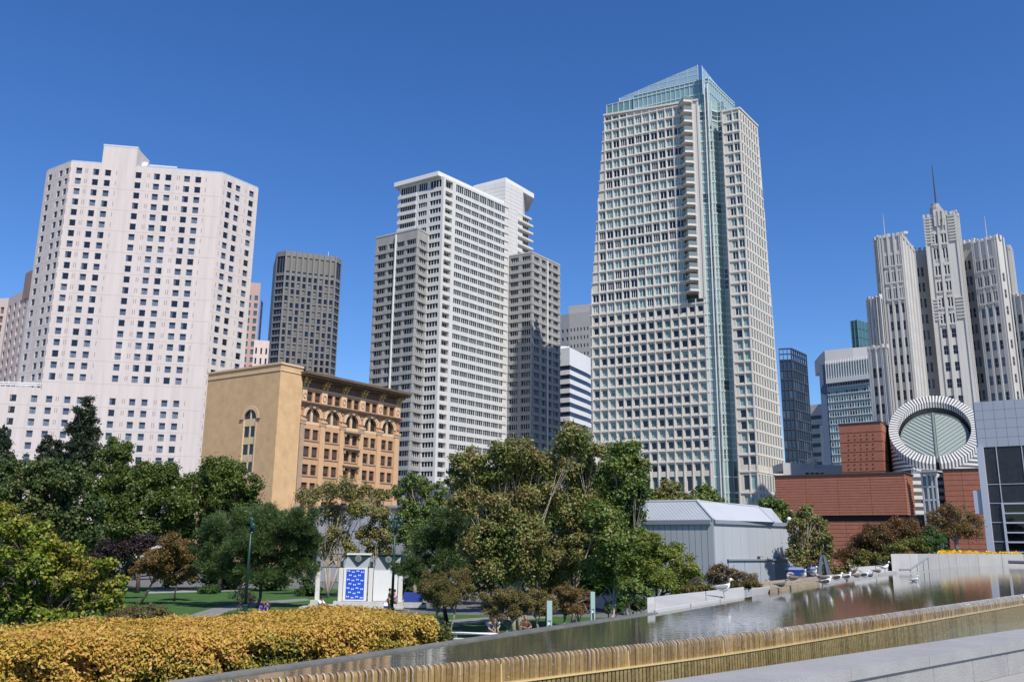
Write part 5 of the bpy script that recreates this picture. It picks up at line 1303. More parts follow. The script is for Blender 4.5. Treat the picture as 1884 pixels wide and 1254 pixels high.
PAL = {
 'yellow_green': leaf_mat('yellow_green_leaf', [(.04,.07,.010), (.07,.115,.014), (.115,.17,.018), (.175,.22,.024), (.24,.265,.03), (.28,.27,.035), (.26,.16,.03)], 0.3),
 'maple': leaf_mat('dull_maple_leaf', [(0.0288, 0.0578, 0.018), (0.048, 0.0884, 0.024), (0.08, 0.1224, 0.033), (0.12, 0.136, 0.042), (0.176, 0.1445, 0.0525)], 0.3),
 'ficus': leaf_mat('dark_green_leaf', [(0.0338, 0.0573, 0.0123), (0.0638, 0.0983, 0.0173), (0.105, 0.1474, 0.0247), (0.1595, 0.1979, 0.037)], 0.3),
 'conifer': leaf_mat('conifer_leaf', [(0.0134, 0.0269, 0.0154), (0.0235, 0.0437, 0.0216), (0.0403, 0.0605, 0.0308), (0.0756, 0.0706, 0.04)], 0.3),
 'pine': leaf_mat('pine_needle', [(0.0326, 0.0656, 0.0234), (0.0616, 0.1094, 0.0343), (0.0998, 0.1562, 0.0468), (0.1541, 0.211, 0.0688)], 0.3),
 'sycamore': leaf_mat('sycamore_leaf', [(0.0438, 0.0715, 0.0168), (0.0875, 0.13, 0.0264), (0.15, 0.195, 0.0408), (0.225, 0.26, 0.072), (0.2125, 0.169, 0.06), (0.3, 0.195, 0.084), (0.1625, 0.1105, 0.054)], 0.3),
 'sycamore_green': leaf_mat('green_sycamore_leaf', [(0.036, 0.0671, 0.0144), (0.072, 0.122, 0.024), (0.126, 0.1952, 0.036), (0.198, 0.2562, 0.06), (0.228, 0.1952, 0.066)], 0.3),
 'pale': leaf_mat('pale_sparse_leaf', [(0.078, 0.0945, 0.026), (0.156, 0.1755, 0.0455), (0.247, 0.243, 0.065), (0.299, 0.2295, 0.091), (0.338, 0.27, 0.156)], 0.3),
 'rust': leaf_mat('rust_leaf', [(0.08, 0.07, 0.02), (0.14, 0.105, 0.03), (0.2, 0.13, 0.04), (0.25, 0.14, 0.05), (0.28, 0.14, 0.055)], 0.3),
 'olive': leaf_mat('olive_small_leaf', [(0.08, 0.078, 0.025), (0.14, 0.125, 0.036), (0.2, 0.16, 0.05), (0.25, 0.175, 0.065)], 0.3),
 'lacy': leaf_mat('lacy_yellow_leaf', [(0.045, 0.087, 0.014), (0.0825, 0.1425, 0.0224), (0.1425, 0.195, 0.028), (0.24, 0.2475, 0.0336), (0.315, 0.285, 0.042)], 0.3),
 'purple': leaf_mat('purple_leaf', [(0.0216, 0.0144, 0.0168), (0.042, 0.0264, 0.0288), (0.066, 0.0384, 0.0384)], 0.3),
 'red_bush': leaf_mat('red_green_leaf', [(0.045, 0.0525, 0.014), (0.0825, 0.0825, 0.0196), (0.1275, 0.075, 0.0224), (0.195, 0.075, 0.0308), (0.255, 0.0825, 0.042)], 0.3),
 'lime_bush': leaf_mat('lime_bush_leaf', [(0.065, 0.078, 0.0156), (0.13, 0.143, 0.0286), (0.208, 0.2015, 0.039), (0.26, 0.169, 0.052)], 0.3),
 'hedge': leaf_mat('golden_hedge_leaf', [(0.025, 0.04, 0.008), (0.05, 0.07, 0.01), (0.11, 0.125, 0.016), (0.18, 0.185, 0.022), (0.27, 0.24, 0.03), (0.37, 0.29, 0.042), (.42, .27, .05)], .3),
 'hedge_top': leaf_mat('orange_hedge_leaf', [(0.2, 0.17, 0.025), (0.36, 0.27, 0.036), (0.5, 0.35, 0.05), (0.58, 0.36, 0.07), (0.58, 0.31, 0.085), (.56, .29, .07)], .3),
 'fern': leaf_mat('brown_fern_leaf', [(0.084, 0.06, 0.0264), (0.156, 0.102, 0.042), (0.228, 0.156, 0.06), (0.264, 0.204, 0.072)], 0.3),
 'ground': leaf_mat('ground_cover_leaf', [(.05, .055, .014), (.12, .10, .022), (.20, .15, .03), (.26, .17, .04)], .25),
 'green_bush': leaf_mat('green_bush_leaf', [(0.027, 0.06, 0.015), (0.0525, 0.1125, 0.024), (0.09, 0.165, 0.033)], 0.3),
}
def tree(name, label, blobs, d, base, pal, bark='grey_bark', leaf=.2, dens=1.0, aspect=.6, trunk_r=None, sub=.42, kind='broad', seed=1, cat='tree', group=None, droop=0.0, spread=.75, top_lim=None, limbs=True, base_z=None, lw=1.0, fan=.6, stray=.07, up=.5, stems=1, crown_name='crown', flat=1.0):
    """blobs: (px, py, rx, ry[, depth offset]) crown masses in photo pixels at distance d; base: px of the trunk foot"""
    rng = np.random.default_rng(seed); bz = GZ if base_z is None else base_z
    foot = at(base, 1000, d); foot.z = bz
    T = thing(name, foot, label, cat, group)
    k = pxm(d); subs = []; P = []; Nn = []
    for bl in blobs:
        px, py, rx, ry = bl[:4]; c = np.array(at(px, py, d + (bl[4] if len(bl) > 4 else rng.uniform(-.55, .55) * rx * k))); R = np.array([rx * k, rx * k * .9, ry * k])
        ns = max(5, int(7.5 * (1 / sub) ** 1.6 * .5)); dirs = norm(rng.normal(size=(ns, 3))); dirs[:, 2] = dirs[:, 2] * flat
        rad = rng.uniform(.35, .92, ns)[:, None]; cs = c + dirs * rad * R
        for q in range(ns):
            rs = R.mean() * sub * rng.uniform(.65, 1.25); subs.append((cs[q], rs, c))
            area = 4 * math.pi * rs * rs; n = int(dens * area * .85 / (leaf * leaf * aspect * .5)); n = min(n, 9000)
            if kind == 'pine': n = int(n * .55)
            dr = norm(rng.normal(size=(n, 3))); rr_ = np.where(rng.random(n) < stray, rng.uniform(1.05, 1.75, n), rng.uniform(.12, 1.1, n) ** .5)[:, None]
            sc_ = rs * np.array([1, 1, .78]); pos = cs[q] + dr * rr_ * sc_
            pos[:, 2] -= droop * rs * rng.uniform(0, 1, n) * (rr_[:, 0] ** 2)
            outd = norm(pos - c + rng.normal(size=(n, 3)) * .1)
            nor = norm(dr * .55 + outd * .35 + np.array([0, 0, up]) + rng.normal(size=(n, 3)) * spread); P.append(pos); Nn.append((nor, norm(dr * .8 + outd + np.array([0, 0, .5]))))
    pos = np.concatenate(P); nor = np.concatenate([a for a, _ in Nn]); od = np.concatenate([b for _, b in Nn])
    keep = pos[:, 2] > bz + .05; pos, nor, od = pos[keep], nor[keep], od[keep]
    o = np.array([foot.x, foot.y, foot.z])
    if kind == 'pine':
        dv = norm(od + rng.normal(size=od.shape) * .45); nn = norm(np.cross(dv, rng.normal(size=od.shape))); me = leaves_mesh(crown_name, pos - o, nn, leaf * 1.7, PAL[pal], rng, .13, dv, .1)
    else: me = leaves_mesh(crown_name, pos - o, nor, leaf, PAL[pal], rng, aspect)
    ob = bpy.data.objects.new(crown_name, me); COL.objects.link(ob); ob.parent = T
    if limbs:
        H = max(b[0][2] for b in subs) - bz; r0 = (trunk_r or .022 * H + .05) * .55
        mb = MB(); cen = np.mean([s[0] for s in subs], axis=0); lowest = min(b[0][2] for b in subs)
        for st in range(stems):
            off = Vector((rng.uniform(-.25, .25) * (stems > 1), rng.uniform(-.2, .2) * (stems > 1), 0))
            f = Vector(foot) + off; fork = Vector((f.x + (cen[0] - f.x) * .3 + rng.uniform(-.2, .2) + (st - (stems - 1) / 2) * .5, f.y + (cen[1] - f.y) * .3, bz + max(.8, (lowest - bz) * .75)))
            mid = f.lerp(fork, .5) + Vector((rng.uniform(-.12, .12), 0, 0)); rs_ = r0 / math.sqrt(stems)
            mb.tube([f, mid, fork], [rs_ * 1.25, rs_, rs_ * .85], 8)
            mine = [s for i, s in enumerate(subs) if i % stems == st]
            bc = {}
            for s in mine: bc.setdefault(tuple(s[2]), []).append(s)
            for c, ss in bc.items():
                c = Vector(c); kn = fork.lerp(c, .6) + Vector((rng.uniform(-.3, .3), rng.uniform(-.3, .3), rng.uniform(-.1, .3)))
                mb.tube([fork, fork.lerp(kn, .5) + Vector((rng.uniform(-.15, .15), 0, .1)), kn], [rs_ * .6 * lw, rs_ * .42 * lw, rs_ * .28 * lw], 6, cap=False)
                for s in ss:
                    if rng.random() > fan: continue
                    e = Vector(s[0]); m_ = kn.lerp(e, .55) + Vector((rng.uniform(-.25, .25), rng.uniform(-.25, .25), rng.uniform(-.1, .25)))
                    mb.tube([kn, m_, e], [rs_ * .24 * lw, rs_ * .14 * lw, rs_ * .05 * lw], 5, cap=False)
                    for _ in range(2):
                        q = e + Vector(rng.normal(size=3)) * s[1] * .55; mb.tube([m_, m_.lerp(q, .6) + Vector((0, 0, .08)), q], [rs_ * .10 * lw, rs_ * .06 * lw, rs_ * .02 * lw], 4, cap=False)
        part('trunk', mb, BARK[bark], T, smooth=True)
    return T
def plant_all():
    # far left
    tree('conifer_tree', 'tall dark conifer with ragged top standing before the pink hotel tower', [(158, 752, 22, 24), (150, 785, 28, 26), (168, 790, 20, 30), (146, 820, 32, 26), (165, 835, 30, 30), (150, 860, 40, 25)], 118, 152, 'conifer', 'dark_bark', .5, 1.0, .35, sub=.36, seed=3, up=.2)
    tree('conifer_tree', 'small dark conifer to the left of the tall conifer', [(84, 822, 16, 20), (100, 842, 24, 20), (80, 855, 22, 20), (115, 855, 22, 22), (106, 820, 10, 16)], 119, 95, 'conifer', 'dark_bark', .5, 1.0, .35, sub=.4, seed=4, up=.2)
    tree('conifer_tree', 'dark conifer cut off by the left edge of the photo', [(8, 800, 14, 18), (5, 825, 24, 24), (0, 850, 30, 26)], 112, 2, 'conifer', 'dark_bark', .5, 1.0, .35, sub=.4, seed=5, up=.2)
    tree('fig_tree', 'rounded green tree crown right beside the tall dark conifer', [(205, 828, 34, 30), (200, 850, 36, 26), (228, 840, 16, 18)], 104, 206, 'ficus', 'brown_bark', .3, 1.0, .6, sub=.4, seed=6)
    tree('fig_tree', 'broad dark green tree of many rounded lobes below the hotel', [(175, 885, 40, 34), (230, 880, 38, 32), (285, 868, 42, 30), (318, 890, 36, 30), (255, 915, 55, 40), (320, 925, 40, 36), (200, 930, 50, 40), (280, 960, 60, 40), (215, 975, 50, 36), (335, 965, 30, 30)], 84, 262, 'ficus', 'brown_bark', .27, .95, .6, sub=.36, seed=7)
    tree('fig_tree', 'round topped dark green tree in front of the tan block', [(412, 868, 46, 38), (382, 885, 34, 32), (446, 888, 34, 32), (410, 905, 56, 38), (372, 920, 30, 34), (440, 935, 40, 34), (395, 955, 40, 34)], 86, 410, 'ficus', 'brown_bark', .27, .95, .6, sub=.36, seed=8)
    tree('maple_tree', 'tall dull green maple at far left behind the bright leafy tree', [(20, 860, 50, 34), (75, 870, 44, 34), (120, 880, 40, 34), (40, 905, 60, 40), (110, 920, 50, 40), (150, 935, 36, 34), (10, 940, 50, 40), (85, 960, 60, 40), (160, 975, 36, 30)], 60, 70, 'maple', 'brown_bark', .24, .85, .65, sub=.36, seed=9)
    tree('liquidambar_tree', 'bright yellow green leafy tree at far left above the hedge', [(15, 950, 46, 40), (-20, 985, 60, 50), (55, 985, 44, 36), (100, 1015, 46, 36), (30, 1040, 70, 46), (110, 1060, 56, 40), (165, 1050, 44, 34), (200, 1075, 36, 32), (150, 1095, 60, 36), (60, 1100, 80, 40), (205, 1105, 34, 28), (-10, 1090, 60, 44), (100, 1125, 70, 26)], 25, 70, 'yellow_green', 'brown_bark', .115, .8, .7, sub=.3, seed=10, spread=.75)
    tree('purple_tree', 'dark purple leaved tree in the shade behind the rust coloured tree', [(215, 1010, 30, 18), (245, 1003, 30, 18), (190, 1022, 24, 14), (270, 995, 24, 16)], 74, 232, 'purple', 'dark_bark', .2, .8, .55, sub=.45, seed=11)
    tree('cherry_tree', 'small rust and olive tree on the lawn beside the dark pine', [(320, 1005, 34, 18), (290, 1022, 36, 18), (340, 1028, 26, 22), (262, 1042, 24, 16), (310, 1045, 34, 18), (350, 1050, 14, 16)], 68, 268, 'rust', 'brown_bark', .16, .9, .55, sub=.42, seed=12)
    tree('cherry_tree', 'small olive tree with a dark trunk nearest the dark pine', [(335, 1040, 26, 16), (318, 1056, 20, 12), (352, 1058, 14, 12)], 73, 331, 'olive', 'dark_bark', .16, .8, .55, sub=.45, seed=13)
    tree('pine_tree', 'wide dome shaped dark pine behind the left lamp post', [(480, 950, 60, 34), (420, 965, 50, 34), (545, 955, 40, 34), (385, 1000, 32, 34), (450, 1000, 60, 40), (530, 1000, 56, 42), (575, 990, 22, 34), (400, 1040, 44, 32), (470, 1045, 56, 34), (540, 1040, 50, 34), (510, 975, 60, 40)], 66, 482, 'pine', 'dark_bark', .17, 1.15, .3, sub=.3, kind='pine', seed=14)
    tree('gum_tree', 'sparse yellow tree with pale forked trunks left of the blue poster', [(600, 905, 24, 24), (640, 900, 30, 26), (565, 915, 22, 16), (672, 905, 18, 22), (612, 945, 30, 22), (655, 940, 26, 20), (620, 985, 28, 20), (602, 1010, 22, 22), (645, 1010, 18, 18)], 80, 609, 'pale', 'pale_bark', .2, .55, .6, sub=.42, seed=15, stems=3, trunk_r=.34, stray=.2)
    tree('gum_tree', 'loose yellow green tree behind the blue poster', [(695, 915, 22, 22), (700, 950, 24, 24), (680, 985, 26, 22), (715, 985, 20, 22), (700, 1012, 26, 18)], 84, 698, 'pale', 'pale_bark', .2, .75, .6, sub=.42, seed=16, stems=2)
    tree('sycamore_tree', 'green crowned plane tree between the brick office block and the big plane tree', [(772, 890, 34, 26), (745, 915, 26, 30), (800, 915, 30, 30), (770, 945, 40, 34), (735, 965, 26, 28), (800, 960, 26, 30), (760, 990, 36, 26)], 72, 768, 'sycamore_green', 'pale_bark', .18, .75, .7, sub=.3, seed=17)
    tree('pine_tree', 'dark leaning pine beside the white panel and second lamp post', [(865, 930, 34, 22), (830, 955, 44, 28), (790, 985, 44, 30), (840, 995, 44, 36), (770, 1025, 36, 30), (825, 1040, 40, 32), (760, 1055, 26, 22), (735, 1045, 16, 16), (800, 1068, 40, 20)], 55, 826, 'pine', 'dark_bark', .16, 1.1, .3, sub=.31, kind='pine', seed=18)
    big = [(860, 850, 40, 28), (845, 880, 30, 26), (900, 880, 36, 30), (955, 830, 40, 30), (940, 865, 40, 34), (1000, 850, 44, 34), (1050, 815, 40, 34), (1085, 850, 40, 40), (1030, 890, 50, 40), (980, 920, 56, 44), (910, 930, 46, 40), (1080, 925, 50, 46)]
    tree('plane_tree', 'largest plane tree with pale bare limbs and browning leaves', big[:7] + [(980, 910, 56, 40), (915, 935, 50, 40), (890, 985, 44, 36), (950, 985, 56, 40), (905, 1035, 44, 36), (960, 1040, 56, 36), (870, 1000, 34, 34), (855, 920, 30, 26), (930, 830, 30, 26)], 46, 952, 'sycamore', 'pale_bark', .15, .95, .7, sub=.34, seed=19, trunk_r=.3, stems=2, lw=.7, fan=.25, stray=.2)
    tree('plane_tree', 'plane tree with green and rust leaves in the middle of the grove', [(1060, 800, 34, 30), (1085, 830, 40, 34), (1045, 860, 40, 34), (1090, 880, 46, 36), (1050, 930, 50, 40), (1110, 930, 44, 40), (1065, 985, 56, 40), (1030, 1030, 46, 34), (1095, 1035, 50, 34)], 50, 1052, 'sycamore', 'pale_bark', .15, .95, .7, sub=.34, seed=20, trunk_r=.26, lw=.75, fan=.25, stray=.2)
    tree('plane_tree', 'green leaved plane tree at the right of the grove beside the metal shed', [(1150, 835, 34, 32), (1130, 870, 36, 34), (1178, 860, 22, 26), (1145, 910, 40, 36), (1120, 955, 44, 36), (1165, 955, 34, 34), (1130, 1005, 50, 40), (1105, 1050, 50, 34), (1170, 1010, 30, 34), (1150, 1060, 34, 28), (1180, 905, 22, 26)], 44, 1120, 'sycamore_green', 'pale_bark', .15, .95, .7, sub=.34, seed=21, trunk_r=.2, lw=.8, fan=.25, stray=.2)
    tree('acacia_tree', 'feathery yellow green tree spreading in front of the metal shed', [(1195, 995, 36, 24), (1170, 1025, 34, 28), (1225, 1020, 40, 30), (1260, 1045, 30, 26), (1205, 1060, 48, 30), (1165, 1070, 34, 24), (1250, 1072, 34, 20), (1285, 1068, 16, 16)], 36, 1195, 'lacy', 'brown_bark', .13, .8, .34, sub=.36, seed=22, droop=.5, base_z=-1.5)
    back = [(875, 905, 44, 40), (930, 890, 50, 44), (1000, 880, 50, 44), (1070, 870, 44, 40), (1130, 900, 40, 36), (900, 960, 56, 44), (980, 960, 60, 46), (1060, 960, 60, 46), (1130, 970, 44, 40)]
    tree('plane_tree', 'dense dark green plane tree filling the back of the grove', back, 62, 985, 'sycamore_green', 'pale_bark', .2, .75, .7, sub=.3, seed=25, trunk_r=.36, lw=.8)
    tree('plane_tree', 'low branching plane tree with russet leaves at the heart of the grove', [(880, 1020, 40, 34), (940, 1020, 46, 36), (1000, 1010, 46, 36), (1060, 1045, 50, 30), (1120, 1050, 40, 28), (1000, 1050, 46, 26)], 52, 1010, 'sycamore', 'brown_bark', .15, .75, .7, sub=.3, seed=26, trunk_r=.3, lw=.8)
    # small rust trees along the lower path
    for i, (lab, bl, px, d) in enumerate((
        ('small rust tinged tree next to the end of the hedge', [(800, 1075, 30, 24), (835, 1068, 30, 26), (858, 1085, 24, 24), (820, 1095, 40, 20), (785, 1095, 18, 18)], 826, 44),
        ('small rust tinged tree above the couple on the lawn and white bench', [(905, 1100, 26, 20), (935, 1098, 30, 22), (960, 1110, 26, 20), (915, 1122, 28, 14), (945, 1125, 28, 12)], 921, 38),
        ('small rust tinged tree behind the left glass pylon', [(985, 1100, 24, 18), (1005, 1105, 22, 18), (1000, 1122, 22, 10)], 999, 39),
        ('small rust tinged tree between the two glass pylons', [(1040, 1090, 26, 22), (1065, 1098, 26, 22), (1050, 1116, 30, 12), (1080, 1108, 14, 14)], 1046, 41))):
        tree('cherry_tree', lab, bl, d, px, 'olive' if i != 3 else 'rust', 'grey_bark', .065, .8, .5, sub=.33, seed=30 + i, group='small rust tinged trees by the lower path', stems=2, trunk_r=.13)
    tree('plane_sapling', 'thin young tree with large leaves beside the stone block', [(1165, 1075, 20, 20), (1185, 1090, 14, 16), (1150, 1088, 16, 16)], 34, 1166, 'sycamore_green', 'brown_bark', .13, .5, .7, sub=.45, seed=36, stems=2, trunk_r=.08, base_z=-1.5)
    # behind the shed and to its right
    tree('street_tree', 'olive green street tree behind the left roof of the metal shed', [(1230, 905, 26, 20), (1205, 915, 24, 16), (1252, 918, 20, 14), (1225, 928, 34, 16)], 96, 1230, 'sycamore', 'brown_bark', .3, .8, .65, sub=.4, seed=40)
    tree('street_tree', 'olive green street tree behind the ridge of the metal shed', [(1296, 906, 26, 16), (1278, 918, 20, 12), (1312, 918, 20, 12), (1295, 930, 36, 14)], 98, 1296, 'sycamore_green', 'brown_bark', .3, .8, .65, sub=.4, seed=41)
    tree('street_tree', 'olive tree just right of the metal shed ridge, before the brick museum', [(1412, 932, 26, 18), (1438, 938, 22, 20), (1400, 950, 20, 16), (1430, 962, 30, 20), (1455, 955, 14, 16)], 84, 1425, 'sycamore_green', 'brown_bark', .25, .8, .65, sub=.4, seed=42)
    tree('poplar_tree', 'tall olive tree beside the blue bins right of the metal shed', [(1486, 945, 24, 20), (1470, 970, 24, 24), (1500, 968, 24, 24), (1484, 1000, 36, 28), (1518, 1000, 22, 26), (1465, 1015, 22, 26), (1505, 1030, 30, 22), (1475, 1040, 24, 18)], 62, 1487, 'sycamore', 'pale_bark', .2, .62, .6, sub=.38, seed=43)
    tree('weeping_tree', 'sparse drooping rust tree with grey trunk before the museum entrance', [(1745, 935, 22, 16), (1720, 950, 20, 18), (1775, 945, 22, 18), (1800, 960, 14, 20), (1755, 965, 34, 14), (1712, 970, 14, 16), (1735, 975, 26, 12), (1785, 975, 22, 12)], 84, 1762, 'rust', 'grey_bark', .17, .42, .4, sub=.42, seed=44, droop=.9, trunk_r=.36, base_z=1.2)
    for i, (lab, bl, px, d, pal) in enumerate((
        ('large red and green mounded bush above the concrete planter', [(1650, 965, 40, 18), (1620, 985, 40, 22), (1680, 985, 36, 22), (1590, 1005, 34, 22), (1640, 1005, 50, 22), (1565, 1025, 30, 20), (1600, 1030, 40, 18)], 1630, 74, 'red_bush'),
        ('dark green bush at the right end of the red bushes', [(1715, 988, 22, 18), (1700, 1000, 24, 16), (1728, 1002, 16, 14)], 1712, 73, 'green_bush'),
        ('lime green mounded bush on top of the concrete planter', [(1672, 1003, 28, 12), (1650, 1010, 24, 10), (1695, 1010, 18, 9)], 1672, 66, 'lime_bush'),
        ('lime and red bush left of the concrete planter', [(1605, 1025, 28, 13), (1585, 1035, 22, 12), (1625, 1034, 18, 12)], 1605, 58, 'lime_bush'),
        ('low rust and lime bush behind the resting gulls', [(1548, 1048, 26, 9), (1525, 1052, 20, 7), (1575, 1050, 16, 7)], 1548, 50, 'ground'))):
        tree('shrub', lab, bl, d, px, pal, 'brown_bark', .15, .85, .5, sub=.4, seed=50 + i, cat='shrub', limbs=True, trunk_r=.08, base_z=.2, crown_name='foliage')
    tree('shrub', 'brown feathery shrub at the foot of the metal shed', [(1320, 1048, 20, 14), (1345, 1055, 28, 14), (1375, 1062, 20, 12), (1308, 1062, 16, 12), (1335, 1070, 34, 8)], 30, 1340, 'fern', 'brown_bark', .10, .5, .3, sub=.42, seed=60, cat='shrub', trunk_r=.05, base_z=.3, crown_name='foliage', droop=.4)
    tree('shrub', 'mustard ground cover between the stone ledge and the metal shed', [(1300, 1082, 22, 6), (1350, 1078, 30, 6), (1388, 1074, 18, 6), (1270, 1085, 18, 6)], 27, 1330, 'ground', 'brown_bark', .06, 1.1, .5, sub=.4, seed=61, cat='shrub', trunk_r=.04, base_z=.5, crown_name='foliage')
    tree('shrub', 'pale reddish shrub between the hedge and the lawn', [(250, 1128, 26, 14), (280, 1125, 24, 12), (225, 1132, 22, 10), (300, 1132, 18, 8)], 22, 255, 'olive', 'brown_bark', .06, .7, .45, sub=.42, seed=62, cat='shrub', trunk_r=.05, base_z=-.8, crown_name='foliage')
    tree('shrub', 'bare twiggy shrub at the foot of the left lamp post', [(440, 1095, 18, 14), (460, 1100, 16, 14)], 60, 450, 'purple', 'brown_bark', .12, .18, .5, sub=.5, seed=63, cat='shrub', trunk_r=.1, crown_name='foliage', stems=3)
    for i, (lab, px, py, rx, ry, d) in enumerate((('clipped green bush in the shade left of the lamp post', 385, 1082, 18, 9, 84), ('clipped green bush left of the white pillars', 568, 1085, 20, 14, 82), ('bright green bush behind the right glass pylon', 1165, 1108, 24, 12, 52), ('dark round bush between the pylons and the stone block', 1130, 1116, 16, 12, 48), ('tall dark green bush hiding the left end of the metal shed', 1115, 1070, 40, 34, 50), ('tall dark bush between the grove and the yellow green tree', 1160, 1050, 34, 34, 48))):
        tree('shrub', lab, [(px, py, rx, ry), (px - rx * .7, py + 3, rx * .6, ry * .8), (px + rx * .7, py + 3, rx * .6, ry * .8)], d, px, 'green_bush', 'brown_bark', .14, .9, .55, sub=.4, seed=70 + i, cat='shrub', trunk_r=.06, crown_name='foliage')
    # foliage screens added to darken and close the gaps under the crowns
    tree('shade_screen', 'dark foliage screen added for shade under the left hand trees', [(40, 1000, 60, 46), (130, 1000, 70, 50), (210, 1000, 50, 40), (220, 1050, 40, 24), (330, 1000, 50, 40), (400, 1000, 40, 40), (420, 1045, 60, 30), (520, 1060, 60, 20), (330, 1060, 40, 14)], 92, 200, 'maple', 'brown_bark', .35, .7, .6, sub=.4, seed=80, cat='shrub', crown_name='foliage')
    tree('shade_screen', 'dark foliage screen added for shade under the grove of plane trees', [(870, 1050, 60, 44), (960, 1050, 70, 46), (1060, 1050, 70, 46), (1130, 1070, 50, 30), (770, 1080, 40, 20)], 74, 960, 'maple', 'brown_bark', .32, .7, .6, sub=.4, seed=81, cat='shrub', crown_name='foliage')
def hedge():
    rng = np.random.default_rng(99)
    # front foot line and thickness (world plan), from left beyond the frame to the rounded right end
    pts = []
    for px, d in ((-220, 9.0), (0, 10.3), (200, 11.0), (400, 11.8), (600, 13.2), (842, 15.5)):
        p = at(px, 1200, d); pts.append(np.array([p.x, p.y]))
    pts = np.array(pts); seg = np.linalg.norm(np.diff(pts, axis=0), axis=1); cum = np.concatenate([[0], np.cumsum(seg)]); L = cum[-1]
    ztop, zbot, th = .98, -.55, 2.7
    def line(s): return np.stack([np.interp(s, cum, pts[:, 0]), np.interp(s, cum, pts[:, 1])], 1)
    t = pts[-1] - pts[0]; t /= np.linalg.norm(t); n = np.array([-t[1], t[0]])     # away from the camera
    T = thing('hedge', (float(pts[2][0]), float(pts[2][1]), zbot), 'long clipped golden orange hedge across the lower left', 'hedge')
    P = []; N = []
    def wob(s, q): return .10 * np.sin(s * 1.7 + q * 2.1) + .07 * np.sin(s * 4.3 + 1 + q * 3) + .05 * np.sin(s * 9.1 + q * 7)
    def add(m, s, u, z, nor, jit):
        base = line(s); xy = base + n * u[:, None]; p = np.concatenate([xy, z[:, None]], 1) + rng.normal(size=(m, 3)) * jit
        P.append(p); N.append(norm(nor + rng.normal(size=(m, 3)) * .55))
    rnd = .17
    # profile: front face, rounded shoulder, top, back shoulder
    m = 190000; s = rng.uniform(0, L, m) ; v = rng.uniform(0, 1, m)
    Lf, Lt = ztop - zbot - rnd, th - 2 * rnd; arcl = rnd * math.pi / 2; tot = Lf + arcl * 2 + Lt + .5
    q = v * tot; u = np.zeros(m); z = np.zeros(m); nn = np.zeros((m, 3))
    f = q < Lf; u[f] = 0; z[f] = zbot + q[f]; nn[f] = [-n[0], -n[1], .25]
    f = (q >= Lf) & (q < Lf + arcl); a = (q[f] - Lf) / rnd; u[f] = rnd - rnd * np.cos(a); z[f] = ztop - rnd + rnd * np.sin(a); nn[f] = np.stack([-n[0] * np.cos(a), -n[1] * np.cos(a), np.sin(a)], 1)
    f = (q >= Lf + arcl) & (q < Lf + arcl + Lt); u[f] = rnd + q[f] - Lf - arcl; z[f] = ztop; nn[f] = [0, 0, 1]
    f = q >= Lf + arcl + Lt; a = np.clip((q[f] - Lf - arcl - Lt) / rnd, 0, 1.5); u[f] = th - rnd + rnd * np.sin(a); z[f] = ztop - rnd + rnd * np.cos(a); nn[f] = np.stack([n[0] * np.sin(a), n[1] * np.sin(a), np.cos(a)], 1)
    # pull the right end round
    e = np.clip((s - (L - 1.0)) / 1.0, 0, 1); z -= e ** 4 * .2; u = th / 2 + (u - th / 2) * np.sqrt(np.clip(1 - e ** 3 * .75, .05, 1))
    hol = np.clip(np.sin(s * 5.3 + 2.1 * np.sin(q * 4.7)) * np.sin(q * 7.9 + 1.7 * np.sin(s * 3.1)) + .45 * np.sin(s * 11.7 + q * 5), 0, 1); dep = rng.uniform(0, 1, m) ** 1.4 * .16 + hol * .2 * (q < Lf); w_ = wob(s, q)
    off = w_ * .3 - dep
    base = line(s); xy = base + n * u[:, None]
    p = np.concatenate([xy, z[:, None]], 1) + norm(nn) * off[:, None] + rng.normal(size=(m, 3)) * .025
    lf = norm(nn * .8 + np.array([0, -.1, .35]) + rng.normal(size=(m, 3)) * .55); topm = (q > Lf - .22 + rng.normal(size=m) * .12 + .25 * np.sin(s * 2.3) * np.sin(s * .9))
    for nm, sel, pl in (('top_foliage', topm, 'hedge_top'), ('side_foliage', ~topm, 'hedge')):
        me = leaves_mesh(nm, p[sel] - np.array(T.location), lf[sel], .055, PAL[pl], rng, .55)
        ob = bpy.data.objects.new(nm, me); COL.objects.link(ob); ob.parent = T
    m = 16000; a = rng.uniform(0, math.pi, m); zz = rng.uniform(zbot, ztop - .25, m); r = th / 2
    en = line(np.full(1, L))[0] + n * th / 2
    xy = en - n * (np.cos(a) * r * .92)[:, None] + t * (np.sin(a) * .30 - .12)[:, None]
    nn = np.stack([t[0] * np.sin(a) - n[0] * np.cos(a), t[1] * np.sin(a) - n[1] * np.cos(a), np.full(m, .3)], 1)
    p = np.concatenate([xy, zz[:, None]], 1) + rng.normal(size=(m, 3)) * .06
    p[:, :2] -= (t * (np.clip((zz - (ztop - .6)) / .5, 0, 1) ** 2 * .3)[:, None])
    me = leaves_mesh('end_foliage', p - np.array(T.location), norm(nn + rng.normal(size=(m, 3)) * .5), .055, PAL['hedge'], rng, .55)
    ob = bpy.data.objects.new('end_foliage', me); COL.objects.link(ob); ob.parent = T
    core = MB(); ss = np.linspace(0, L - .7, 12); l0 = line(ss)
    for i in range(11):
        a0, a1 = l0[i] + n * .34, l0[i + 1] + n * .34; b0, b1 = l0[i] + n * (th - .34), l0[i + 1] + n * (th - .34)
        core.hexa([(*a0, zbot), (*a1, zbot), (*b1, zbot), (*b0, zbot), (*a0, ztop - .34), (*a1, ztop - .34), (*b1, ztop - .34), (*b0, ztop - .34)])
    part('twig_core', core, mat('hedge_twig', (.05, .038, .022), .95, .4, 6, .8, 20), T)
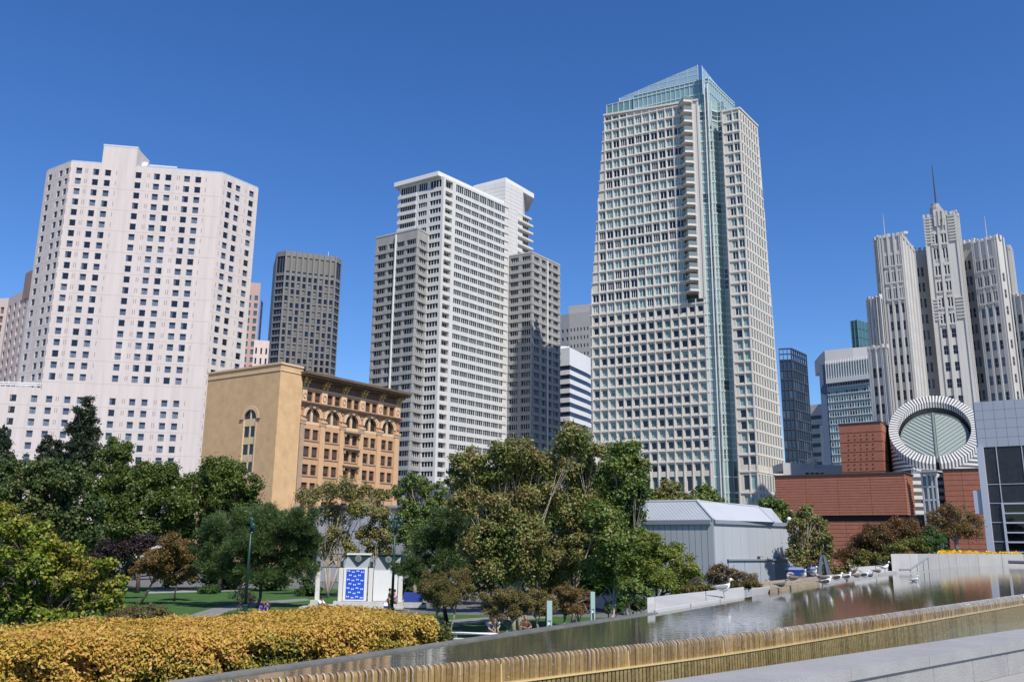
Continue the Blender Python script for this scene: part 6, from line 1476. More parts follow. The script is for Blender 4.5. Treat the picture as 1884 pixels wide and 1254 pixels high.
# ================================================================== ground, pool, fountain
ZW = 0.90      # water level of the upper pool
def ground():
    PV = mat('plaza_paving', (.13, .127, .12), .9, .15, .6); GR = mat('lawn_grass', (.030, .085, .012), .95, .0, 1.0, .9, 30.0, col2=(.055, .13, .022)); GR2 = GR  # tree shade under the low crowns put into the paving colour
    PT = mat('path_stone', (.20, .197, .19), .85, .1, 1.5)  # path colour lowered too, standing in for tree shade
    mb = MB(); mb.poly([(-3000, -200, GZ - .06), (3000, -200, GZ - .06), (3000, 4000, GZ - .06), (-3000, 4000, GZ - .06)])
    o = part('ground', mb, PV); o['kind'] = 'structure'
    mb = MB(); mb.poly([(-70, 13, GZ), (8, 13, GZ), (14, 60, GZ), (-2, 62, GZ), (-12, 64, GZ), (-13.5, 78, GZ), (-16, 96, GZ), (-70, 96, GZ)]); o = part('lawn', mb, GR); o['kind'] = 'structure'
    mb = MB()
    P = [atz(x, y, GZ + .004) for x, y in ((318, 1140), (390, 1118), (470, 1106), (560, 1100), (574, 1103), (490, 1111), (420, 1123), (385, 1140))]
    mb.poly(P); P = [atz(x, y, GZ + .005) for x, y in ((1000, 1092), (1120, 1092), (1180, 1101), (1120, 1108), (1010, 1104))]; mb.poly(P)
    P = [atz(x, y, GZ + .006) for x, y in ((820, 1140), (900, 1134), (1010, 1130), (1010, 1136), (900, 1143), (830, 1150))]; mb.poly(P)
    o = part('path', mb, PT); o['kind'] = 'structure'
    # pale kerb beds under the pines
    mb = MB(); P = [atz(x, y, GZ + .004) for x, y in ((270, 1084), (440, 1080), (440, 1086), (270, 1091))]; mb.poly(P); o = part('far_path', mb, mat('pale_path', (.30, .29, .265), .9, .1, 2)); o['kind'] = 'structure'
far_px = [(300, 1262), (395, 1246), (500, 1231), (640, 1211), (820, 1184), (1000, 1157), (1205, 1127), (1370, 1099), (1462, 1082), (1560, 1066), (1650, 1053), (1720, 1043.5), (1790, 1038.5), (1884, 1041), (2010, 1049)]
near_px = [(2010, 1075.5), (1884, 1092.5), (1704, 1118), (1614, 1131), (1500, 1146.5), (1400, 1159.5), (1324, 1168.5), (1250, 1177), (1150, 1187.5), (1041, 1198.5), (900, 1213), (760, 1226), (665, 1234), (493, 1248.6), (330, 1262)]
def pool():
    W = bpy.data.materials.new('pool_water'); W.use_nodes = True; t = W.node_tree; b = t.nodes['Principled BSDF']
    b.inputs['Base Color'].default_value = (.085, .085, .06, 1); b.inputs['Roughness'].default_value = .025; b.inputs['Specular IOR Level'].default_value = .6; b.inputs['IOR'].default_value = 1.40
    g = t.nodes.new('ShaderNodeNewGeometry'); mp = t.nodes.new('ShaderNodeMapping'); mp.inputs['Scale'].default_value = (1.3, 2.6, 1); mp.inputs['Rotation'].default_value = (0, 0, .5)
    n = t.nodes.new('ShaderNodeTexNoise'); n.inputs['Scale'].default_value = 2.2; n.inputs['Detail'].default_value = 3.5; n.inputs['Roughness'].default_value = .55
    bp = t.nodes.new('ShaderNodeBump'); bp.inputs['Strength'].default_value = .04; bp.inputs['Distance'].default_value = .05
    t.links.new(g.outputs['Position'], mp.inputs[0]); t.links.new(mp.outputs[0], n.inputs['Vector']); t.links.new(n.outputs['Fac'], bp.inputs['Height']); t.links.new(bp.outputs[0], b.inputs['Normal'])
    far = [atz(x, y, ZW) for x, y in far_px]; near = [atz(x, y, ZW) for x, y in near_px]
    mb = MB(); mb.poly(far[::-1] + near[::-1]); o = part('pool_water', mb, W); o['kind'] = 'structure'
    # rim of the far side and the tank body below
    RIM = mat('wet_rim_stone', (.16, .155, .145), .3, .2, 2.5, .2, 9); BODY = mat('tank_concrete', (.30, .29, .27), .85, .12, 1.2)
    T = thing('fountain_pool', (2, 12, -.2), 'raised fountain pool with stone rim and golden ribbed cascade wall', 'fountain')
    for i in range(0, 6):
        p, q = far[i], far[i + 1]; dv = (q - p).normalized(); nn = Vector((-dv.y, dv.x, 0)); L = (q - p).length; k = max(1, int(L / 1.5))
        for j in range(k):
            a, c = p + dv * (L * j / k + .006), p + dv * (L * (j + 1) / k - .006); mb = MB()
            mb.hexa([a - nn * .06 + Vector((0, 0, -.4)), c - nn * .06 + Vector((0, 0, -.4)), c + nn * .10 + Vector((0, 0, -.4)), a + nn * .10 + Vector((0, 0, -.4)), a - nn * .06 + Vector((0, 0, .02)), c - nn * .06 + Vector((0, 0, .02)), c + nn * .10 + Vector((0, 0, .02)), a + nn * .10 + Vector((0, 0, .02))]); part('rim_stone', mb, RIM, T)
    mb = MB(); ins = far[::-1] + [p + Vector((-.25, .25, 0)) for p in near[::-1]]; mb.prism([(p.x, p.y) for p in ins], GZ, ZW - .06); part('tank_body', mb, BODY, T)
    # ribbed cascade wall: one slab after another along the lip
    GOLD = mat('golden_wet_stone', (.25, .155, .048), .22, .0, 1.2, .35, 11, spec=.5, col2=(.18, .115, .04), streak=True, coat=.5); OCH = mat('ochre_wet_stone', (.235, .175, .07), .3, .0, 1.5, .4, 11, col2=(.29, .225, .10), streak=True, coat=.4); SEAM = mat('sunlit_wet_edge', (.62, .46, .20), .2, coat=.6)  # seam colour paints the sun caught on the wet ledge edge
    GOLDS = [GOLD, GOLD, mat('golden_wet_stone_dark', (.19, .115, .036), .22, .0, 1.2, .35, 11, col2=(.15, .095, .035), streak=True, coat=.5), mat('golden_wet_stone_pale', (.30, .20, .075), .22, .0, 1.2, .35, 11, col2=(.24, .16, .06), streak=True, coat=.5)]
    OCHS = [OCH, OCH, mat('ochre_wet_stone_dark', (.165, .125, .05), .3, .0, 1.5, .4, 11, col2=(.21, .16, .07), streak=True, coat=.4)]
    DARKJ = mat('dark_joint', (.05, .04, .022), .7)
    line = [p.copy() for p in near[::-1]]; cum = [0]
    for i in range(len(line) - 1): cum.append(cum[-1] + (line[i + 1] - line[i]).length)
    def pos(s):
        for i in range(len(line) - 1):
            if s <= cum[i + 1] or i == len(line) - 2:
                t_ = (s - cum[i]) / (cum[i + 1] - cum[i]); return line[i].lerp(line[i + 1], t_), (line[min(len(line) - 1, i + 2)] - line[max(0, i - 1)]).normalized() if False else (line[i + 1] - line[i]).normalized()
    sw = .074; restA = MB(); restB = MB(); s = 0; rr = random.Random(12); k = 0; riv = MB(); line2 = MB(); back = MB(); N = 5; zl = ZW - .25
    while s < cum[-1] - sw:
        rad = .045 + .12 * min(1, s / cum[-1] * 1.25) ** 1.6; p, dv = pos(s); q, _ = pos(s + sw); dv = (q - p).normalized(); nn = Vector((dv.y, -dv.x, 0)); g = .0035
        a, c = p + dv * g, q - dv * g; o = rr.uniform(-.005, .005); mb = MB() if k < 298 else restA; prof = [(-.16, -.012)]
        for j in range(N + 1): th = math.pi / 2 * j / N; prof.append((rad * math.sin(th) - .02 + o, -rad + rad * math.cos(th) + .004))
        prof += [(rad - .02 + o, zl - ZW + .01)]
        for (u0, z0), (u1, z1) in zip(prof[:-1], prof[1:]):
            mb.poly([a + nn * u0 + Vector((0, 0, z0)), a + nn * u1 + Vector((0, 0, z1)), c + nn * u1 + Vector((0, 0, z1)), c + nn * u0 + Vector((0, 0, z0))])
        for e, fl in ((a, 0), (c, 1)):
            pl = [e + nn * u + Vector((0, 0, z)) for u, z in prof] + [e + nn * -.16 + Vector((0, 0, zl - ZW))]
            mb.poly(pl if fl else pl[::-1])
        if k < 298: part('cascade_slab', mb, rr.choice(GOLDS), T, smooth=False)
        mb = MB() if k < 298 else restB; z0, z1 = -.5 - ZW, zl - ZW; a, c = a + dv * .006, c - dv * .006; mb.hexa([a + nn * (rad + .03) + Vector((0, 0, z0)), c + nn * (rad + .03) + Vector((0, 0, z0)), c + Vector((0, 0, z0)), a + Vector((0, 0, z0)), a + nn * (rad + .03) + Vector((0, 0, z1)), c + nn * (rad + .03) + Vector((0, 0, z1)), c + Vector((0, 0, z1)), a + Vector((0, 0, z1))])
        if k < 298: part('lower_slab', mb, rr.choice(OCHS), T)
        e = q + nn * (rad * .75)
        back.hexa([p + nn * (rad - .05) + Vector((0, 0, -1.4)), q + nn * (rad - .05) + Vector((0, 0, -1.4)), q - nn * .14 + Vector((0, 0, -1.4)), p - nn * .14 + Vector((0, 0, -1.4)), p + nn * (rad - .06) + Vector((0, 0, -.06 - rad * .5)), q + nn * (rad - .06) + Vector((0, 0, -.06 - rad * .5)), q - nn * .14 + Vector((0, 0, -.03)), p - nn * .14 + Vector((0, 0, -.03))])
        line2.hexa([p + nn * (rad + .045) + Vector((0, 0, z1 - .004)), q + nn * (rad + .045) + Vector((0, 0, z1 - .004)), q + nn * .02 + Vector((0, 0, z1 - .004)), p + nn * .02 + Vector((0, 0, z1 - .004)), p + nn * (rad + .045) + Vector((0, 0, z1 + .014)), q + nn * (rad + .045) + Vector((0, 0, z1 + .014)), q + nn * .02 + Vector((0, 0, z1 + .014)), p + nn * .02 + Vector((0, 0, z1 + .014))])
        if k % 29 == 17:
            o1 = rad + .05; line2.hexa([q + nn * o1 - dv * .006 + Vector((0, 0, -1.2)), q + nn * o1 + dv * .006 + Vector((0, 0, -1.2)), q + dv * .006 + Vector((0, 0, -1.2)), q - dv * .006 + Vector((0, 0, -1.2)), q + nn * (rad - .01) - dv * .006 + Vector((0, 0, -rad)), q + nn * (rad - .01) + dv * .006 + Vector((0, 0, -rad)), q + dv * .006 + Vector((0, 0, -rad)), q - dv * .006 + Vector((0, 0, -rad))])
        # a rivulet of water falling at the joint
        n_ = rr.randrange(4, 9); w0 = rr.choice((.0015, .0025, .003, .004, .005)); drift = rr.uniform(.005, .04); pts = []
        for j in range(n_ + 1):
            th = min(1, j / 4) * math.pi / 2; u = rad * math.sin(th) + .0 + .015; z = -rad + rad * math.cos(th) + .012 if j <= 4 else -rad - (j - 4) * rr.uniform(.03, .055)
            pts.append(q + nn * u + dv * (drift * min(1, j / n_) * .8 + rr.uniform(-.004, .004)) + Vector((0, 0, z)))
        riv.tube(pts, [w0 * (1 - .75 * j / n_) for j in range(n_ + 1)], 5, cap=False)
        for j in range(rr.randrange(0, 2)):
            z = -rad - rr.uniform(.05, .55); c_ = q + nn * (rad + .03) + dv * rr.uniform(-.03, .08) + Vector((0, 0, z)); r_ = rr.uniform(.002, .005); riv.lathe((c_.x, c_.y, c_.z), [(.001, -r_ * 2), (r_, 0), (.001, r_ * 1.5)], 5)
        s += sw; k += 1
    part('cascade_slab', restA, GOLD, T, kind='stuff'); part('lower_slab', restB, OCH, T, kind='stuff')
    part('joint_backing', back, DARKJ, T, kind='stuff'); part('ledge_line', line2, SEAM, T, kind='stuff')
    RV = mat('running_water', (.66, .65, .62), .08, spec=.8, coat=1.0); part('rivulet', riv, RV, T, kind='stuff', smooth=True)
    # trough floor between wall and coping
    # near coping wall of granite blocks
    GRA = mat('pale_granite', (.30, .295, .29), .75, .10, 1.3, .3, 40); GRB = mat('granite_block', (.285, .28, .27), .8, .17, .9, .35, 30)
    zc = .55
    bk = [atz(x, y, zc) for x, y in ((900, 1290), (1040, 1273), (1200, 1254), (1400, 1221), (1600, 1191), (1884, 1148), (2100, 1120))]; fr = [atz(x, y, zc) for x, y in ((1180, 1292), (1290, 1272), (1400, 1250), (1560, 1222), (1700, 1199), (1884, 1170), (2100, 1139))]
    C = thing('granite_wall', (6, 12, 0), 'pale granite bench wall with thick coping at lower right', 'wall')
    F0, F1 = fr[0], fr[-1]; dv = (F1 - F0).normalized(); nn = Vector((dv.y, -dv.x, 0)); L = (F1 - F0).length; wd = (bk[3] - fr[2]).dot(-nn); wd = abs(wd)
    joints = []
    def along(px, py, z): return (atz(px, py, z) - F0).dot(dv)
    js = [along(1535, 1226, zc), along(1661, 1205, zc), along(1795, 1184, zc)]
    st = (js[2] - js[0]) / 2; a = js[0]
    while a > 0: a -= st
    while a < L:
        b0, b1 = max(a, 0) + .004, min(a + st, L) - .004; mb = MB()
        P = lambda s_, o, z: F0 + dv * s_ + nn * o + Vector((0, 0, z - F0.z))
        mb.hexa([P(b0, .04, zc - .155), P(b1, .04, zc - .155), P(b1, -wd, zc - .155), P(b0, -wd, zc - .155), P(b0, .04, zc), P(b1, .04, zc), P(b1, -wd, zc), P(b0, -wd, zc)]); part('coping_stone', mb, GRA, C); a += st
    bs = st * .62; a = along(1610, 1235, .2) % bs - bs
    while a < L:
        b0, b1 = max(a, 0) + .005, min(a + bs, L) - .005
        if b1 > b0:
            mb = MB(); mb.hexa([P(b0, 0, 0), P(b1, 0, 0), P(b1, -.3, 0), P(b0, -.3, 0), P(b0, 0, zc - .165), P(b1, 0, zc - .165), P(b1, -.3, zc - .165), P(b0, -.3, zc - .165)]); part('granite_block', mb, GRB, C)
        a += bs
    mb = MB(); mb.hexa([P(0, -.02, -.3), P(L, -.02, -.3), P(L, -wd + .02, -.3), P(0, -wd + .02, -.3), P(0, -.02, zc - .16), P(L, -.02, zc - .16), P(L, -wd + .02, zc - .16), P(0, -wd + .02, zc - .16)]); part('wall_core', mb, DARKJ, C)
    # walkway where the photographer stands
    WK = mat('walkway_concrete', (.31, .30, .28), .85, .08, 1.4, .2, 30); DS = mat('dark_paver', (.16, .16, .17), .8, .12, 2.0)
    mb = MB(); mb.prism([P(-6, .0, 0)[:2], P(-6, 14, 0)[:2], P(L + 6, 14, 0)[:2], P(L + 6, 0, 0)[:2]], GZ, -.004); o = part('walkway', mb, WK); o['kind'] = 'structure'
    a0 = along(1836, 1254, 0); 
    for i in range(4):
        for j in range(2):
            b0 = a0 + .15 + i * 1.2; o0 = .62 + j * 1.2; mb = MB(); mb.hexa([P(b0 + .01, o0 + 1.18, -.05), P(b0 + 1.19, o0 + 1.18, -.05), P(b0 + 1.19, o0, -.05), P(b0 + .01, o0, -.05), P(b0 + .01, o0 + 1.18, .006), P(b0 + 1.19, o0 + 1.18, .006), P(b0 + 1.19, o0, .006), P(b0 + .01, o0, .006)]); part('paver', mb, DS, o)
    tr = MB(); tr.prism([(p.x, p.y) for p in (near[::-1][1:] )] + [(p.x, p.y) for p in bk[::-1]], GZ, -.25); part('trough', tr, mat('trough_water', (.10, .09, .05), .1, coat=.5), T)
    return far
# ================================================================== smaller buildings and objects
def shed():
    ML = mat('shed_metal', (.375, .395, .415), .42, .05, .6, spec=.5, streak=True); RF = mat('shed_roof', (.42, .435, .455), .5, .03, .5); TR = mat('shed_trim', (.22, .24, .27), .5); DR = mat('shed_door', (.33, .36, .39), .5, .04, 1); DG = mat('shed_gate', (.22, .24, .24), .55, .1, 2)
    d = 60; ze = zat(1312.5, 955.5, d); C = at(1312.5, 955.5, d); Rr = atz(1448.6, 961.4, ze); Ll = atz(1150, 956.9, ze)
    T = thing('metal_shed', (C.x + 2, C.y, GZ), 'pale blue grey corrugated metal shed with flat topped hipped roof', 'shed')
    FL, FR_ = Face(Ll, C), Face(C, Rr)
    mb = MB(); mb.prism([Ll, C, Rr, Rr + Vector((5, 12, 0)), Ll + Vector((-3, 14, 0))], GZ, ze - .05); part('wall_body', mb, ML, T)
    n = int(FL.L / .42); 
    for i in range(n):
        mb = MB(); a = FL.L * i / n; w = FL.L / n; FL.box(mb, a + .012, a + w - .03, GZ, ze - .32, .005, .045); part('wall_sheet', mb, ML, T)
    n = 9
    for i in range(n): mb = MB(); a = FR_.L * i / n; w = FR_.L / n; FR_.box(mb, a + .006, a + w - .006, GZ, ze - .3, .005, .02); part('wall_sheet', mb, ML, T)
    zt = zat(1282, 921, d + 2.5)
    top = [atz(1282, 921, zt), atz(1395, 931.6, zt)]; tl = atz(1120, 923.5, zt); eL, eC, eR = (Vector((p.x, p.y, ze)) for p in (Ll, C, atz(1424, 959.8, ze)))
    def onplane(px, py, p0, p1, p2):
        nn = (p1 - p0).cross(p2 - p0); r = ray(px, py); o = Vector((0, 0, EYE)); return o + r * ((p0 - o).dot(nn) / r.dot(nn))
    top[1] = onplane(1395, 931.6, eC, eR, top[0]); tl = onplane(1120, 923.5, eL, eC, top[0])
    bR = atz(1424, 959.8, ze) + Vector((4.5, 12, 0)); 
    mb = MB(); tb = Vector((top[1].x + 3, top[1].y + 7, zt)); tlb = Vector((tl.x, tl.y + 8, zt))
    mb.poly([eC, eR, top[1], top[0]], 0); mb.poly([eR, bR, tb, top[1]], 0); mb.poly([top[0], top[1], tb, tlb, tl], 0); part('roof', mb, RF, T)
    mb = MB(); mb.poly([eL, eC, top[0], tl], 0); part('roof_slope', mb, ML, T)
    sm = MB(); k = 26
    for i in range(1, k):
        t = i / k; a = eL.lerp(eC, t) ; b = tl.lerp(top[0], t); sm.tube([a + Vector((0, -.01, .0)), b + Vector((0, -.01, .0))], .014, 4)
    part('standing_seam', sm, ML, T, kind='stuff')
    ed = MB(); ed.tube([eC, top[0]], .11, 5); ed.tube([tl, top[0], top[1]], .1, 5); ed.tube([eR, top[1]], .06, 5); part('ridge_cap', ed, MATS['shed_metal'], T)
    gt = MB(); FL.box(gt, 0, FL.L - .16, ze - .3, ze, -.05, .18); FR_.box(gt, 0, FR_.L + .1, ze - .26, ze, -.05, .16); part('eaves_gutter', gt, TR, T)
    a0 = FR_.hit(1338.5, 1030)[0]; z0 = FR_.hit(1338.5, 1030.5)[1]; a1 = FR_.hit(1424, 1030)[0]; a2 = FR_.hit(1446.5, 1030)[0]
    for i in range(3): mb = MB(); w = (a1 - a0) / 3; FR_.box(mb, a0 + w * i + .02, a0 + w * (i + 1) - .02, GZ, z0, .045, .08); part('door_leaf', mb, DR, T)
    mb = MB(); FR_.box(mb, a1 + .02, a2, GZ, z0, .045, .1); part('gate', mb, DG, T)
    mb = MB(); FR_.box(mb, a0 - .1, a2, z0, z0 + .1, .04, .2); part('door_rail', mb, TR, T)
    for a in (a0 + (a1 - a0) * .62, a1 + .45): mb = MB(); FR_.box(mb, a, a + .36, z0 + .22, z0 + .3, .04, .3); part('door_lamp', mb, TR, T)
    mb = MB(); p = FR_.pt(FR_.L, ze + .1, 0); mb.tube([(p[0], p[1], ze - .6), (p[0] + .05, p[1], ze + .15)], .05, 6); mb.lathe((p[0] + .15, p[1], ze + .12), [(.05, 0), (.17, .1), (.17, .22), (.05, .3)], 8); part('corner_lamp', mb, mat('white_paint', (.8, .8, .8), .5), T)
shed()
def grey_hall():
    PN = mat('hall_panel', (.30, .31, .33), .7, .06, .4); d = 108; z = zat(655, 931, d)
    A, B = atz(588, 934, z), atz(724, 934, z); F = Face(A, B); T = thing('grey_hall', (A.x + 5, A.y, GZ), 'low grey panelled hall with dark openings behind the sparse yellow trees', 'building')
    n = 7; st = F.L / n; wl = MB(); cols = [(st * (i + .55), st * (i + .95)) for i in (2, 4, 5)]
    wall_grid(wl, F, cols, [(GZ + 3.2, GZ + 6.2)], 0, F.L, GZ, z, .4); part('wall', wl, PN, T)
    g = uwin('window', [('q', 0, 1, 0, 1, 0, 0), ('b', .48, .52, 0, 1, -.06, 0, 1), ('b', 0, 1, .6, .63, -.06, 0, 1)], [GL2, PN])
    for c in cols: inst('window', g, T, F.mtx(c[0], c[1], GZ + 3.2, GZ + 6.2, -.38))
    for i in range(n + 1): mb = MB(); F.box(mb, max(0, st * i - .06), min(F.L, st * i + .06), GZ, z + .02, 0, .08); part('wall_batten', mb, mat('hall_batten', (.22, .23, .25), .6), T)
    mb = MB(); F.box(mb, -.1, F.L + .1, z, z + .3, -10, .25); part('roof_edge', mb, MATS['hall_batten'], T)
    mb = MB(); mb.prism([A + Vector((0, .5, 0)), B + Vector((0, .5, 0)), B + Vector((0, 9, 0)), A + Vector((-3, 9, 0))], GZ, z); part('body', mb, PN, T)
    CR_ = mat('cream_render', (.60, .55, .46), .85, .05, .5); d = 150; z = zat(1110, 812, d); A, B = atz(1095, 813, z), atz(1170, 835, z); F = Face(A, B)
    T = thing('cream_shop', (A.x + 3, A.y, GZ), 'cream shop front with red banners glimpsed through the plane trees', 'building')
    wl = MB(); cols = [(F.L * .12, F.L * .3), (F.L * .4, F.L * .6), (F.L * .7, F.L * .88)]; rs = [(z - 14, z - 11), (z - 9, z - 6)]
    wall_grid(wl, F, cols, rs, 0, F.L, GZ, z, .3); part('wall', wl, CR_, T); g2 = uwin('window', [('q', 0, 1, 0, 1, 0, 0)], [GL2])
    for c in cols:
        for r in rs: inst('window', g2, T, F.mtx(c[0], c[1], r[0], r[1], -.28))
    RD = mat('red_banner', (.50, .04, .025), .7)
    for px, y0, y1, w in ((1110, 840, 826, 1.4), (1114, 882, 868, 1.2), (1119, 862, 852, .9)):
        a, zz = F.hit(px, y0); mb = MB(); F.box(mb, a - w / 2, a + w / 2, zz, F.hit(px, y1)[1], .1, .25); part('banner', mb, RD, T)
    mb = MB(); mb.prism([A + Vector((.2, .6, 0)), B + Vector((-.2, .6, 0)), B + Vector((1, 8, 0)), A + Vector((1, 8, 0))], GZ, z - .1); part('body', mb, CR_, T)
grey_hall()
def kiosk():
    WHT = mat('white_panel', (.66, .66, .64), .6); GRP = mat('grey_gable', (.34, .36, .38), .6); DKG = mat('dark_green_steel', (.012, .03, .028), .5); CON = mat('plinth_concrete', (.42, .41, .39), .9, .1, 2); BLU = mat('blue_poster', (.018, .075, .50), .5); MK = mat('poster_print', (.55, .65, .85), .5); RND = mat('roundel', (.22, .23, .22), .5)
    d = 68; A = at(560, 1080, d); F = Face(Vector((A.x, d, 0)), Vector((A.x + 12, d + .4, 0)))
    H = lambda x, y: F.hit(x, y)
    T = thing('garden_pavilion', (at(660, 1100, d).x, d, GZ), 'white and grey pavilion with blue poster panel, gable roundels and stone plinth', 'pavilion')
    g = lambda y: H(650, y)[1]
    # plinth
    mb = MB(); F.box(mb, H(614, 1110)[0], H(742, 1110)[0], GZ, g(1105), -2.2, .35); part('plinth', mb, CON, T)
    for i, (xa, xb, y1, y0) in enumerate(((560, 745, 1116, 1130), (572, 730, 1112, 1125))): mb = MB(); F.box(mb, H(xa, 1120)[0], H(xb, 1120)[0], GZ, GZ + .12 + .12 * i, .36 + .0, 1.9 - .7 * i); part('step', mb, CON, T)
    def bay(xl, xr, poster):
        al, ar = H(xl, 1075)[0], H(xr, 1075)[0]; z0, z1, zt = g(1104.5), g(1043.5 if poster else 1048), g(1020)
        mb = MB(); F.box(mb, al, ar, z0, z1, -.12, 0); part('panel', mb, WHT, T)
        mb = MB(); mb.hexa([F.pt(al, z1 + .01, -.1), F.pt(ar, z1 + .01, -.1), F.pt(ar, z1 + .01, -.2), F.pt(al, z1 + .01, -.2), F.pt(al + .22, zt, -.15), F.pt(ar + .22, zt, -.15), F.pt(ar + .22, zt, -.3), F.pt(al + .22, zt, -.3)]); gb = part('gable_panel', mb, GRP, T)
        m_ = (al + ar) / 2 + .1; mb = MB(); mb.hexa([F.pt(m_ - .04, z1 + .12, -.04), F.pt(m_ + .04, z1 + .12, -.04), F.pt(m_ + .04, z1 + .12, -.12), F.pt(m_ - .04, z1 + .12, -.12), F.pt(al + .24, zt - .01, -.09), F.pt(ar + .2, zt - .01, -.09), F.pt(ar + .2, zt - .01, -.17), F.pt(al + .24, zt - .01, -.17)]); part('triangle', mb, DKG, gb)
        mb = MB(); c = (m_ + .05, zt - (zt - z1) * .28); mb.poly([F.pt(c[0] + .24 * math.cos(t * math.pi / 8), c[1] + .24 * math.sin(t * math.pi / 8), -.03) for t in range(16)]); mb.poly([F.pt(c[0] + .17 * math.cos(t * math.pi / 8), c[1] + .17 * math.sin(t * math.pi / 8), -.02) for t in range(16)], 1); part('roundel', mb, [RND, mat('roundel_core', (.13, .14, .13), .5)], gb)
        mb = MB(); F.box(mb, al - .06, ar + .06, z0 - .1, z0, -.3, .05); part('frame', mb, DKG, T); mb = MB(); F.box(mb, al + .15, ar + .25, zt, zt + (.12 if poster else .03), -.4, 0); part('roof_bar', mb, WHT if poster else DKG, T)
        if poster:
            pl, pr, pz0, pz1 = H(636.5, 1075)[0], H(670, 1075)[0], g(1101.5), g(1046.5); mb = MB(); F.box(mb, pl, pr, pz0, pz1, .0, .02); po = part('poster', mb, BLU, T)
            mk = MB(); rows = 7; hh = (pz1 - pz0) / rows
            for r in range(rows):
                for c in range(2):
                    for q, (ox, oy) in enumerate(((0.0, .62), (.25, .38))):
                        x = pl + (pr - pl) * ((c * .5 + ox + .12 + (.1 if r % 2 else 0)) % 1.0) ; z = pz0 + hh * (r + oy); w = .085
                        if x - w * 1.3 < pl or x + w * 1.3 > pr: continue
                        for s_ in (-1, 1): mk.poly([F.pt(x + s_ * .012, z - .03, .025), F.pt(x + s_ * w, z - .06, .025), F.pt(x + s_ * w * 1.25, z, .025), F.pt(x + s_ * w, z + .06, .025), F.pt(x + s_ * .012, z + .03, .025)])
            part('printed_mark', mk, MK, po, kind='stuff')
    bay(631.5, 675, True); bay(687, 731, False)
    for px in (584, 626.5, 681.5, 736.5):
        a = H(px, 1075)[0]; mb = MB(); zb = g(1105) if px != 584 else GZ + .5; F.box(mb, a - .155, a + .155, zb, g(1044), -.35, -.04); po = part('pillar', mb, mat('pillar_white', (.60, .58, .54), .7), T)
        if px == 584: mb = MB(); F.box(mb, a - .42, a + .42, GZ, zb, -.6, .3); part('pillar_base', mb, CON, T)
        mb = MB(); F.box(mb, a - .1, a + .1, g(1044), g(1032), -.3, -.1); part('finial', mb, DKG, po)
    mb = MB()
    for z in (g(1019), g(1043)): mb.tube([F.pt(H(580, 1020)[0], z, -.25), F.pt(H(742, 1020)[0], z, -.25)], .03, 5)
    part('tie_rod', mb, DKG, T)
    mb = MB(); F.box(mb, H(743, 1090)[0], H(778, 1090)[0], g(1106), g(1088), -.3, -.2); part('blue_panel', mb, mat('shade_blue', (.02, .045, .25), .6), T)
    mb = MB(); F.box(mb, H(742, 1090)[0], H(785, 1090)[0], GZ, g(1106.5), -1.2, -.1); part('side_plinth', mb, CON, T)
    mb = MB(); F.box(mb, H(735, 1045)[0], H(745, 1045)[0], g(1058), g(1021), -2.5, -.5); part('rear_gable', mb, DKG, T)
kiosk()
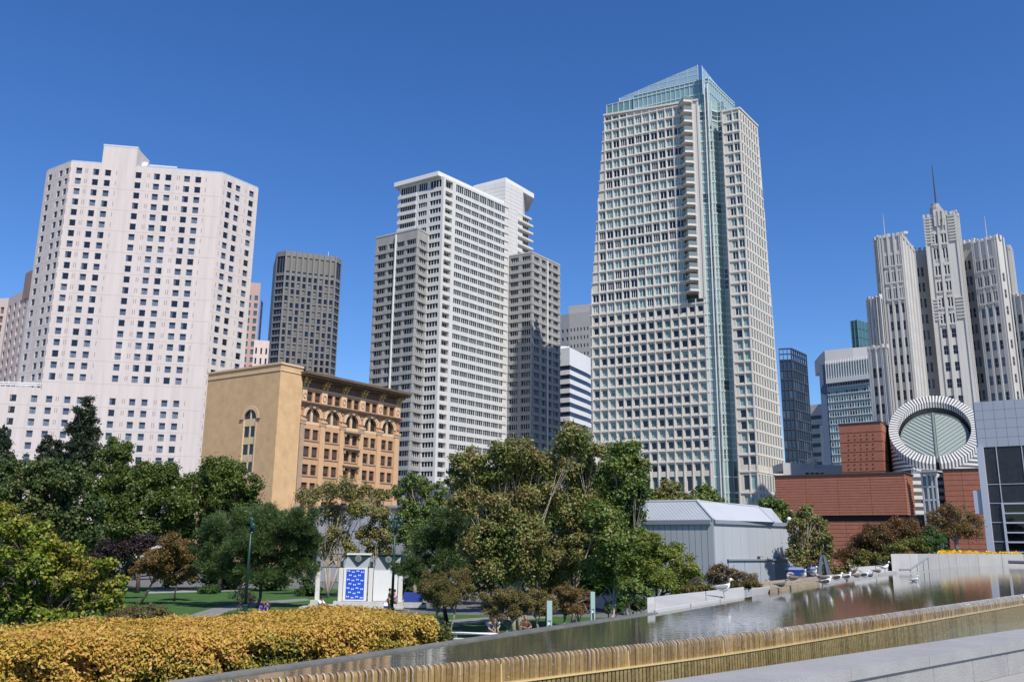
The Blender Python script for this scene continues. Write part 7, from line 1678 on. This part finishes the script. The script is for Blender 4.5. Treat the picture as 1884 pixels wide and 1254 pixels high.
def lamps():
    GN = mat('lamp_green', (.010, .04, .032), .4, spec=.5); GL = mat('lamp_glass', (.18, .25, .25), .2)
    for lab, px, yb, yt, d, heads in (('green lamp post with two floodlights on the lawn before the dome shaped pine', 450, 1129, 957, 57, ((-.06, .25, .05), (.18, -.2, -.25), (.05, .1, -.62))), ('green lamp post with a cluster of floodlights before the white panel', 720.5, 1133, 957, 56, ((-.3, .1, 0), (.3, .1, 0), (-.2, -.2, -.35), (.22, -.25, -.3), (0, .2, .2)))):
        f = at(px, yb, d); f.z = GZ; H = zat(px, yt, d) - GZ; T = thing('lamp_post', f, lab, 'lamp post', 'green lamp posts in the garden')
        mb = MB(); mb.lathe(f, [(.21, 0), (.21, .12), (.16, .16), (.155, .72), (.19, .76), (.11, .84)], 12); part('base', mb, GN, T, smooth=False)
        mb = MB(); mb.tube([f + Vector((0, 0, .8)), f + Vector((0, 0, H))], [.095, .06], 10); part('pole', mb, GN, T, smooth=True)
        mb = MB()
        for x, y, z in heads: mb.tube([f + Vector((0, 0, H + z - .12)), f + Vector((x * .6, y * .6, H + z - .05))], .03, 6)
        part('bracket', mb, GN, T)
        for x, y, z in heads:
            c = f + Vector((x, y, H + z)); mb = MB(); ax = Vector((x * .8, y - .3, -.45)).normalized(); a = c - ax * .16; b = c + ax * .17
            mb.tube([a, a.lerp(b, .35), b], [.07, .13, .155], 9); hd = part('floodlight', mb, GN, T, smooth=True); mb = MB(); mb.tube([b - ax * .005, b + ax * .012], .135, 9); part('lens', mb, GL, hd)
    PG = glass('pylon_glass', (.36, .50, .47), .25, .5); PD = mat('pylon_slot', (.09, .13, .13), .4); PW = mat('pylon_light', (.78, .82, .80), .4)
    for lab, px, yt, yb, d, w in (('pale green glass pylon standing behind the pool, nearer one', 1011, 1104.5, 1160, 30, 9.2), ('pale green glass pylon behind the pool, farther along the path', 1090.5, 1088, 1145, 35, 7.6)):
        c = at(px, 1100, d); z1 = zat(px, yt, d); W = w * pxm(d); T = thing('glass_pylon', (c.x, d, GZ), lab, 'light pylon', 'glass light pylons beside the pool')
        bx = lambda mb, a, b, z0, z_, y0, y1, mi=0: mb.box((c.x + a * W, d + y0, z0), (c.x + b * W, d + y1, z_), mi)
        Hh = z1 - GZ; mb = MB(); bx(mb, -.5, -.2, GZ, z1 - Hh * .22, -.05, .15); part('glass_leaf', mb, PG, T); mb = MB(); bx(mb, .2, .5, GZ, z1 - Hh * .22, -.05, .15); part('glass_leaf', mb, PG, T)
        mb = MB(); bx(mb, -.5, .5, z1 - Hh * .22 + .002, z1, -.06, .16); part('head', mb, PG, T); mb = MB(); bx(mb, -.19, .19, GZ, z1 - Hh * .27, .03, .1); part('slot', mb, PD, T); mb = MB(); bx(mb, -.19, .19, z1 - Hh * .27 + .002, z1 - Hh * .22, -.02, .1); part('lamp', mb, PW, T)
    # white handrail curving behind the pool
    WR = mat('white_rail_paint', (.78, .78, .76), .4); T = thing('white_railing', at(890, 1175, 19), 'low white curved railing behind the left end of the pool', 'railing')
    P = [at(x, y, d) for x, y, d in ((800, 1163.5, 19.2), (850, 1164, 18.8), (905, 1165.5, 18.6), (960, 1168.5, 18.8), (985, 1170.5, 19.0))]
    mb = MB(); mb.tube(P, .026, 8); part('top_rail', mb, WR, T, smooth=True)
    mb = MB(); mb.tube([at(x, y, d) for x, y, d in ((800, 1174, 19.2), (850, 1174.5, 18.8), (905, 1176, 18.6), (960, 1180, 18.8))], .014, 6); part('lower_rail', mb, WR, T)
    for px, d in ((840, 18.9), (907, 18.6), (912, 18.6), (965, 18.8)):
        p = at(px, 1166, d); mb = MB(); mb.tube([Vector((p.x, p.y, GZ + .8)), p], .018, 6); part('post', mb, MATS['steel_white'], T)
    mb = MB(); a, b = P[0], P[-1]; mb.box((a.x - .5, 18.3, GZ), (b.x + .5, 19.8, GZ + .8)); part('kerb', mb, MATS['plinth_concrete'], T)
lamps()
def far_bank(FAR):
    CN = mat('bank_concrete', (.38, .37, .355), .85, .09, .9, .2, 25); TN = mat('algae_stone', (.30, .245, .16), .8, .25, 1.6, .2, 12); LT = mat('ledge_white', (.47, .46, .44), .8, .06, 1.5)
    Z = lambda p, z: Vector((p.x, p.y, z)); bk = lambda p, m_: p + Vector((p.x, p.y, 0)).normalized() * m_
    T = thing('stone_ledge', (FAR[8].x, FAR[8].y, .4), 'pale stone ledge along the far side of the pool where gulls rest', 'ledge')
    def seg(i, t): return FAR[i].lerp(FAR[i + 1], t)
    def hx(name, a, b, d0, d1, z0, z1, M, z1b=None):
        z1b = z1 if z1b is None else z1b; mb = MB(); p = [bk(a, d0), bk(b, d0), bk(b, d1), bk(a, d1)]; mb.hexa([Z(q, z0) for q in p] + [Z(p[0], z1), Z(p[1], z1), Z(p[2], z1b), Z(p[3], z1b)]); return part(name, mb, M, T)
    for k in range(3): hx('edge_slab', seg(6, k / 3 + .003), seg(6, (k + 1) / 3 - .003), .0, .45, .3, .955, LT)
    for k in range(2): hx('sloping_slab', seg(6, k / 2 + .004), seg(6, (k + 1) / 2 - .004), .46, 2.6, .3, .97, CN, 1.07)
    hx('end_block', seg(6, -.06), seg(6, .002), .2, 2.7, -.4, 1.06, LT)
    e = [seg(7, .12), seg(7, .45), seg(7, .8), seg(8, .1), seg(8, .4), seg(8, .7), seg(9, -.0), seg(9, .5), seg(9, 1.0)]
    for i in range(len(e) - 1):
        if i in (0,): hx('curb_block', e[i], e[i + 1], .3, 1.3, .3, 1.05, CN)
        hx('stone_block', bk(e[i], 0) + (e[i + 1] - e[i]) * .004, e[i + 1] - (e[i + 1] - e[i]) * .004, .0 if i else 1.32, 7 if i < 6 else 3, .3, 1.02 - .015 * (i % 2), TN if i < 4 else CN)
    for i, (t0, t1) in enumerate(((.1, .5), (.51, .95))): hx('step_block', seg(9, t0), seg(9, t1), 2.9, 4.2, .3, 1.32, LT)
    # retaining wall with flowers
    zt = 1.94; W = [at(x, 1030, d) for x, d in ((1640, 51), (1656, 52.5), (1690, 59), (1708, 62), (1760, 74), (1800, 80), (1884, 86), (2020, 90))]
    R = thing('planter_wall', (W[3].x, W[3].y, .4), 'long pale concrete planter wall at the far right of the pool', 'wall')
    for i in range(len(W) - 1):
        a, b = W[i], W[i + 1]; L = (b - a).length; n = max(1, round(L / 4.2))
        for k in range(n):
            p, q = a.lerp(b, k / n + .003), a.lerp(b, (k + 1) / n - .003); mb = MB(); pts = [p, q, bk(q, .5), bk(p, .5)]; mb.hexa([Z(v, .3) for v in pts] + [Z(v, zt) for v in pts]); part('concrete_panel', mb, LT if i in (0, 1) else CN, R)
    mb = MB(); pts = [bk(W[0], .5), bk(W[3], .52)] + [bk(p, .52) for p in W[4:]] + [bk(p, 9) for p in W[::-1]]; mb.prism([(p.x, p.y) for p in pts], .2, zt - .12); part('planting_soil', mb, mat('soil', (.05, .035, .022), .95, .3, 3), R)
    # hand rail down the steps
    HR = mat('rail_grey', (.25, .25, .25), .5); HT = thing('stair_handrail', at(1690, 1040, 50), 'grey stair handrail sloping down to the water before the planter wall', 'handrail')
    p = [at(x, y, d) for x, y, d in ((1656, 1050, 50.5), (1656, 1047, 50.5), (1675, 1046.5, 51), (1707, 1025, 56.5))]; mb = MB(); mb.tube(p, .06, 6); part('rail', mb, HR, HT)
    for t in (0, .35, .7, 1.0):
        q = p[2].lerp(p[3], t); mb = MB(); mb.tube([q, Vector((q.x, q.y, .95))], .03, 5); part('baluster', mb, HR, HT)
    rng = np.random.default_rng(5); YF = leaf_mat('yellow_flower', [(.50, .30, .01), (.72, .46, .015), (.80, .55, .02), (.70, .35, .01)], .3); GF = PAL['green_bush']
    L0 = [bk(p, 1.0) for p in (W[3].lerp(W[4], .35), W[4], W[5], W[6].lerp(W[5], .08))]
    t = rng.uniform(0, 3, 5200); i = t.astype(int); f = t - i; A = np.array([list(p) for p in L0]); base = A[i] * (1 - f[:, None]) + A[np.minimum(i + 1, 3)] * f[:, None]
    base[:, :2] += rng.uniform(-.4, .8, (5200, 1)) * np.array([[.6, .8]]); base[:, 2] = zt - .08 + np.abs(rng.normal(size=5200)) * .09 + .07 * np.sin(t * 9) ** 2
    nor = norm(rng.normal(size=(5200, 3)) * .5 + np.array([0, -.4, .8])); fl = thing('flower_bed', L0[1], 'bed of bright yellow flowers on top of the planter wall', 'flowers', kind='stuff')
    for nm, sl, M, s in (('blossom', slice(0, 3900), YF, .20), ('leaf', slice(3900, 5200), GF, .18)):
        b = base[sl].copy(); b[:, 2] -= (0 if nm == 'blossom' else .08); me = leaves_mesh(nm, b - np.array(fl.location), nor[sl], s, M, rng, .8); o = bpy.data.objects.new(nm, me); COL.objects.link(o); o.parent = fl; o['kind'] = 'stuff'
    # slim steel bar at the far right end of the water
    mb = MB(); a, b = at(1855, 1033, 78), at(1990, 1037, 76); mb.tube([a, b], .14, 6); tag(part('dark_rail', mb, mat('dark_steel', (.10, .10, .115), .4)), 'dark steel rail at the far right edge of the water', 'rail')
    # bins and board by the shed
    BL = mat('blue_plastic', (.012, .05, .22), .4)
    for k, (px, d, lab) in enumerate(((1458, 42, 'blue bin beside the shed corner, left one'), (1466, 42.3, 'blue bin beside the shed corner, second from left'), (1498, 44, 'blue bin beside the leaning board'))):
        c = at(px, 1050, d); zb = .6; T2 = thing('recycling_bin', (c.x, d, zb), lab, 'bin', 'blue bins beside the metal shed'); mb = MB(); mb.hexa([(c.x - .22, d - .2, zb), (c.x + .22, d - .2, zb), (c.x + .22, d + .2, zb), (c.x - .22, d + .2, zb), (c.x - .27, d - .25, zb + .6), (c.x + .27, d - .25, zb + .6), (c.x + .27, d + .25, zb + .6), (c.x - .27, d + .25, zb + .6)]); part('bin_body', mb, BL, T2)
        mb = MB(); mb.hexa([(c.x - .29, d - .28, zb + .605), (c.x + .29, d - .28, zb + .605), (c.x + .29, d + .28, zb + .605), (c.x - .29, d + .28, zb + .605), (c.x - .2, d - .2, zb + .72), (c.x + .2, d - .2, zb + .72), (c.x + .2, d + .2, zb + .72), (c.x - .2, d + .2, zb + .72)]); part('lid', mb, BL, T2)
    c = at(1515, 1050, 43); T2 = thing('folding_board', (c.x, 43, .6), 'dark folding board standing among bushes behind the gulls', 'sign board'); zb, zt2 = .6, zat(1515, 1021, 43)
    for s_ in (-1, 1):
        mb = MB(); mb.hexa([(c.x - .12 + s_ * .3, 42.9, zb), (c.x + .12 + s_ * .3, 42.9, zb), (c.x + .12 + s_ * .3, 43.2, zb), (c.x - .12 + s_ * .3, 43.2, zb), (c.x - .05 + s_ * .06, 42.95, zt2), (c.x + .05 + s_ * .06, 42.95, zt2), (c.x + .05 + s_ * .06, 43.1, zt2), (c.x - .05 + s_ * .06, 43.1, zt2)]); part('board', mb, mat('board_grey', (.09, .11, .14), .5), T2)
# ------------------------------------------------------------------ birds
def loft(mb, rings, n=10, mi=0):
    """rings: (x, z, ry, rz) along a spine in the xz plane"""
    b = len(mb.v)
    for x, z, ry, rz in rings:
        for q in range(n): t = 2 * math.pi * q / n; mb.v.append((x, ry * math.cos(t), z + rz * math.sin(t)))
    for k in range(len(rings) - 1):
        for q in range(n): i, j = b + k * n + q, b + k * n + (q + 1) % n; mb.f.append((i, j, j + n, i + n)); mb.m.append(mi)
    mb.f.append(tuple(b + q for q in reversed(range(n)))); mb.m.append(mi); e = b + (len(rings) - 1) * n; mb.f.append(tuple(e + q for q in range(n))); mb.m.append(mi)
def bird(label, pos, yaw, kind='gull', pose='stand', s=1.0, cat='gull', group='gulls resting on the stone ledge'):
    WHT = mat('feather_white', (.74, .73, .71), .8); GRY = mat('feather_grey', (.22, .23, .25), .8, .1, 6); DRK = mat('feather_dark', (.035, .035, .04), .8); BRN = mat('feather_brown', (.17, .14, .115), .85, .3, 14); BRL = mat('feather_mottled', (.36, .32, .28), .85, .3, 14); YEL = mat('beak_yellow', (.62, .40, .06), .5); PNK = mat('leg_pink', (.50, .30, .26), .6); PGN = mat('pigeon_grey', (.085, .09, .105), .7, .3, 8)
    body, wing, head = {'gull': (WHT, GRY, WHT), 'dark': (WHT, DRK, WHT), 'brown': (BRL, BRN, BRL), 'pigeon': (PGN, PGN, PGN)}[kind]
    T = thing({'pigeon': 'pigeon'}.get(kind, 'gull'), pos, label, cat, group); up = {'stand': .16, 'sit': .0, 'float': -.05, 'preen': .15, 'stretch': .16}[pose]
    M = Matrix.Rotation(yaw, 4, 'Z') @ Matrix.Scale(s, 4)
    def put(name, mb, m_, par=None):
        mb.v = [tuple(Vector(pos) + M @ Vector(v)) for v in mb.v]; return part(name, mb, m_, par or T, smooth=True)
    z = up + .1
    bodyr = [(-.25, z + .035, .012, .012), (-.19, z + .02, .05, .045), (-.08, z, .088, .085), (.04, z + .005, .098, .10), (.13, z + .035, .08, .088), (.18, z + .08, .055, .06)]
    if pose == 'preen': hd = [(.19, z + .11, .045, .05), (.12, z + .16, .04, .045), (.03, z + .17, .042, .045), (-.03, z + .155, .04, .042), (-.07, z + .14, .02, .025)]; bk = ((-.07, z + .14), (-.13, z + .11))
    elif pose == 'sit' and kind != 'pigeon': hd = [(.185, z + .11, .05, .05), (.195, z + .15, .048, .046), (.22, z + .175, .048, .046), (.25, z + .175, .034, .034), (.275, z + .17, .016, .018)]; bk = ((.275, z + .17), (.335, z + .155))
    else: hd = [(.19, z + .12, .044, .05), (.195, z + .18, .038, .042), (.21, z + .225, .043, .043), (.24, z + .235, .042, .042), (.27, z + .23, .03, .03), (.285, z + .225, .015, .016)]; bk = ((.285, z + .225), (.345, z + .205))
    mb = MB(); loft(mb, bodyr + [(hd[0][0], hd[0][1], .045, .05)] + hd[1:]); put('body', mb, body)
    mb = MB(); loft(mb, [(bk[0][0], bk[0][1], .014, .016), ((bk[0][0] + bk[1][0]) / 2, (bk[0][1] + bk[1][1]) / 2 + .004, .010, .013), (bk[1][0], bk[1][1] - .008, .003, .004)], 6); put('beak', mb, YEL if kind in ('gull', 'dark') else DRK)
    for sd in (-1, 1):
        mb = MB(); loft(mb, [(.12, z + .05, .012, .03), (.05, z + .035, .02, .065), (-.08, z + .03, .022, .06), (-.2, z + .03, .016, .035), (-.32, z + .04, .006, .012)], 8)
        if pose == 'stretch': mb.v = [(x, y + abs(zz - z) * .3 + .02, zz + max(0, .05 - x) * .55) for x, y, zz in mb.v]
        mb.v = [(x, y + sd * (.083 if x < .1 else .07), zz) for x, y, zz in mb.v]; w_ = put('wing', mb, wing)
        mb = MB(); loft(mb, [(-.2, z + .035, .012, .016), (-.3, z + .04, .009, .010), (-.37, z + .045, .003, .004)], 6); mb.v = [(x, y + sd * .075, zz) for x, y, zz in mb.v]; put('wing_tip', mb, DRK if kind != 'brown' else BRN, w_)
        mb = MB(); loft(mb, [(hd[-3][0], hd[-3][1] + .012, .006, .007), (hd[-3][0] + .01, hd[-3][1] + .012, .005, .006)], 6); mb.v = [(x, y + sd * .038, zz) for x, y, zz in mb.v]; put('eye', mb, DRK)
        if pose in ('stand', 'preen', 'stretch'):
            mb = MB(); mb.tube([(0.02, sd * .045, z - .06), (.03, sd * .045, z - .16), (.015, sd * .045, z - up - .1 + .012)], [.014, .007, .006], 5); mb.tube([(.0, sd * .045, .008), (.06, sd * .06, .006)], .007, 4); mb.tube([(.0, sd * .045, .008), (.06, sd * .03, .006)], .007, 4); put('leg', mb, PNK)
    mb = MB(); loft(mb, [(-.18, z + .03, .04, .02), (-.27, z + .03, .045, .010), (-.34, z + .03, .05, .005)], 8); put('tail', mb, body if kind != 'brown' else BRN)
def birds():
    zl = 1.03
    B = [('large grey winged gull standing alone on the sloping slab nearest the camera', 1331, 1099, .97, 0.15, 'gull', 'stand', 1.0), ('dark pigeon on the ledge by the shed gate', 1437, 1079.5, zl, -.2, 'pigeon', 'sit', .75),
         ('brown gull preening at the left end of the row', 1458, 1076, zl, 2.9, 'brown', 'preen', 1.0), ('white gull second from the left, facing the camera', 1479, 1070, zl, -1.5, 'gull', 'stand', .95), ('tall upright white gull, before the blue bin', 1497, 1066, zl, -1.3, 'gull', 'stand', 1.1), ('mottled brown gull asleep right of the tall white gull', 1512, 1067, zl, 2.6, 'brown', 'sit', 1.15),
         ('dark winged gull sitting lowest at the very water edge', 1519, 1076, zl, .3, 'dark', 'sit', 1.05), ('dark winged white gull turned left of the pair in the middle', 1540, 1067.5, zl, .2, 'dark', 'sit', 1.1), ('dark winged white gull, right one of the middle pair', 1558, 1066, zl, .5, 'dark', 'sit', 1.1), ('brown gull stretching its wings over the step', 1571, 1061, zl, -2.6, 'brown', 'stretch', 1.1),
         ('pale mottled gull behind the stretching brown gull', 1577, 1062.5, zl, .4, 'brown', 'sit', 1.1), ('dark winged gull at the right end of the resting group', 1590, 1062, zl, .1, 'dark', 'sit', 1.1), ('small dark pigeon beside the right hand gull', 1601, 1061, zl, .1, 'pigeon', 'sit', .8), ('dark brown gull apart from the group towards the steps', 1616, 1059, zl, -.3, 'brown', 'stand', .95), ('white headed gull with raised dark wings before the planter wall', 1628, 1053, 1.12, .1, 'dark', 'stretch', 1.15)]
    for lab, px, py, z, yaw, k, pose, s in B:
        bird(lab, atz(px, py, z), yaw, k, pose, s * .86, cat='pigeon' if k == 'pigeon' else 'gull')
    bird('white gull floating alone on the pool in front of the planter wall', atz(1683, 1068.5, ZW), .4, 'gull', 'float', .8, group='gulls on the water')

# ------------------------------------------------------------------ people
def skinned(name, nodes, edges, M, parent, root=0, mtx=None, sub=2):
    me = bpy.data.meshes.new(name); me.from_pydata([tuple(mtx @ Vector(p)) for p, _ in nodes], edges, []); me.materials.append(M)
    o = bpy.data.objects.new(name, me); COL.objects.link(o); o.parent = parent
    o.modifiers.new('skin', 'SKIN').use_smooth_shade = True; sk = me.skin_vertices.new() if not me.skin_vertices else me.skin_vertices[0]
    for i, (_, r) in enumerate(nodes): me.skin_vertices[0].data[i].radius = (r, r) if not hasattr(r, '__len__') else r; me.skin_vertices[0].data[i].use_root = (i == root)
    ss = o.modifiers.new('sub', 'SUBSURF'); ss.levels = ss.render_levels = sub
    return o
def person(label, loc, yaw, pose, top, legs, hairc, skin=(.42, .25, .17), s=1.0, hair_long=False, group='people in the garden', item=None):
    T = thing('person', loc, label, 'person', group); M = Matrix.Rotation(yaw, 4, 'Z') @ Matrix.Scale(s, 4)
    SK = mat('skin_%d' % int(skin[0] * 1000), skin, .6); TP = mat('cloth_%d_%d_%d' % tuple(int(c * 999) for c in top), top, .85, .08, 20); LG = mat('cloth_%d_%d_%d' % tuple(int(c * 999) for c in legs), legs, .85, .08, 20); HR = mat('hair_%d' % int(hairc[0] * 1000 + hairc[1] * 10000), hairc, .7)
    if pose == 'stand': J = dict(pel=(0, 0, .93), sp=(0, .01, 1.12), ch=(0, .01, 1.33), nk=(0, 0, 1.47), hd=(0, -.02, 1.58), tp=(0, -.015, 1.66), hip=(.09, 0, .9), kn=(.1, -.03, .5), an=(.1, .03, .09), toe=(.11, -.14, .035), sh=(.18, 0, 1.39), el=(.23, .02, 1.11), wr=(.22, -.1, .88), hn=(.22, -.13, .82), kn2=(-.1, .02, .5), an2=(-.11, .12, .1), wr2=(-.24, -.02, .86), hn2=(-.24, -.04, .79))
    elif pose == 'seat': J = dict(pel=(0, 0, .13), sp=(0, .0, .32), ch=(0, -.04, .52), nk=(0, -.08, .65), hd=(0, -.13, .76), tp=(0, -.12, .84), hip=(.09, -.02, .12), kn=(.16, -.42, .36), an=(.13, -.66, .08), toe=(.13, -.8, .04), sh=(.18, -.03, .57), el=(.24, -.22, .38), wr=(.12, -.42, .40), hn=(.08, -.48, .38), kn2=(-.16, -.42, .36), an2=(-.13, -.66, .08), wr2=(-.12, -.42, .40), hn2=(-.08, -.48, .38))
    else: J = dict(pel=(0, 0, .12), sp=(0, -.02, .30), ch=(0, -.10, .49), nk=(0, -.18, .60), hd=(0, -.26, .68), tp=(0, -.28, .75), hip=(.09, -.02, .11), kn=(.3, -.3, .18), an=(-.06, -.48, .07), toe=(-.14, -.52, .05), sh=(.18, -.1, .53), el=(.25, -.28, .33), wr=(.14, -.42, .24), hn=(.1, -.47, .22), kn2=(-.3, -.3, .18), an2=(.06, -.5, .07), wr2=(-.14, -.42, .24), hn2=(-.1, -.47, .22))
    mir = lambda p: (-p[0], p[1], p[2]); g = lambda k: J.get(k + '2', mir(J[k]))
    N = [(J['pel'], .12), (J['sp'], .105), (J['ch'], .125), (J['nk'], .055), (J['hd'], (.082, .092)), (J['tp'], (.072, .082)), (J['hip'], .09), (J['kn'], .058), (J['an'], .04), (J['toe'], .035), (g('hip'), .09), (g('kn'), .058), (g('an'), .04), ((-J['toe'][0], J['toe'][1] + (g('an')[1] - J['an'][1]), g('an')[2] - .05) if pose == 'stand' else mir(J['toe']), .035), (J['sh'], .062), (J['el'], .045), (J['wr'], .03), (J['hn'], .034), (g('sh'), .062), (g('el'), .045), (g('wr'), .03), (g('hn'), .034)]
    E = [(0, 1), (1, 2), (2, 3), (3, 4), (4, 5), (0, 6), (6, 7), (7, 8), (8, 9), (0, 10), (10, 11), (11, 12), (12, 13), (2, 14), (14, 15), (15, 16), (16, 17), (2, 18), (18, 19), (19, 20), (20, 21)]
    b = skinned('body', N, E, SK, T, 0, M)
    lerp = lambda p, q, t: tuple(a + (c - a) * t for a, c in zip(p, q))
    ns = [(J['pel'], .135), (J['sp'], .125), (J['ch'], .145), (lerp(J['ch'], J['nk'], .55), .075), (J['sh'], .078), (lerp(J['sh'], J['el'], .9), .06), (g('sh'), .078), (lerp(g('sh'), g('el'), .9), .06)]
    skinned('shirt', ns, [(0, 1), (1, 2), (2, 3), (2, 4), (4, 5), (2, 6), (6, 7)], TP, T, 0, M)
    nl = [(J['pel'], .135), (J['hip'], .1), (J['kn'], .072), (lerp(J['kn'], J['an'], .85), .055), (g('hip'), .1), (g('kn'), .072), (lerp(g('kn'), g('an'), .85), .055)]
    skinned('trousers', nl, [(0, 1), (1, 2), (2, 3), (0, 4), (4, 5), (5, 6)], LG, T, 0, M)
    h, t = Vector(J['hd']), Vector(J['tp']); mb = MB(); ax = (t - h).normalized()
    def pp(name, mb, m_): mb.v = [tuple(Vector(loc) + M @ Vector(v)) for v in mb.v]; return part(name, mb, m_, T, smooth=True)
    mb.tube([h + Vector((0, .05, -.06 if not hair_long else -.2)), h + Vector((0, .045, .02)), t + Vector((0, .02, .02)), t + Vector((0, .005, .065))], [.05, .098, .1, .04], 10); pp('hair', mb, HR)
    mb = MB(); mb.tube([h + Vector((0, -.085, .02)), h + Vector((0, -.112, -.012))], [.01, .016], 6); pp('nose', mb, SK)
    for sd in (-1, 1):
        mb = MB(); mb.lathe(h + Vector((sd * .032, -.088, .025)), [(.002, -.01), (.011, 0), (.002, .01)], 6); pp('eye', mb, mat('eye_dark', (.02, .015, .012), .3))
        hn, wr = Vector(J['hn'] if sd > 0 else g('hn')), Vector(J['wr'] if sd > 0 else g('wr')); dr = (hn - wr).normalized(); sdv = dr.cross(Vector((0, 0, 1))); sdv = sdv.normalized() if sdv.length > .1 else Vector((1, 0, 0))
        mb = MB()
        for k, ln in enumerate((.055, .07, .075, .068)): q = hn + sdv * (.022 * (k - 1.5)); mb.tube([q, q + dr * ln * .6, q + dr * ln - Vector((0, 0, .015))], [.009, .008, .006], 5)
        mb.tube([hn - dr * .03 + sdv * .03 * sd, hn + sdv * .055 * sd + dr * .02], [.010, .008], 5); pp('fingers', mb, SK)
    mb = MB(); mb.tube([h + Vector((-.02, -.086, -.045)), h + Vector((.02, -.086, -.045))], .007, 5); pp('mouth', mb, mat('lip', (.30, .12, .10), .6))
    return T
def people():
    L = lambda px, py, z=GZ: atz(px, py, z)
    person('woman in violet top with reddish hair sitting on the lawn by the lamp post', L(482, 1131), .5, 'cross', (.07, .06, .38), (.45, .36, .28), (.20, .09, .04), hair_long=True, s=1.08)
    person('person in dark clothes sitting close behind the woman in violet', L(492, 1130), -.6, 'seat', (.03, .03, .035), (.03, .03, .035), (.18, .09, .04), s=1.05)
    person('man in white shirt bent forward on the low stone step', L(588, 1123, GZ + .24) + Vector((0, 0, 0)), 1.2, 'seat', (.78, .78, .78), (.03, .03, .035), (.015, .012, .01), skin=(.16, .09, .06), s=1.1)
    person('dark clad person standing at the right lamp post with a blue and white bag', L(716, 1131), 1.5, 'stand', (.02, .022, .03), (.02, .022, .03), (.02, .015, .012), s=1.0)
    person('person in pink top sitting at the pavilion behind the lamp post', L(727, 1110, GZ + .5), -.9, 'seat', (.62, .33, .42), (.16, .16, .17), (.03, .02, .015), s=1.1)
    b = bpy.data.objects.new('blue_bag', None); p = L(711, 1128) ; T = thing('carrier_bag', p, 'blue and white bag hanging beside the standing person', 'bag'); bpy.data.objects.remove(b)
    mb = MB(); mb.hexa([p + Vector(v) for v in ((-.16, -.1, .12), (.16, -.1, .12), (.16, .1, .12), (-.16, .1, .12), (-.2, -.12, .5), (.2, -.12, .5), (.2, .12, .5), (-.2, .12, .5))]); part('bag_body', mb, mat('bag_blue', (.03, .05, .28), .6), T); mb = MB(); mb.hexa([p + Vector(v) for v in ((-.2, -.13, .505), (.2, -.13, .505), (.2, .13, .505), (-.2, .13, .505), (-.17, -.1, .72), (.17, -.1, .72), (.17, .1, .72), (-.17, .1, .72))]); part('bag_top', mb, mat('bag_white', (.75, .75, .75), .6), T); mb = MB(); mb.tube([p + Vector((-.05, 0, .72)), p + Vector((0, 0, .86)), p + Vector((.05, 0, .72))], .012, 5); part('handle', mb, mat('bag_white', (.75, .75, .75), .6), T)
    person('person in navy shirt hunched on the grass behind the white railing', at(899, 1166, 41) * 1.0 if False else Vector((at(899, 1160, 42).x, 42, zat(899, 1170, 42))), .8, 'cross', (.03, .045, .10), (.02, .02, .03), (.10, .05, .03), s=1.1)
    person('person in grey shirt raising a hand to the head behind the white railing', Vector((at(912, 1160, 42.5).x, 42.5, zat(912, 1170, 42.5))), -.4, 'seat', (.30, .33, .31), (.10, .10, .12), (.25, .10, .05), s=1.05)
    person('dim seated person under the small trees left of the glass pylon', Vector((at(966, 1160, 43).x, 43, zat(966, 1168, 43))), .2, 'seat', (.10, .05, .04), (.03, .03, .03), (.25, .16, .08), s=1.0)

ground()
FAR = pool()
far_bank(FAR)
hedge()
plant_all()
birds()
people()
